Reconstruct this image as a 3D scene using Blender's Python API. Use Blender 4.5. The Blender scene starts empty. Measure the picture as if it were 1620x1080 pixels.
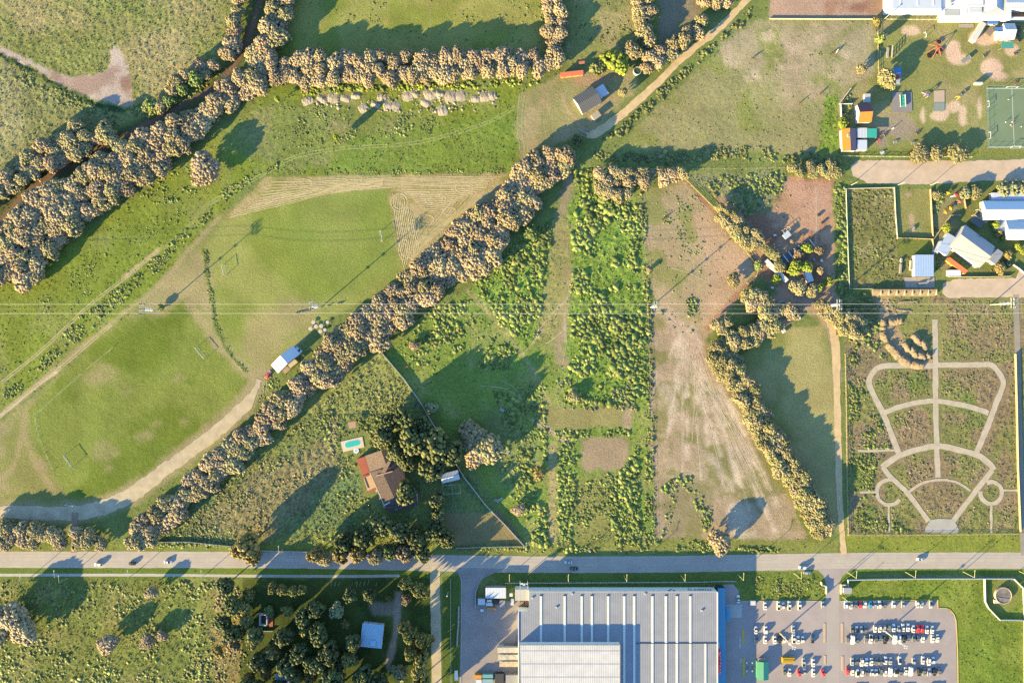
import bpy, bmesh, math, random
import numpy as np
from mathutils import Vector, Matrix, Euler

# ------------------------------------------------------------------ camera, sky, sun, exposure
S = bpy.context.scene
COL = S.collection
PX, HC = 0.38, 410.0                 # metres per map pixel on the ground, height of the drone
R = math.radians
cam_d = bpy.data.cameras.new('camera'); cam = bpy.data.objects.new('camera', cam_d); COL.objects.link(cam)
cam.location = (0, 0, HC); cam.rotation_euler = (0, 0, 0)
cam_d.lens = 36 * HC / (1620 * PX)
cam_d.clip_start = 1; cam_d.clip_end = 20000
S.camera = cam
SUN_EL, SUN_AZ = R(14.0), math.atan2(-0.650, -0.760)     # direction towards the sun (from +X, counter-clockwise)
w = bpy.data.worlds.new('World'); S.world = w; w.use_nodes = True
nt = w.node_tree; nt.nodes.clear()
o_ = nt.nodes.new('ShaderNodeOutputWorld'); b_ = nt.nodes.new('ShaderNodeBackground'); s_ = nt.nodes.new('ShaderNodeTexSky')
s_.sky_type = 'NISHITA'; s_.sun_disc = False; s_.sun_elevation = SUN_EL
s_.sun_rotation = math.pi / 2 - SUN_AZ; s_.air_density = 1.3; s_.dust_density = 0.0; s_.ozone_density = 3.5
b_.inputs['Strength'].default_value = 0.095
nt.links.new(s_.outputs[0], b_.inputs[0]); nt.links.new(b_.outputs[0], o_.inputs[0])
sl = bpy.data.lights.new('sun', 'SUN'); sl.energy = 5.0; sl.angle = R(0.5); sl.color = (1.0, 0.71, 0.27)
sun = bpy.data.objects.new('sun', sl); COL.objects.link(sun)
sd = Vector((math.cos(SUN_AZ) * math.cos(SUN_EL), math.sin(SUN_AZ) * math.cos(SUN_EL), math.sin(SUN_EL)))
sun.rotation_euler = (-sd).to_track_quat('-Z', 'Y').to_euler(); sun.location = sd * 900
S.view_settings.view_transform = 'Standard'; S.view_settings.look = 'None'
S.view_settings.gamma = 1; S.view_settings.use_curve_mapping = False
S.view_settings.exposure = 2.56
S.render.engine = 'CYCLES'; S.cycles.use_denoising = False

# ------------------------------------------------------------------ helpers
KL = np.array([2.59, 2.26, 1.83])
def lin(c):
    c = np.asarray(c, float) / 255.0
    return np.where(c < 0.04045, c / 12.92, ((c + 0.055) / 1.055) ** 2.4)
def alb(*c):                                   # daylight-lit colour as seen on level ground -> reflectance
    return np.clip(lin(c) / KL, 0.004, 0.85)
def gp(px, py, z=0.0):                         # map pixel (seen at height z) -> metres
    k = PX * (1 - z / HC)
    return ((px - 810) * k, (540 - py) * k)
def g3(px, py, z=0.0):
    x, y = gp(px, py, z); return Vector((x, y, z))
_lat = np.random.default_rng(11).random((8, 256, 256))
def vn(x, y, s, k=0):
    u, v = np.asarray(x, float) / s + 31.7 * k, np.asarray(y, float) / s + 17.3 * k
    i, j = np.floor(u).astype(int), np.floor(v).astype(int)
    f, g = u - i, v - j; f = f * f * (3 - 2 * f); g = g * g * (3 - 2 * g)
    L = _lat[k % 8]; i0, i1, j0, j1 = i % 256, (i + 1) % 256, j % 256, (j + 1) % 256
    return (L[i0, j0] * (1 - f) + L[i1, j0] * f) * (1 - g) + (L[i0, j1] * (1 - f) + L[i1, j1] * f) * g
def fbm(x, y, s, k=0, o=4):
    t = 0; a = .5; n = 0
    for q in range(o):
        t = t + a * vn(x, y, s / 2 ** q, k + q); n += a; a *= .5
    return t / n
def sst(a, b, x):
    t = np.clip((x - a) / (b - a), 0, 1); return t * t * (3 - 2 * t)
def sdf(P, X, Y):                              # >0 inside
    P = np.asarray(P, float); d = np.full(X.shape, 1e18); ins = np.zeros(X.shape, bool)
    n = len(P)
    for q in range(n):
        a, b = P[q], P[(q + 1) % n]; e = b - a
        t = np.clip(((X - a[0]) * e[0] + (Y - a[1]) * e[1]) / max(e @ e, 1e-9), 0, 1)
        d = np.minimum(d, (X - a[0] - t * e[0]) ** 2 + (Y - a[1] - t * e[1]) ** 2)
        c = (a[1] > Y) != (b[1] > Y)
        with np.errstate(divide='ignore', invalid='ignore'):
            ins ^= c & (X < e[0] * (Y - a[1]) / (e[1] if e[1] else 1e-12) + a[0])
    return np.where(ins, 1, -1) * np.sqrt(d)
def ldist(P, X, Y):
    P = np.asarray(P, float); d = np.full(X.shape, 1e18)
    for a, b in zip(P[:-1], P[1:]):
        e = b - a; t = np.clip(((X - a[0]) * e[0] + (Y - a[1]) * e[1]) / max(e @ e, 1e-9), 0, 1)
        d = np.minimum(d, (X - a[0] - t * e[0]) ** 2 + (Y - a[1] - t * e[1]) ** 2)
    return np.sqrt(d)
def smooth(P, n=6):                            # Catmull-Rom through the points
    P = [np.asarray(p, float) for p in P]; Q = [2 * P[0] - P[1]] + P + [2 * P[-1] - P[-2]]; out = []
    for i in range(1, len(Q) - 2):
        for k in range(n):
            t = k / n; a, b, c, d = Q[i - 1:i + 3]
            out.append(.5 * (2 * b + (c - a) * t + (2 * a - 5 * b + 4 * c - d) * t * t + (3 * b - a - 3 * c + d) * t ** 3))
    out.append(P[-1]); return np.array(out)

# ---- materials
MATS = {}
def mat(name, col=(.5, .5, .5), rough=.8, metal=0.0, spec=.3, noise=0.0, scale=1.0, bump=0.0, vcol=False, rnd=0.0, stripes=None, emit=None):
    if name in MATS: return MATS[name]
    m = bpy.data.materials.new(name); m.use_nodes = True; MATS[name] = m
    t = m.node_tree; p = t.nodes['Principled BSDF']; L = t.links.new; N = t.nodes.new
    p.inputs['Roughness'].default_value = rough; p.inputs['Metallic'].default_value = metal
    p.inputs['Specular IOR Level'].default_value = spec
    if vcol:
        a = N('ShaderNodeAttribute'); a.attribute_name = 'Col'; c = a.outputs['Color']
    else:
        a = N('ShaderNodeRGB'); a.outputs[0].default_value = (*[float(q) for q in col], 1); c = a.outputs[0]
    co = N('ShaderNodeTexCoord').outputs['Object']
    if rnd:
        oi = N('ShaderNodeObjectInfo'); h = N('ShaderNodeHueSaturation'); L(c, h.inputs['Color'])
        mr = N('ShaderNodeMapRange'); mr.inputs[3].default_value = 1 - rnd; mr.inputs[4].default_value = 1 + rnd
        L(oi.outputs['Random'], mr.inputs[0]); L(mr.outputs[0], h.inputs['Value'])
        m2 = N('ShaderNodeMath'); m2.operation = 'MULTIPLY_ADD'; m2.inputs[1].default_value = 7.31; m2.inputs[2].default_value = 0
        fr = N('ShaderNodeMath'); fr.operation = 'FRACT'; L(oi.outputs['Random'], m2.inputs[0]); L(m2.outputs[0], fr.inputs[0])
        mh = N('ShaderNodeMapRange'); mh.inputs[3].default_value = .5 - .010 * rnd / .2; mh.inputs[4].default_value = .5 + .018 * rnd / .2
        L(fr.outputs[0], mh.inputs[0]); L(mh.outputs[0], h.inputs['Hue']); c = h.outputs[0]
    if noise:
        nz = N('ShaderNodeTexNoise'); nz.inputs['Scale'].default_value = scale; nz.inputs['Detail'].default_value = 6; nz.inputs['Roughness'].default_value = .7
        L(co, nz.inputs['Vector'])
        mr = N('ShaderNodeMapRange'); mr.inputs[1].default_value = .25; mr.inputs[2].default_value = .75
        mr.inputs[3].default_value = 1 - noise; mr.inputs[4].default_value = 1 + noise; L(nz.outputs[0], mr.inputs[0])
        x = N('ShaderNodeVectorMath'); x.operation = 'SCALE'; L(c, x.inputs[0]); L(mr.outputs[0], x.inputs['Scale']); c = x.outputs[0]
        if bump:
            bn = N('ShaderNodeBump'); bn.inputs['Strength'].default_value = 1; bn.inputs['Distance'].default_value = bump
            L(nz.outputs[0], bn.inputs['Height']); L(bn.outputs[0], p.inputs['Normal'])
    if stripes:                                # ribbed sheet: axis 0/1/2, period, darkening
        sp = N('ShaderNodeSeparateXYZ'); L(co, sp.inputs[0])
        q = N('ShaderNodeMath'); q.operation = 'MULTIPLY'; q.inputs[1].default_value = 2 * math.pi / stripes[1]; L(sp.outputs[stripes[0]], q.inputs[0])
        si = N('ShaderNodeMath'); si.operation = 'SINE'; L(q.outputs[0], si.inputs[0])
        pw = N('ShaderNodeMapRange'); pw.inputs[1].default_value = -1; pw.inputs[2].default_value = -.2; pw.inputs[3].default_value = 1 - stripes[2]; pw.inputs[4].default_value = 1
        L(si.outputs[0], pw.inputs[0])
        x = N('ShaderNodeVectorMath'); x.operation = 'SCALE'; L(c, x.inputs[0]); L(pw.outputs[0], x.inputs['Scale']); c = x.outputs[0]
        bn = N('ShaderNodeBump'); bn.inputs['Strength'].default_value = .3; bn.inputs['Distance'].default_value = .05
        L(si.outputs[0], bn.inputs['Height']); L(bn.outputs[0], p.inputs['Normal'])
    L(c, p.inputs['Base Color'])
    return m
def flatmat(name, rgb, rough=.8, **k):
    return mat(name, tuple(alb(*rgb)), rough, **k)

# ---- mesh builder
class MB:
    def __init__(s): s.v = []; s.f = []; s.m = []
    def add(s, vs, fs, mi=0):
        n = len(s.v); s.v += [tuple(v) for v in vs]; s.f += [tuple(i + n for i in f) for f in fs]; s.m += [mi] * len(fs); return s
    def box(s, x0, x1, y0, y1, z0, z1, mi=0):
        return s.add([(x0, y0, z0), (x1, y0, z0), (x1, y1, z0), (x0, y1, z0), (x0, y0, z1), (x1, y0, z1), (x1, y1, z1), (x0, y1, z1)],
                     [(0, 3, 2, 1), (4, 5, 6, 7), (0, 1, 5, 4), (1, 2, 6, 5), (2, 3, 7, 6), (3, 0, 4, 7)], mi)
    def prism(s, P, z0, z1, mi=0):             # vertical prism over polygon P (any order)
        P = [tuple(p[:2]) for p in P]
        ar = sum(P[i][0] * P[(i + 1) % len(P)][1] - P[(i + 1) % len(P)][0] * P[i][1] for i in range(len(P)))
        if ar < 0: P = P[::-1]
        n = len(P)
        return s.add([(x, y, z0) for x, y in P] + [(x, y, z1) for x, y in P],
                     [tuple(range(n))[::-1], tuple(range(n, 2 * n))] + [(i, (i + 1) % n, n + (i + 1) % n, n + i) for i in range(n)], mi)
    def tube(s, a, b, r, r2=None, n=6, mi=0):
        a, b = Vector(a), Vector(b); r2 = r if r2 is None else r2
        d = (b - a).normalized(); u = d.orthogonal().normalized(); w_ = d.cross(u)
        A = [a + (u * math.cos(2 * math.pi * i / n) + w_ * math.sin(2 * math.pi * i / n)) * r for i in range(n)]
        B = [b + (u * math.cos(2 * math.pi * i / n) + w_ * math.sin(2 * math.pi * i / n)) * r2 for i in range(n)]
        return s.add(A + B, [tuple(range(n))[::-1], tuple(range(n, 2 * n))] + [(i, (i + 1) % n, n + (i + 1) % n, n + i) for i in range(n)], mi)
    def bar(s, a, b, w_, h, mi=0):             # box beam from a to b
        a, b = Vector(a), Vector(b); d = (b - a).normalized()
        up = Vector((0, 0, 1)) if abs(d.z) < .95 else Vector((1, 0, 0))
        u = d.cross(up).normalized() * w_ / 2; q = u.cross(d).normalized() * h / 2
        V = [a - u - q, a + u - q, a + u + q, a - u + q, b - u - q, b + u - q, b + u + q, b - u + q]
        return s.add(V, [(0, 1, 2, 3), (7, 6, 5, 4), (0, 4, 5, 1), (1, 5, 6, 2), (2, 6, 7, 3), (3, 7, 4, 0)], mi)
    def lathe(s, prof, n=24, c=(0, 0, 0), mi=0):   # profile [(r,z)]
        V = [(c[0] + r * math.cos(2 * math.pi * i / n), c[1] + r * math.sin(2 * math.pi * i / n), c[2] + z) for r, z in prof for i in range(n)]
        F = [(k * n + i, k * n + (i + 1) % n, (k + 1) * n + (i + 1) % n, (k + 1) * n + i) for k in range(len(prof) - 1) for i in range(n)]
        return s.add(V, F, mi)
    def mesh(s, name, mats):
        me = bpy.data.meshes.new(name); me.from_pydata(s.v, [], s.f)
        for m in (mats if isinstance(mats, (list, tuple)) else [mats]): me.materials.append(m)
        if any(s.m): me.polygons.foreach_set('material_index', s.m)
        me.update(); return me
    def build(s, name, mats, parent=None, loc=None, rz=0):
        return put(name, s.mesh(name, mats), parent, loc, rz)
def put(name, me, parent=None, loc=None, rz=0):
    o = bpy.data.objects.new(name, me); COL.objects.link(o)
    if parent: o.parent = parent
    if loc is not None: o.location = loc
    if rz: o.rotation_euler = (0, 0, rz)
    return o
def tag(o, label, cat, group=None, kind=None):
    if label: o['label'] = label
    if cat: o['category'] = cat
    if group: o['group'] = group
    if kind: o['kind'] = kind
    return o
def thing(name, label, cat, loc=(0, 0, 0), rz=0, group=None):
    o = bpy.data.objects.new(name, None); COL.objects.link(o); o.location = loc; o.rotation_euler = (0, 0, rz); o.empty_display_size = .5
    return tag(o, label, cat, group)
def kids(o): return [c for c in KIDS.get(o.name, [])]
def copy_tree(o, loc, rz=0, scale=None, label=None, group=None, parent=None):
    c = o.copy(); COL.objects.link(c); c.parent = parent
    if parent is None:
        c.location = loc; c.rotation_euler = (0, 0, rz)
        if scale is not None: c.scale = scale
        if label: c['label'] = label
        if group: c['group'] = group
    for ch in o.children: copy_tree(ch, None, parent=c)
    return c
def npmesh(name, V, F, mats, colors=None, smooth_=False):    # F: (n,k) array
    me = bpy.data.meshes.new(name); V = np.asarray(V, np.float32); F = np.asarray(F, np.int32)
    k = F.shape[1]; me.vertices.add(len(V)); me.vertices.foreach_set('co', V.ravel())
    me.loops.add(F.size); me.loops.foreach_set('vertex_index', F.ravel())
    me.polygons.add(len(F)); me.polygons.foreach_set('loop_start', np.arange(0, F.size, k, dtype=np.int32))
    me.update(calc_edges=True)
    if colors is not None:
        a = me.color_attributes.new('Col', 'FLOAT_COLOR', 'POINT')
        C = np.ones((len(V), 4), np.float32); C[:, :colors.shape[1]] = colors; a.data.foreach_set('color', C.ravel())
    for m in (mats if isinstance(mats, (list, tuple)) else [mats]): me.materials.append(m)
    if smooth_: me.polygons.foreach_set('use_smooth', np.ones(len(F), bool))
    return me

# ------------------------------------------------------------------ the ground: one sheet to the horizon
gx = np.concatenate([[-30000, -12000, -5000, -2000, -900, -400], np.arange(-150, 1772, 2.1), [2000, 2600, 4000, 7000, 14000, 30000]])
gy = np.concatenate([[-30000, -12000, -5000, -2000, -900, -350], np.arange(-120, 1202, 2.1), [1500, 2100, 4000, 7000, 14000, 30000]])
GX, GY = np.meshgrid(gx, gy); SH = GX.shape
CC = np.zeros(SH + (3,)); RO = np.zeros(SH)         # colour, relief height (m)
CC[:] = alb(128, 142, 76); RO[:] = .10
def box_of(P, m):
    P = np.asarray(P, float)
    i0, i1 = np.searchsorted(gx, [P[:, 0].min() - m, P[:, 0].max() + m]); j0, j1 = np.searchsorted(gy, [P[:, 1].min() - m, P[:, 1].max() + m])
    return slice(j0, j1), slice(i0, i1)
_pk = [0]
def lay(sl_, a, col, rough, mot):
    X, Y = GX[sl_], GY[sl_]; c = alb(*col)
    if mot is not None:                              # mottled towards a second colour
        c2, s, lo, hi = mot; q = sst(lo, hi, fbm(X, Y, s, _pk[0] + 2, 4))[..., None]
        c = c * (1 - q) + alb(*c2) * q
    a3 = a[..., None]; CC[sl_] = CC[sl_] * (1 - a3) + c * a3
    if rough is not None: RO[sl_] = RO[sl_] * (1 - a) + rough * a
def area(P, col, soft=3, wob=5, amt=1.0, rough=None, mot=None, patch=None, ws=22):
    _pk[0] += 1; s_ = box_of(P, soft + wob + 4); X, Y = GX[s_], GY[s_]
    d = sdf(P, X, Y) + (wob * 2 * (fbm(X, Y, ws, _pk[0], 3) - .5) if wob else 0)
    a = sst(-soft, soft, d) * amt
    if patch: a = a * sst(patch[1], patch[2], fbm(X, Y, patch[0], _pk[0] + 3, 4))
    lay(s_, a, col, rough, mot)
def line(P, wd, col, soft=2, wob=2, amt=1.0, rough=None, mot=None, patch=None, sm=True):
    _pk[0] += 1; P = smooth(P) if sm and len(P) > 2 else np.asarray(P, float); s_ = box_of(P, wd + soft + wob + 4); X, Y = GX[s_], GY[s_]
    d = wd / 2 - ldist(P, X, Y) + (wob * 2 * (fbm(X, Y, 14, _pk[0], 3) - .5) if wob else 0)
    a = sst(-soft, soft, d) * amt
    if patch: a = a * sst(patch[1], patch[2], fbm(X, Y, patch[0], _pk[0] + 3, 4))
    lay(s_, a, col, rough, mot)
def spot(x, y, r, col, **k):
    ry = k.pop('ry', r); area([(x + r * math.cos(t), y + ry * math.sin(t)) for t in np.linspace(0, 2 * math.pi, 15)[:-1]], col, **k)

# fields
area([(-150, -120), (375, -120), (360, 75), (300, 150), (218, 185), (110, 240), (0, 285), (-150, 380)], (138, 146, 80), rough=.24, mot=((166, 158, 106), 90, .45, .75))
area([(-150, 90), (0, 92), (60, 130), (120, 170), (190, 190), (90, 235), (-10, 285), (-150, 360)], (138, 142, 86), rough=.28, mot=((160, 158, 106), 60, .5, .75))
area([(455, -120), (872, -120), (868, 90), (430, 95)], (164, 164, 86), rough=.06, mot=((142, 152, 68), 50, .45, .7))
line([(678, -20), (680, 40), (675, 80)], 3, (168, 166, 100), amt=.7)
area([(884, -120), (1010, -120), (1005, 110), (900, 110)], (146, 150, 86), rough=.10, mot=((172, 162, 108), 40, .5, .7))
area([(1035, -120), (1180, -120), (1110, 20), (1045, 90)], (152, 140, 108), rough=.06, mot=((130, 140, 80), 30, .5, .7))
area([(0, 452), (110, 385), (230, 300), (330, 225), (430, 138), (620, 140), (860, 135), (822, 170), (820, 272), (410, 278), (350, 335), (240, 470), (130, 560), (-150, 760), (-150, 520)], (130, 146, 56), rough=.12, mot=((138, 150, 74), 45, .45, .7))
area([(430, 150), (560, 170), (690, 185), (640, 260), (440, 262), (360, 240)], (132, 142, 78), soft=12, wob=14, amt=.7, rough=.16, mot=((150, 148, 100), 25, .5, .7))
area([(480, 148), (790, 146), (785, 166), (480, 168)], (172, 162, 110), soft=5, wob=10, amt=.8, rough=.12, patch=(18, .35, .6))
area([(560, 215), (815, 180), (815, 270), (520, 270)], (124, 148, 62), soft=8, amt=.8, rough=.14)
for dx in (0, 4):
    line([(330, 320 + dx), (420, 272 + dx), (470, 245 + dx), (545, 232 + dx), (640, 226 + dx), (700, 214 + dx), (770, 192 + dx), (815, 168 + dx)], 1.6, (150, 162, 84), soft=1.2, wob=.6, amt=.8)
area([(818, 150), (900, 112), (1005, 108), (1010, 140), (940, 212), (905, 220), (845, 240), (825, 255), (816, 200)], (160, 158, 102), rough=.06, mot=((178, 164, 116), 25, .42, .65))
for k in range(4): line([(822 + 6 * k, 150 + 3 * k), (819 + 6 * k, 195), (824 + 6 * k, 250 - 5 * k)], 1.6, (186, 178, 130), soft=1, wob=.5, amt=.6)
line([(890, 150), (895, 170), (915, 195), (930, 208)], 5, (190, 166, 126), soft=2, amt=.8)
area([(905, 118), (975, 120), (950, 138), (915, 135)], (186, 154, 120), soft=4, wob=6, amt=.8, rough=.05)
area([(1195, 32), (1386, 32), (1380, 130), (1330, 170), (1322, 245), (1150, 240), (980, 236), (1000, 205), (1105, 110)], (158, 156, 104), rough=.09, mot=((146, 152, 84), 40, .5, .7))
area([(1130, 60), (1200, 40), (1386, 35), (1380, 120), (1300, 150), (1240, 175), (1170, 120)], (182, 168, 130), soft=16, wob=22, amt=.9, rough=.06, patch=(45, .32, .55))
for x, y, r in [(1160, 85, 20), (1220, 60, 18), (1190, 120, 16), (1180, 150, 12), (1345, 75, 16), (1320, 115, 9), (1250, 90, 25), (1290, 55, 14)]:
    spot(x, y, r, (206, 186, 152), soft=8, wob=10, amt=.7, patch=(14, .35, .6))
area([(1305, 150), (1324, 150), (1326, 245), (1295, 240)], (126, 150, 62), soft=5, wob=8, rough=.2)
area([(1225, -120), (1402, -120), (1400, 28), (1217, 28)], (194, 166, 136), soft=2, wob=2, rough=.03, mot=((178, 142, 112), 30, .5, .7))
area([(1350, 5), (1372, 5), (1365, 18), (1345, 16)], (160, 120, 98), soft=4, wob=5, amt=.8)
area([(1217, 26), (1390, 26), (1390, 32), (1217, 32)], (176, 160, 120), soft=1.5, wob=1)
area([(1386, 20), (1770, 20), (1770, 243), (1345, 246), (1328, 235), (1330, 140), (1384, 118)], (152, 154, 88), rough=.05, mot=((172, 162, 108), 35, .48, .7))
for x, y, r, ry in [(1508, 82, 12, 18), (1520, 95, 16, 8), (1568, 108, 18, 14), (1560, 62, 20, 10), (1545, 60, 12, 8), (1460, 182, 5, 14), (1488, 178, 12, 16), (1510, 170, 9, 8), (1523, 182, 7, 17), (1485, 185, 14, 8), (1440, 50, 16, 8), (1550, 170, 4, 18), (1580, 120, 15, 10), (1600, 80, 12, 10)]:
    spot(x, y, r, (236, 206, 168), ry=ry, soft=3, wob=5, amt=.95, rough=.0)
for x, y, r, ry in [(1430, 205, 22, 16), (1400, 205, 20, 9), (1418, 185, 18, 6), (1395, 222, 10, 12)]:
    spot(x, y, r, (170, 152, 132), ry=ry, soft=5, wob=5, amt=.8, rough=.02)
area([(1340, 236), (1770, 236), (1770, 248), (1345, 248)], (140, 148, 72), rough=.08)
# bare patch upper left
area([(-150, 20), (-20, 62), (20, 82), (60, 103), (115, 122), (165, 116), (174, 103), (174, 78), (182, 74), (192, 82), (205, 118), (214, 172), (196, 166), (150, 158), (100, 136), (55, 108), (0, 86), (-150, 50)], (204, 190, 168), soft=2.5, wob=4, rough=.0, mot=((178, 156, 134), 22, .45, .7), ws=12)
line([(-60, 50), (0, 86), (50, 112), (100, 142), (150, 164), (196, 176)], 7, (70, 92, 52), soft=2, wob=4, rough=.5)
area([(188, 122), (204, 118), (206, 140), (194, 138)], (164, 132, 110), soft=4, wob=4, amt=.8)
line([(90, 108), (60, 90), (55, 70), (110, 52), (150, 60), (170, 80), (168, 108)], 4, (98, 112, 56), soft=3, amt=.5, rough=.2)
line([(215, 125), (270, 95), (300, 65), (325, 30)], 2, (164, 160, 104), soft=1, wob=1, amt=.7)
# brown ditch-side track in the upper left wood
line([(420, -40), (405, 30), (385, 80), (345, 135), (300, 165), (240, 195), (180, 225), (130, 255), (60, 290), (15, 325), (-40, 400)], 26, (96, 104, 60), soft=6, rough=.1)
line([(418, -40), (402, 35), (382, 82), (346, 132), (300, 160), (240, 192), (178, 226), (120, 258), (60, 290), (18, 328), (-40, 390)], 8, (138, 112, 88), soft=2, wob=3, rough=.0)
# pitches
P_UP = [(322, 398), (352, 350), (420, 328), (520, 308), (612, 298), (634, 440), (580, 470), (520, 505), (440, 560), (400, 592), (372, 565), (348, 520), (330, 460)]
P_LO = [(42, 650), (130, 560), (222, 485), (300, 470), (330, 500), (398, 600), (210, 775), (110, 790), (60, 715)]
area([(200, 500), (335, 350), (420, 282), (800, 276), (792, 306), (640, 432), (500, 520), (410, 610), (200, 790), (-150, 830), (-150, 780), (60, 620)], (148, 152, 84), rough=.04, mot=((168, 158, 108), 40, .5, .72))
area([(352, 350), (420, 280), (803, 275), (795, 303), (632, 440), (612, 296), (520, 306), (420, 326)], (186, 170, 116), soft=2, wob=3, rough=.05, mot=((158, 152, 88), 16, .48, .66))
for k in range(9):                                   # swaths left by the mower
    t = k / 8
    line([(620 + 6 * k, 300 + 2 * k), (700, 296 + 4 * k), (770 - 6 * k, 292 + 3 * k)], 1.3, (206, 190, 140), soft=1, wob=1.4, amt=.75)
    line([(628 + 5 * k, 310 + 3 * k), (630 + 6 * k, 360), (640 + 5 * k, 420 - 7 * k)], 1.3, (206, 190, 140), soft=1, wob=1.4, amt=.7)
    line([(790 - 12 * k, 302 + 1 * k), (730 - 9 * k, 345 + 3 * k), (650 - 1 * k, 415 - 2 * k)], 1.2, (204, 186, 136), soft=1, wob=1.2, amt=.6)
    line([(372 + 10 * k, 345 - 6 * k), (470, 318 - 4 * k), (600, 298 - 2 * k)], 1.1, (206, 190, 142), soft=1, wob=1.2, amt=.55)
for x, y, r, ry in [(632, 322, 14, 14), (690, 318, 18, 10), (730, 300, 14, 8), (640, 395, 9, 16), (750, 290, 16, 6)]:
    line([(x + r * math.cos(t), y + ry * math.sin(t)) for t in np.linspace(0, 6.28, 12)], 1.3, (208, 192, 144), soft=1, wob=1, amt=.8)
area(P_UP, (158, 164, 88), soft=3, wob=2, rough=.03, mot=((142, 157, 70), 55, .42, .7))
area([(460, 310), (612, 300), (632, 440), (560, 470), (480, 400)], (140, 156, 72), soft=16, wob=14, amt=.6)
area([(390, 500), (470, 470), (505, 490), (440, 560), (405, 590), (385, 560)], (176, 164, 112), soft=14, wob=14, amt=.75, rough=.02)
area(P_LO, (136, 150, 68), soft=3, wob=2, rough=.06, mot=((116, 136, 50), 60, .42, .65))
for x, y, r, ry in [(165, 590, 22, 16), (150, 600, 18, 12), (225, 690, 16, 10), (165, 715, 20, 14), (290, 665, 8, 5), (248, 670, 8, 6), (280, 600, 12, 5), (170, 740, 10, 8), (195, 620, 12, 7)]:
    spot(x, y, r, (168, 160, 108), ry=ry, soft=8, wob=9, amt=.6)
line([(-60, 700), (0, 656), (60, 607), (130, 548), (200, 492), (255, 450), (300, 395), (345, 345)], 7, (186, 170, 124), soft=4, wob=3, amt=.75, rough=.0)
line([(-60, 703), (0, 659), (50, 618), (90, 588)], 3, (226, 200, 166), soft=1.5, wob=1, amt=.9)
area([(205, 500), (250, 450), (310, 400), (330, 420), (340, 480), (290, 470), (260, 500)], (178, 166, 116), soft=10, wob=8, amt=.8, rough=.02)
line([(300, 480), (320, 505), (345, 545), (375, 575), (398, 598)], 16, (184, 168, 120), soft=6, wob=6, amt=.85, rough=.0)
for dx in (0, 5):
    line([(-60, 655 + dx), (0, 605 + dx), (70, 548 + dx), (140, 482 + dx), (200, 436 + dx), (250, 395 + dx), (285, 370 + dx), (320, 328 + dx), (350, 310 + dx)], 2, (160, 164, 96), soft=1.4, wob=1, amt=.8, rough=.02)
line([(195, 440), (225, 415), (250, 396)], 6, (198, 176, 130), soft=2, wob=2, amt=.8)
line([(-20, 760), (20, 740), (40, 660), (38, 690), (60, 740), (86, 775)], 9, (180, 166, 116), soft=4, wob=3, amt=.75, rough=.0)
line([(322, 395), (328, 440), (336, 480), (342, 515), (360, 555), (390, 588)], 4, (84, 118, 44), soft=1.5, wob=1.5, rough=.3)
line([(54, 655), (60, 690), (75, 725), (84, 745)], 1.4, (172, 176, 130), soft=.8, wob=0, amt=.8, sm=False)
line([(56, 655), (130, 590)], 1.4, (172, 176, 130), soft=.8, wob=0, amt=.7, sm=False)
line([(-60, 808), (0, 809), (90, 812), (150, 806), (205, 784), (262, 742), (330, 693), (385, 645), (403, 618), (412, 596)], 32, (180, 166, 122), soft=7, wob=6, amt=.8, rough=.02)
# the meadow of the tile roofed house
area([(225, 860), (330, 770), (450, 680), (600, 555), (640, 600), (672, 650), (700, 700), (830, 862), (600, 870), (420, 868)], (128, 138, 74), rough=.30, mot=((112, 132, 78), 35, .45, .65))
area([(290, 850), (400, 740), (520, 690), (540, 740), (430, 850)], (144, 134, 92), soft=14, wob=14, amt=.8, rough=.34)
area([(440, 660), (600, 560), (655, 630), (560, 660), (520, 650)], (152, 156, 88), soft=12, wob=12, amt=.7)
area([(690, 810), (800, 810), (828, 858), (720, 862)], (150, 138, 92), soft=4, wob=5, rough=.05)
area([(520, 660), (535, 655), (530, 720), (520, 715)], (178, 158, 116), soft=4, amt=.7)
# thicket land
area([(605, 553), (740, 462), (870, 360), (920, 262), (1010, 290), (1030, 480), (1035, 860), (835, 862), (672, 640)], (130, 152, 68), rough=.14, mot=((152, 160, 86), 40, .5, .7))
area([(905, 315), (935, 300), (975, 330), (1000, 370), (1012, 430), (1022, 520), (1022, 630), (960, 640), (890, 630), (905, 560), (900, 480), (905, 400)], (124, 152, 64), soft=8, wob=12, amt=.9, rough=.3)
area([(750, 445), (800, 400), (845, 355), (880, 345), (868, 400), (860, 460), (852, 530), (830, 545), (790, 510), (760, 470)], (126, 156, 66), soft=8, wob=12, amt=.9, rough=.3)
line([(905, 260), (900, 300), (885, 350), (893, 400), (895, 445), (890, 500), (884, 560), (893, 575)], 14, (176, 158, 124), soft=7, wob=7, amt=.9, rough=.03, patch=(16, .2, .5))
area([(870, 360), (896, 340), (905, 360), (900, 400), (898, 470), (892, 520), (855, 540), (850, 500), (865, 440)], (158, 154, 96), soft=6, wob=6, amt=.8)
line([(900, 470), (870, 500), (845, 530)], 2, (182, 166, 130), soft=1.2, amt=.8); line([(893, 500), (895, 540)], 2, (196, 178, 146), soft=1.5, amt=.8)
line([(740, 460), (770, 490), (800, 525), (826, 560), (850, 600), (870, 640)], 7, (176, 164, 112), soft=3, wob=3, amt=.7)
line([(826, 560), (842, 545), (858, 520)], 3, (192, 170, 136), soft=2, amt=.8)
area([(855, 645), (1000, 640), (1000, 672), (900, 680), (850, 672)], (160, 154, 96), soft=4, wob=5, rough=.05)
area([(990, 640), (1000, 640), (996, 680), (985, 672)], (190, 168, 134), soft=4, wob=4, amt=.8)
line([(845, 665), (870, 682), (900, 700)], 7, (194, 168, 134), soft=3, wob=3)
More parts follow.
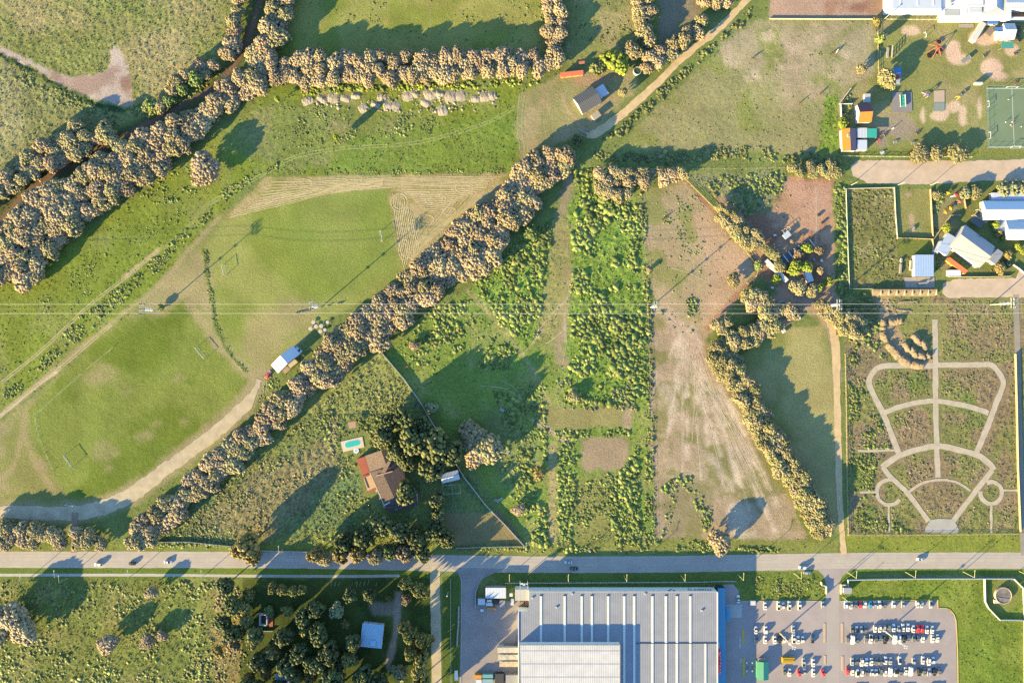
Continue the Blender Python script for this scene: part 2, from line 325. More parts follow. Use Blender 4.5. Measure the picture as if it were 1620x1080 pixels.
area([(915, 695), (970, 690), (995, 700), (985, 740), (950, 745), (925, 750)], (178, 158, 122), soft=6, wob=9, rough=.04)
area([(868, 700), (880, 700), (882, 860), (866, 860)], (178, 164, 112), soft=4, wob=5, amt=.8)
area([(905, 760), (980, 745), (975, 860), (910, 860)], (146, 146, 84), soft=6, wob=8, amt=.8)
area([(760, 640), (860, 690), (840, 780), (790, 760)], (130, 140, 96), soft=12, wob=14, amt=.5)
# paddocks
area([(1012, 300), (1080, 284), (1128, 330), (1200, 425), (1192, 445), (1120, 530), (1100, 545), (1040, 475), (1025, 440)], (184, 166, 124), rough=.05, mot=((156, 156, 94), 30, .45, .62))
area([(1085, 300), (1110, 330), (1160, 372), (1195, 415), (1165, 470), (1110, 520), (1120, 440), (1110, 400)], (200, 172, 134), soft=8, wob=10, amt=.85)
line([(1083, 284), (1150, 360), (1180, 395), (1200, 425)], 6, (176, 126, 92), soft=4, wob=4, amt=.85)
line([(1200, 430), (1190, 445), (1150, 485), (1120, 520)], 8, (172, 130, 98), soft=4, wob=4, amt=.8)
area([(1118, 285), (1318, 280), (1322, 470), (1260, 480), (1205, 440), (1190, 380), (1120, 300)], (192, 158, 122), rough=.05, mot=((164, 126, 96), 30, .45, .65))
area([(1240, 285), (1318, 283), (1318, 330), (1290, 370), (1262, 340)], (194, 160, 130), soft=6, wob=6, amt=.8)
line([(1290, 300), (1291, 380), (1280, 420)], 3, (204, 172, 142), soft=2, amt=.7)
area([(1085, 280), (1240, 272), (1240, 300), (1205, 340), (1180, 330), (1130, 300)], (140, 144, 98), soft=8, wob=10, rough=.2)
area([(1230, 460), (1330, 470), (1318, 520), (1270, 490), (1230, 530), (1200, 505)], (190, 162, 130), soft=6, wob=6, rough=.02)
area([(1024, 480), (1060, 488), (1110, 535), (1175, 625), (1235, 735), (1275, 850), (1180, 866), (1040, 862), (1030, 700)], (184, 164, 128), rough=.06, mot=((152, 146, 94), 26, .45, .62))
for q, (x1, y1) in enumerate([(1055, 700), (1085, 760), (1120, 700), (1140, 720), (1190, 820), (1165, 760), (1225, 840), (1180, 690), (1200, 740), (1072, 640), (1105, 640), (1230, 800), (1060, 560)]):
    line([(1078 + q % 4 * 8, 512 + 3 * q), ((1090 + x1) / 2 + (q % 3 - 1) * 5, (520 + y1) / 2), (x1, y1)], 5, (226, 206, 174), soft=5, wob=6, amt=.85, patch=(20, .25, .55))
for q, (x1, y1) in enumerate([(1080, 745), (1110, 760), (1170, 690), (1195, 730), (1215, 800), (1230, 840), (1060, 690)]):
    line([(1085 + q % 4 * 7, 540), ((1090 + x1) / 2 + (q % 3 - 1) * 4, (520 + y1) / 2), (x1, y1)], 1.4, (216, 196, 166), soft=1, wob=2.5, amt=.8)
line([(1045, 490), (1070, 515), (1095, 545), (1130, 600)], 16, (200, 176, 146), soft=8, wob=6, amt=.85)
area([(1110, 705), (1140, 730), (1180, 800), (1200, 850), (1150, 850), (1150, 790)], (208, 190, 158), soft=6, wob=10, amt=.85, patch=(22, .25, .5))
area([(1035, 590), (1060, 600), (1075, 660), (1045, 650)], (204, 188, 158), soft=8, wob=10, amt=.7, patch=(18, .3, .55))
area([(1075, 750), (1130, 770), (1120, 830), (1060, 850), (1045, 800)], (150, 142, 96), soft=8, wob=8, amt=.7)
area([(1165, 568), (1230, 520), (1300, 515), (1318, 560), (1325, 700), (1328, 850), (1310, 820), (1215, 690), (1175, 630)], (178, 170, 108), rough=.025, mot=((154, 156, 86), 40, .45, .7))
area([(1128, 540), (1150, 560), (1200, 640), (1265, 760), (1310, 850), (1290, 855), (1220, 740), (1160, 620)], (150, 150, 70), soft=6, wob=6, amt=.8)
line([(1300, 500), (1318, 540), (1326, 600)], 10, (196, 172, 138), soft=5, wob=4, amt=.8, rough=.0)
# lots and the fan shaped park
area([(1337, 298), (1418, 298), (1420, 376), (1476, 378), (1478, 458), (1343, 458)], (130, 130, 74), rough=.20, mot=((148, 140, 92), 26, .48, .68))
area([(1419, 299), (1474, 299), (1476, 374), (1420, 374)], (154, 152, 88), soft=1, wob=1, rough=.03)
for x, y, r, ry in [(1437, 308, 5, 4), (1442, 345, 5, 10), (1444, 362, 5, 7)]: spot(x, y, r, (198, 172, 138), ry=ry, soft=2, wob=2, amt=.8)
area([(1420, 380), (1474, 380), (1474, 404), (1420, 404)], (128, 140, 66), soft=1, wob=1, rough=.03)
area([(1430, 437), (1478, 437), (1478, 457), (1432, 457)], (182, 166, 138), soft=2, wob=2, rough=.02)
area([(1476, 296), (1770, 296), (1770, 445), (1500, 438), (1476, 400)], (132, 138, 74), soft=2, wob=2, rough=.06)
area([(1520, 300), (1470, 330), (1490, 440), (1500, 435)], (170, 152, 120), soft=4, amt=.4)
area([(1318, 290), (1338, 290), (1343, 458), (1380, 466), (1400, 560), (1345, 560), (1332, 470), (1322, 460)], (118, 136, 64), rough=.3)
area([(1337, 466), (1770, 470), (1770, 846), (1342, 846)], (136, 138, 80), rough=.20, mot=((150, 134, 98), 34, .46, .64))
for x, y, r, ry in [(1540, 590, 40, 20), (1450, 670, 24, 18), (1485, 790, 38, 26), (1590, 740, 16, 26), (1570, 530, 40, 26), (1590, 800, 18, 20)]:
    spot(x, y, r, (156, 134, 102), ry=ry, soft=10, wob=14, amt=.7)
for x, y, r, ry in [(1365, 745, 18, 35), (1370, 820, 25, 22), (1545, 665, 14, 12), (1450, 600, 20, 12), (1530, 640, 16, 10)]:
    spot(x, y, r, (112, 134, 60), ry=ry, soft=8, wob=12, amt=.7, rough=.3)
area([(1420, 480), (1500, 478), (1500, 560), (1430, 540)], (150, 152, 86), soft=8, wob=6, amt=.7, rough=.08)
area([(1390, 470), (1412, 470), (1412, 500), (1432, 545), (1478, 570), (1470, 582), (1440, 575), (1405, 540), (1395, 510)], (196, 166, 124), soft=4, wob=4, amt=.9, rough=.1)
area([(1338, 846), (1770, 846), (1770, 876), (1340, 874)], (142, 152, 64), rough=.10)
area([(1100, 850), (1325, 855), (1328, 874), (700, 876), (830, 862)], (140, 146, 74), soft=3, wob=3, rough=.1)
# verges and the bottom
area([(-150, 895), (690, 895), (690, 915), (-150, 915)], (112, 134, 52), soft=2, wob=2, rough=.12)
area([(-150, 858), (700, 862), (700, 878), (-150, 874)], (134, 146, 68), soft=2, wob=2, rough=.1)
area([(-150, 912), (352, 914), (345, 1000), (355, 1202), (-150, 1202)], (120, 130, 62), rough=.22, mot=((144, 144, 78), 35, .48, .68))
area([(312, 915), (322, 915), (316, 1000), (308, 1202), (290, 1202), (306, 1000)], (148, 158, 76), soft=3, wob=3, rough=.05)
area([(338, 915), (350, 915), (350, 960), (340, 970)], (182, 162, 110), soft=4, amt=.8, rough=.05)
area([(330, 980), (390, 975), (385, 1080), (340, 1080)], (158, 142, 92), soft=12, wob=14, amt=.7, rough=.2)
area([(385, 914), (682, 914), (682, 1202), (380, 1202)], (86, 102, 46), rough=.1, mot=((68, 86, 38), 30, .45, .65))  # garden ground: the trees' shade is put into its dark colour
area([(625, 935), (636, 935), (634, 975), (625, 1030), (614, 1060), (610, 1050), (622, 1000)], (164, 152, 128), soft=3, wob=3, rough=.0)
area([(585, 955), (628, 950), (628, 975), (590, 972)], (152, 142, 120), soft=4, wob=5, amt=.7)
area([(700, 912), (728, 908), (727, 1202), (700, 1202)], (98, 118, 50), soft=1, wob=1, rough=.08)
area([(728, 902), (1130, 904), (1300, 905), (1308, 945), (1150, 950), (1140, 930), (800, 930), (770, 905)], (110, 128, 56), soft=2, wob=2, rough=.12)
area([(1168, 908), (1305, 912), (1306, 948), (1168, 950)], (120, 136, 58), soft=2, wob=2, rough=.2)
area([(1330, 900), (1770, 900), (1770, 1202), (1505, 1202), (1512, 985), (1495, 955), (1330, 950)], (122, 142, 54), rough=.13, mot=((138, 152, 64), 40, .45, .7))
area([(1330, 948), (1345, 930), (1480, 945), (1484, 962)], (128, 144, 60), soft=3, amt=.6)
spot(1588, 942, 27, (142, 150, 74), soft=3, rough=.04)
line([(1350, 910), (1480, 911), (1620, 913)], 4, (166, 160, 120), soft=2, amt=.6)
# wide colour drift everywhere
CC *= (0.80 + 0.42 * fbm(GX, GY, 30, 3, 5))[..., None]
RO *= 1.35; CC[..., 1] *= .975; CC[..., 0] *= 1.06; CC *= (1 + .45 * np.clip(RO, 0, .4))[..., None]
CC[..., 0] *= 0.93 + 0.14 * fbm(GX, GY, 120, 5, 3); CC[..., 1] *= 0.97 + 0.06 * fbm(GX, GY, 80, 6, 3)
inside = (GX > -150) & (GX < 1772) & (GY > -120) & (GY < 1202)

# ------------------------------------------------------------------ sheets: roads, paths, courts (each a few mm above the last)
_z = [0.03]
def zlift(): _z[0] += 0.004; return _z[0]
def rag(P, step, wob, k=1):
    P = np.asarray(P, float); out = []
    for a, b in zip(P, np.roll(P, -1, 0)):
        n = max(1, int(np.hypot(*(b - a)) / step))
        for i in range(n):
            q = a + (b - a) * i / n; e = (b - a) / max(np.hypot(*(b - a)), 1e-6)
            o = wob * 2 * (float(fbm(q[0], q[1], 5, k, 3)) - .5) if wob else 0
            out.append((q[0] + e[1] * o, q[1] - e[0] * o))
    return out
def flatten(P, m=3):
    s_ = box_of(P, m + 6); d = sdf(P, GX[s_], GY[s_]); RO[s_] *= 1 - sst(-m - 3, -m, d)
def sheet(name, P, m, wob=0, step=2.5, lbl=None, cat=None, kind='structure', parent=None):
    flatten(P); z = zlift(); Q = rag(P, step, wob) if wob else [tuple(p) for p in P]
    V = [(*gp(x, y), z) for x, y in Q]
    ar = sum(V[i][0] * V[(i + 1) % len(V)][1] - V[(i + 1) % len(V)][0] * V[i][1] for i in range(len(V)))
    b = MB(); b.add(V if ar > 0 else V[::-1], [tuple(range(len(V)))])
    o = b.build(name, m, parent)
    if kind: o['kind'] = kind
    if lbl: o['label'] = lbl
    if cat: o['category'] = cat
    return o
def strip(b, P, wd, wob=.8, n=8, sm=True, k=2):
    P = smooth(P, n) if sm and len(P) > 2 else smooth(P, n)
    T = np.gradient(P, axis=0); T /= np.maximum(np.hypot(T[:, 0], T[:, 1]), 1e-6)[:, None]; N = np.stack([T[:, 1], -T[:, 0]], 1)
    wv = wd if np.ndim(wd) == 0 else np.interp(np.linspace(0, 1, len(P)), np.linspace(0, 1, len(wd)), wd)
    wv = np.broadcast_to(wv, (len(P),))
    l = wv / 2 + wob * 2 * (fbm(P[:, 0], P[:, 1], 6, k, 3) - .5); r = wv / 2 + wob * 2 * (fbm(P[:, 0], P[:, 1], 6, k + 3, 3) - .5)
    A = P + N * l[:, None]; B = P - N * r[:, None]; z = zlift()
    V = [(*gp(*q), z) for q in A] + [(*gp(*q), z) for q in B]; m = len(P)
    F = [(i, i + 1, m + i + 1, m + i) for i in range(m - 1)]
    e1, e2 = np.array(V[0]) - np.array(V[1]), np.array(V[m]) - np.array(V[0])
    nz = np.cross(np.array(V[1]) - np.array(V[0]), np.array(V[m]) - np.array(V[0]))[2]
    if nz < 0: F = [f[::-1] for f in F]
    b.add(V, F); flatten(list(map(tuple, A)) + list(map(tuple, B[::-1])), 2)
def ribbon(name, P, wd, m, wob=.8, n=8, lbl=None):
    b = MB(); strip(b, P, wd, wob, n); o = b.build(name, m); o['kind'] = 'structure'
    if lbl: o['label'] = lbl
    return o
ASPH = flatmat('asphalt', (205, 188, 168), .9, noise=.16, scale=.12, bump=.02)
LOT = flatmat('lot_asphalt', (188, 170, 160), .9, noise=.16, scale=.07, bump=.012)
CONC = flatmat('concrete', (208, 196, 178), .9, noise=.14, scale=.3)
DIRT = flatmat('dirt', (234, 198, 146), .95, noise=.24, scale=.25, bump=.015)
PINK = flatmat('pink_dirt', (226, 196, 164), .95, noise=.2, scale=.14, bump=.012)
GREYD = flatmat('grey_dirt', (216, 194, 156), .95, noise=.3, scale=.16, bump=.012)
PATHM = flatmat('path_gravel', (212, 192, 164), .95, noise=.22, scale=.3, bump=.015)
ribbon('main_road', [(-160, 884.5), (0, 884.5), (300, 885), (500, 886), (690, 890), (810, 892), (900, 892.5), (1050, 892), (1215, 889), (1400, 886.5), (1620, 886), (1790, 886)], 26, ASPH, .7, 30)
ribbon('footpath', [(-160, 909), (0, 909), (230, 909), (400, 910.5), (560, 911), (632, 910)], 4.4, CONC, .3, 30)
ribbon('dirt_lane', [(689, 896), (688, 930), (690, 1000), (691, 1100), (692, 1210)], 15.5, GREYD, 1.2, 12)
sheet('yard', [(712, 897), (802, 899), (782, 906), (764, 914), (753, 932), (752, 956), (800, 950), (842, 946), (842, 1205), (723, 1205), (729, 1000), (729.5, 918), (724, 905)], flatmat('yard_asphalt', (176, 160, 148), .9, noise=.22, scale=.09, bump=.03), .5)
sheet('parking_lot', [(1128, 926), (1160, 923), (1168, 933), (1170, 950.5), (1306, 950.5), (1307, 926), (1303, 910), (1291, 899), (1350, 899), (1333, 910), (1328, 922), (1328, 950.5), (1483, 950.5), (1484, 962), (1497, 962), (1506, 968), (1512, 980), (1517, 1205), (1128, 1205)], LOT, .3)
sheet('driveway', [(1308, 921), (1327, 921), (1327.5, 1205), (1307, 1205)], flatmat('drive_asphalt', (194, 178, 164), .9, noise=.08, scale=.1), .3)
ribbon('dirt_road', [(928, 214), (946, 210), (985, 180), (1035, 136), (1085, 87), (1135, 47), (1182, 0), (1240, -60)], [8, 14, 12.5, 11.5, 11, 10.5, 10, 10], DIRT, 2.2, 14)
sheet('village_road', [(1346, 262), (1356, 254), (1430, 253), (1520, 255), (1640, 251), (1780, 251), (1780, 290), (1640, 287), (1560, 286), (1500, 290), (1440, 292), (1372, 290), (1350, 278)], PINK, 2.0)
sheet('side_street', [(1492, 448), (1512, 441), (1606, 440), (1612, 428), (1640, 426), (1780, 426), (1780, 474), (1620, 471), (1560, 470), (1500, 471), (1490, 462)], PINK, 2.0)
ribbon('gravel_street', [(1607, 466), (1610, 560), (1613, 680), (1617, 800), (1619, 878)], 9, flatmat('street_gravel', (172, 158, 138), .95, noise=.2, scale=.2), 1.0, 14)
ribbon('farm_track', [(1303, 496), (1316, 515), (1322, 550), (1324, 620), (1326, 700), (1328, 780), (1332, 840), (1335, 876)], [10, 13, 14, 11, 11, 10, 9, 10], DIRT, 1.3, 12)
ribbon('clubhouse_road', [(-160, 808), (0, 809), (90, 812), (150, 806), (205, 784), (262, 742), (330, 693), (385, 645), (403, 618), (410, 600)], [16, 18, 22, 24, 24, 20, 21, 19, 10, 7], GREYD, 3.0, 12)
ribbon('entry_track', [(119, 810), (117, 840), (117, 874)], [12, 8, 10], flatmat('entry_dirt', (182, 150, 122), .95, noise=.2, scale=.2), .8)
pb = MB()
for P, wd in [([(1479, 505), (1480, 560), (1480, 635), (1482, 707), (1484, 755)], 7.5), ([(1423, 720), (1398, 656), (1381, 622), (1375, 604), (1382, 588), (1396, 579), (1432, 578), (1480, 578)], 7.5),
              ([(1480, 577), (1540, 577), (1566, 577), (1578, 587), (1587, 606), (1575, 640), (1560, 680), (1544, 717)], 7.5),
              ([(1397, 653), (1434, 640), (1479, 634), (1529, 642), (1564, 653)], 7), ([(1395, 739), (1423, 720), (1459, 709), (1483, 705), (1507, 709), (1544, 719), (1562, 730), (1573, 743)], 8),
              ([(1437, 778), (1459, 764), (1484, 759), (1512, 762), (1535, 776)], 3.2), ([(1396, 738), (1409, 754), (1435, 779), (1469, 824)], 6.5), ([(1570, 743), (1539, 782), (1506, 826)], 7),
              ([(1407 + 20 * math.cos(t), 778 + 20 * math.sin(t)) for t in np.linspace(.6, 6.0, 13)], 5), ([(1568 + 17 * math.cos(t), 779 + 17 * math.sin(t)) for t in np.linspace(-2.0, 3.3, 13)], 5.5),
              ([(1357, 713), (1385, 712.5), (1415, 712)], 3), ([(1360, 778.5), (1386, 778)], 2.6), ([(1586, 775), (1611, 775)], 3), ([(1568, 797), (1568, 842)], 3.2), ([(1406, 798), (1407, 842)], 2.4)]:
    strip(pb, P, wd * 1.12 + .4, 1.1, 6)
pp = pb.build('park_path', PATHM); pp['kind'] = 'structure'
sheet('park_forecourt', [(1462, 842), (1464, 834), (1472, 822), (1484, 820), (1508, 821), (1514, 830), (1517, 838), (1514, 843)], flatmat('forecourt', (196, 186, 170), .9, noise=.14, scale=.3), .5)

for P in ([(538, 693), (580, 684), (582, 706), (545, 718)], [(560, 722), (632, 706), (664, 796), (618, 814), (575, 780)], [(548, 668), (564, 667), (564, 680), (548, 682)], [(425, 575), (465, 545), (478, 562), (440, 594)], [(1440, 400), (1480, 400), (1480, 440), (1440, 440)], [(1474, 395), (1500, 364), (1530, 352), (1590, 380), (1575, 424), (1553, 430)], [(1574, 942), (1588, 928), (1602, 942), (1588, 958)], [(905, 153), (942, 135), (963, 147), (920, 182)], [(1550, 300), (1640, 300), (1640, 382), (1575, 382)], [(1338, 200), (1390, 200), (1390, 240), (1332, 240)], [(815, 928), (1150, 928), (1150, 1205), (815, 1205)], [(415, 965), (442, 965), (442, 1000), (415, 1000)], [(568, 982), (606, 982), (606, 1028), (568, 1028)], [(1210, 410), (1215, 408), (1245, 446), (1240, 450)]): flatten(P, 1)
# ---- final ground mesh
n1 = fbm(GX, GY, 5.5, 1, 3) - .5; n2 = fbm(GX * 1.4 + GY * .5, GY * 1.2 - GX * .5, 2.6, 4, 2) - .5
ZZ = np.where(inside, RO * (1.7 * n1 + 1.5 * n2), 0)
C2 = CC * (1 + np.clip(RO, 0, .3)[..., None] * 3.0 * n2[..., None])
X3, Y3 = gp(GX, GY)
V = np.stack([X3, Y3, ZZ], -1).reshape(-1, 3)
h, wd_ = SH; idx = np.arange(h * wd_).reshape(h, wd_)
F = np.stack([idx[1:, :-1], idx[1:, 1:], idx[:-1, 1:], idx[:-1, :-1]], -1).reshape(-1, 4)
EARTH = mat('earth', rough=.95, spec=.12, vcol=True, noise=.34, scale=1.0, bump=.26)
ground = put('ground', npmesh('ground', V, F, EARTH, C2.reshape(-1, 3), True)); ground['kind'] = 'structure'

# ------------------------------------------------------------------ vegetation
def ico(sub):
    b = bmesh.new(); bmesh.ops.create_icosphere(b, subdivisions=sub, radius=1); b.verts.ensure_lookup_table()
    V = np.array([v.co[:] for v in b.verts]); F = np.array([[v.index for v in f.verts] for f in b.faces]); b.free(); return V, F
I1, I2 = ico(1), ico(2)
rg = np.random.default_rng(5); random.seed(5)
LEAF = mat('leaf', rough=.75, spec=.2, vcol=True, rnd=.2, noise=.3, scale=9.0)
SHRUB = mat('shrub_leaf', rough=.75, spec=.2, vcol=True, noise=.28, scale=1.6)
BARK = mat('bark', (.10, .075, .055), .9, noise=.3, scale=2)
def crown_mesh(name, seed, cols, n=230, lump=.135, shell=(.55, 1.0), flat=1.0, z0=.14, leaves=1500, hole=.0, cone=0.0, mesa=False):
    """crown of leaf clumps in a unit tree: radius 1, height 1"""
    r = np.random.default_rng(seed); V = []; F = []; C = []; nv = 0; cols = np.array(cols, float)
    zc, zr = (1 + z0) / 2, (1 - z0) / 2; ph = r.random(4) * 6.28
    cen = []; tries = 0
    while len(cen) < n and tries < 9000:
        tries += 1
        d = r.normal(size=3); d /= np.linalg.norm(d)
        if d[2] < -.55: continue
        az = math.atan2(d[1], d[0]); k = 1 + .14 * math.sin(2 * az + ph[0]) + .12 * math.sin(3 * az + ph[1]) + .07 * math.sin(5 * az + ph[2])
        q = shell[0] + (shell[1] - shell[0]) * r.random() ** .6
        if hole and math.sin(4 * az + ph[3]) * math.sin(5 * d[2] + ph[1]) > 1 - hole: continue
        tap = 1 - cone * max(0, d[2])
        p = np.array([d[0] * q * k * .86 * tap, d[1] * q * k * .86 * tap, zc + d[2] * q * zr * flat * .92])
        if mesa:                                   # broad bumpy top, skirts of lower clumps
            rho = math.sqrt(r.random()); kk = rho * k * .92; top = .74 + .24 * (1 - rho ** 3)
            low = r.random() < (.25 if rho > .6 else .05)
            p = np.array([math.cos(az) * kk, math.sin(az) * kk, (top * r.uniform(.45, .8) if low else top - .20 * r.random() ** 1.3)])
        if all(np.linalg.norm((p - c) * (1, 1, 1.6)) > lump * .62 for c in cen[-90:]): cen.append(p)
    for p in cen:
        s = lump * (.65 + .8 * r.random()); A, B = I1
        j = A * (1.08 + .30 * (r.random((len(A), 1)) - .5) * 2) * s * np.array([1, 1, .8 * zr / .42 * .75])
        V.append(j + p); F.append(B + nv); nv += len(A)
        c = cols[r.integers(len(cols))] * (.75 + .5 * r.random()); C.append(np.tile(c, (len(A), 1)) * (.85 + .3 * r.random((len(A), 1))))
    k = r.integers(len(cen), size=leaves); d = r.normal(size=(leaves, 3)); d /= np.linalg.norm(d, axis=1)[:, None]; d[:, 2] = np.abs(d[:, 2]) * .9 - .2
    P = np.array(cen)[k] + d * lump * np.array([1.0, 1.0, .62]) * (.9 + .35 * r.random((leaves, 1)))
    T = P[:, None, :] + r.normal(size=(leaves, 3, 3)) * lump * .26 * np.array([1, 1, .6]); T[..., 2] = np.clip(T[..., 2], .06, 1.04)
    V.append(T.reshape(-1, 3)); F.append(np.arange(leaves * 3).reshape(-1, 3) + nv)
    C.append(np.repeat(cols[r.integers(len(cols), size=leaves)] * (.7 + .6 * r.random((leaves, 1))), 3, 0))
    V = np.vstack(V); V[:, 2] = np.clip(V[:, 2], .03, 1.1)
    return npmesh(name, V, np.vstack(F), LEAF, np.vstack(C))
def trunk_mesh(name, seed):
    r = random.Random(seed); b = MB(); b.tube((0, 0, 0), (r.uniform(-.04, .04), r.uniform(-.04, .04), .45), .075, .045, 8)
    for k in range(5):
        a = k * 1.26 + r.random(); b.tube((0, 0, .26 + .04 * k), (.5 * math.cos(a), .5 * math.sin(a), .55 + .05 * r.random()), .03, .012, 5)
    return b.mesh(name, BARK)
TAN = [(.200, .160, .110), (.172, .142, .100), (.225, .178, .124), (.128, .116, .078)]
TANG = [(.184, .160, .100), (.146, .138, .078), (.202, .170, .112), (.104, .110, .058)]
YEL = [(.162, .150, .082), (.135, .132, .068), (.178, .160, .094), (.092, .102, .046)]
OLV = [(.076, .090, .038), (.062, .078, .031), (.094, .104, .046), (.046, .058, .025)]
OLB = [(.112, .116, .042), (.094, .102, .036), (.134, .132, .050), (.064, .074, .027)]
GRN = [(.084, .120, .038), (.098, .134, .044), (.070, .102, .034), (.110, .140, .052)]
LIM = [(.140, .172, .024), (.118, .152, .024), (.160, .186, .034)]
GOL = [(.150, .118, .042), (.128, .108, .040), (.165, .130, .050), (.090, .088, .034)]
BRN = [(.150, .112, .080), (.128, .100, .070), (.100, .092, .058)]
PAL = [(.140, .160, .095), (.120, .142, .082), (.160, .172, .110)]
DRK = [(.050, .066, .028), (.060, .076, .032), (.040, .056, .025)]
PROTO = {}
def protos(key, cols, cnt, **k):
    PROTO[key] = [(crown_mesh('crown', hash_(key) + i, cols, **k), trunk_mesh('trunk', hash_(key) + 50 + i)) for i in range(cnt)]
def hash_(s): return sum(ord(c) * (i + 3) for i, c in enumerate(s))
protos('tan', TAN, 8, mesa=True, n=440, lump=.098, leaves=2600); protos('tang', TANG, 6, mesa=True, n=420, lump=.098, leaves=2600); protos('yel', YEL, 6, mesa=True, n=440, lump=.095, leaves=2600)
protos('olv', OLV, 4, n=190, lump=.14, hole=.25, shell=(.4, 1)); protos('olb', OLB, 4, n=190, lump=.14, hole=.25, shell=(.4, 1)); protos('grn', GRN, 4, n=190, lump=.14)
protos('lim', LIM, 3, n=190, lump=.14); protos('gol', GOL, 3, n=180, lump=.14, hole=.2); protos('brn', BRN, 2, n=180); protos('pal', PAL, 2, n=180)
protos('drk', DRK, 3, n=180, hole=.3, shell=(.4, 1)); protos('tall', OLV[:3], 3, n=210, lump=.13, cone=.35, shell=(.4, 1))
tree_n = [0]
def tree(px, py, r, h, key, name, label, group=None, sq=1.0):
    """r in map pixels, h in metres, px/py where the crown's middle is seen"""
    r *= 1.1 if name == 'tall_tree' else 1; x, y = gp(px, py, h * .5); k = random.randrange(len(PROTO[key])); cm, tm = PROTO[key][k]; tree_n[0] += 1
    o = thing(name, label, 'tree', (x, y, 0), random.uniform(0, 6.28), group); rr = r * PX
    o.scale = (rr, rr * sq, h)
    put('trunk', tm, o); put('crown', cm, o)
    return o
def poisson(P, sp, inset=0, hole=None):
    P = np.asarray(P, float); lo, hi = P.min(0), P.max(0); pts = []
    n = int((hi[0] - lo[0]) * (hi[1] - lo[1]) / (sp * sp) * 14) + 40
    cand = lo + rg.random((n, 2)) * (hi - lo); d = sdf(P, cand[:, 0], cand[:, 1]); cand = cand[d > inset]
    arr = np.zeros((0, 2))
    for c in cand:
        if len(arr) == 0 or ((arr - c) ** 2).sum(1).min() > sp * sp: arr = np.vstack([arr, c])
    return arr
def grove(P, sp, r, h, key, name, label, inset=7, sec=None):
    pts = poisson(P, sp, inset); ks = key if isinstance(key, (list, tuple)) else [key]
    if len(pts): pts = pts[ldist([(1204, 406), (1246, 452)], pts[:, 0], pts[:, 1]) > 10]
    parts = [(label, pts)]
    if sec:                                          # a long row is told apart by what it stands beside
        near = np.array([[math.hypot(p[0] - x, p[1] - y) for x, y, _ in sec] for p in pts]).argmin(1)
        parts = [(f"{label} {ph}", pts[near == i]) for i, (_, _, ph) in enumerate(sec)]
    for lb, q in parts:
        if not len(q): continue
        v = q.max(0) - q.min(0); ax = 0 if v[0] >= v[1] else 1; q = q[np.argsort(q[:, ax])]
        for i, p in enumerate(q):
            l = lb if len(q) > 26 else f"{ORD[i]} {'from left' if ax == 0 else 'from top'}, {lb}"
            tree(p[0], p[1], random.uniform(*r) * 1.14, random.uniform(h[0] * 1.0, h[1] * 1.0), random.choice(ks), name, ' '.join(l.split()[:16]), label)
ORD = 'first second third fourth fifth sixth seventh eighth ninth tenth eleventh twelfth thirteenth fourteenth fifteenth sixteenth seventeenth eighteenth nineteenth twentieth 21st 22nd 23rd 24th 25th 26th'.split()
TK = ['tan', 'tan', 'tan', 'tang']
grove([(432, -30), (405, 70), (370, 115), (330, 165), (290, 172), (240, 200), (185, 235), (120, 270), (60, 300), (20, 340), (-30, 380), (-30, 462), (0, 455), (55, 450), (115, 365), (185, 315), (245, 285), (310, 235), (345, 180), (410, 150), (425, 120), (450, 60), (480, -30)],
      16.4, (12.2, 16.9), (7, 10), TK, 'wood_tree', 'tan tree of the upper left wood', sec=[(440, 20, 'at the top edge'), (380, 130, 'where windbreak and wood meet'), (290, 200, 'above the lone round tree'), (220, 260, 'beside the green strip'), (140, 300, 'in the wide middle part'), (70, 340, 'near the ditch track bend'), (20, 420, 'at the left edge')])
grove([(374, -20), (398, -20), (385, 40), (372, 94), (352, 90), (360, 50)], 14.8, (9.4, 13.2), (6, 8), ['tang', 'tan'], 'wood_tree', 'tan tree in the short strip north of the ditch track near the top edge', 5)
grove([(290, 105), (335, 92), (362, 86), (335, 120), (300, 148), (240, 186), (222, 182), (230, 160), (265, 140)], 14.8, (8.5, 13.2), (5, 8), ['tang', 'tan', 'grn'], 'wood_tree', 'tan tree between the tall grass field and the brown ditch track', 5)
grove([(60, 225), (120, 195), (180, 205), (190, 225), (150, 245), (100, 262), (50, 285), (10, 318), (-30, 345), (-30, 290), (30, 258)], 15.6, (9.4, 14.1), (6, 9), ['tang', 'tang', 'tan'], 'wood_tree', 'tan tree on the north bank of the ditch track', 5, sec=[(40, 270, 'at the left edge'), (140, 220, 'below the sandy patch')])
grove([(420, 92), (480, 86), (600, 82), (700, 84), (800, 82), (870, 88), (890, 105), (870, 115), (800, 124), (700, 130), (600, 132), (520, 137), (450, 140), (425, 125)], 14.8, (10.3, 14.1), (6.5, 9), ['tan'], 'windbreak_tree', 'tan tree of the top windbreak', 6, sec=[(450, 110, 'at its left end'), (560, 105, 'above the first brush heaps'), (680, 105, 'above the middle brush heaps'), (800, 100, 'near its right end')])
grove([(855, -30), (890, -30), (893, 60), (900, 100), (870, 105), (862, 50)], 13.3, (9.4, 13.2), (6, 8), ['tan'], 'windbreak_tree', 'tan tree in the short upright row above the red roofed shed', 6)
grove([(1000, -30), (1036, -30), (1032, 60), (1042, 85), (1012, 72), (1003, 30)], 13.3, (9.4, 13.2), (6, 8), ['tan', 'tang'], 'windbreak_tree', 'tan tree in the upright row left of the grey top paddock', 6)
grove([(1112, 20), (1130, 24), (1122, 45), (1082, 75), (1052, 105), (1028, 126), (1010, 108), (1020, 85), (1070, 60)], 13.3, (8.5, 12.2), (5, 8), ['tan', 'tang'], 'windbreak_tree', 'tan tree on the upper side of the diagonal dirt road', 5)
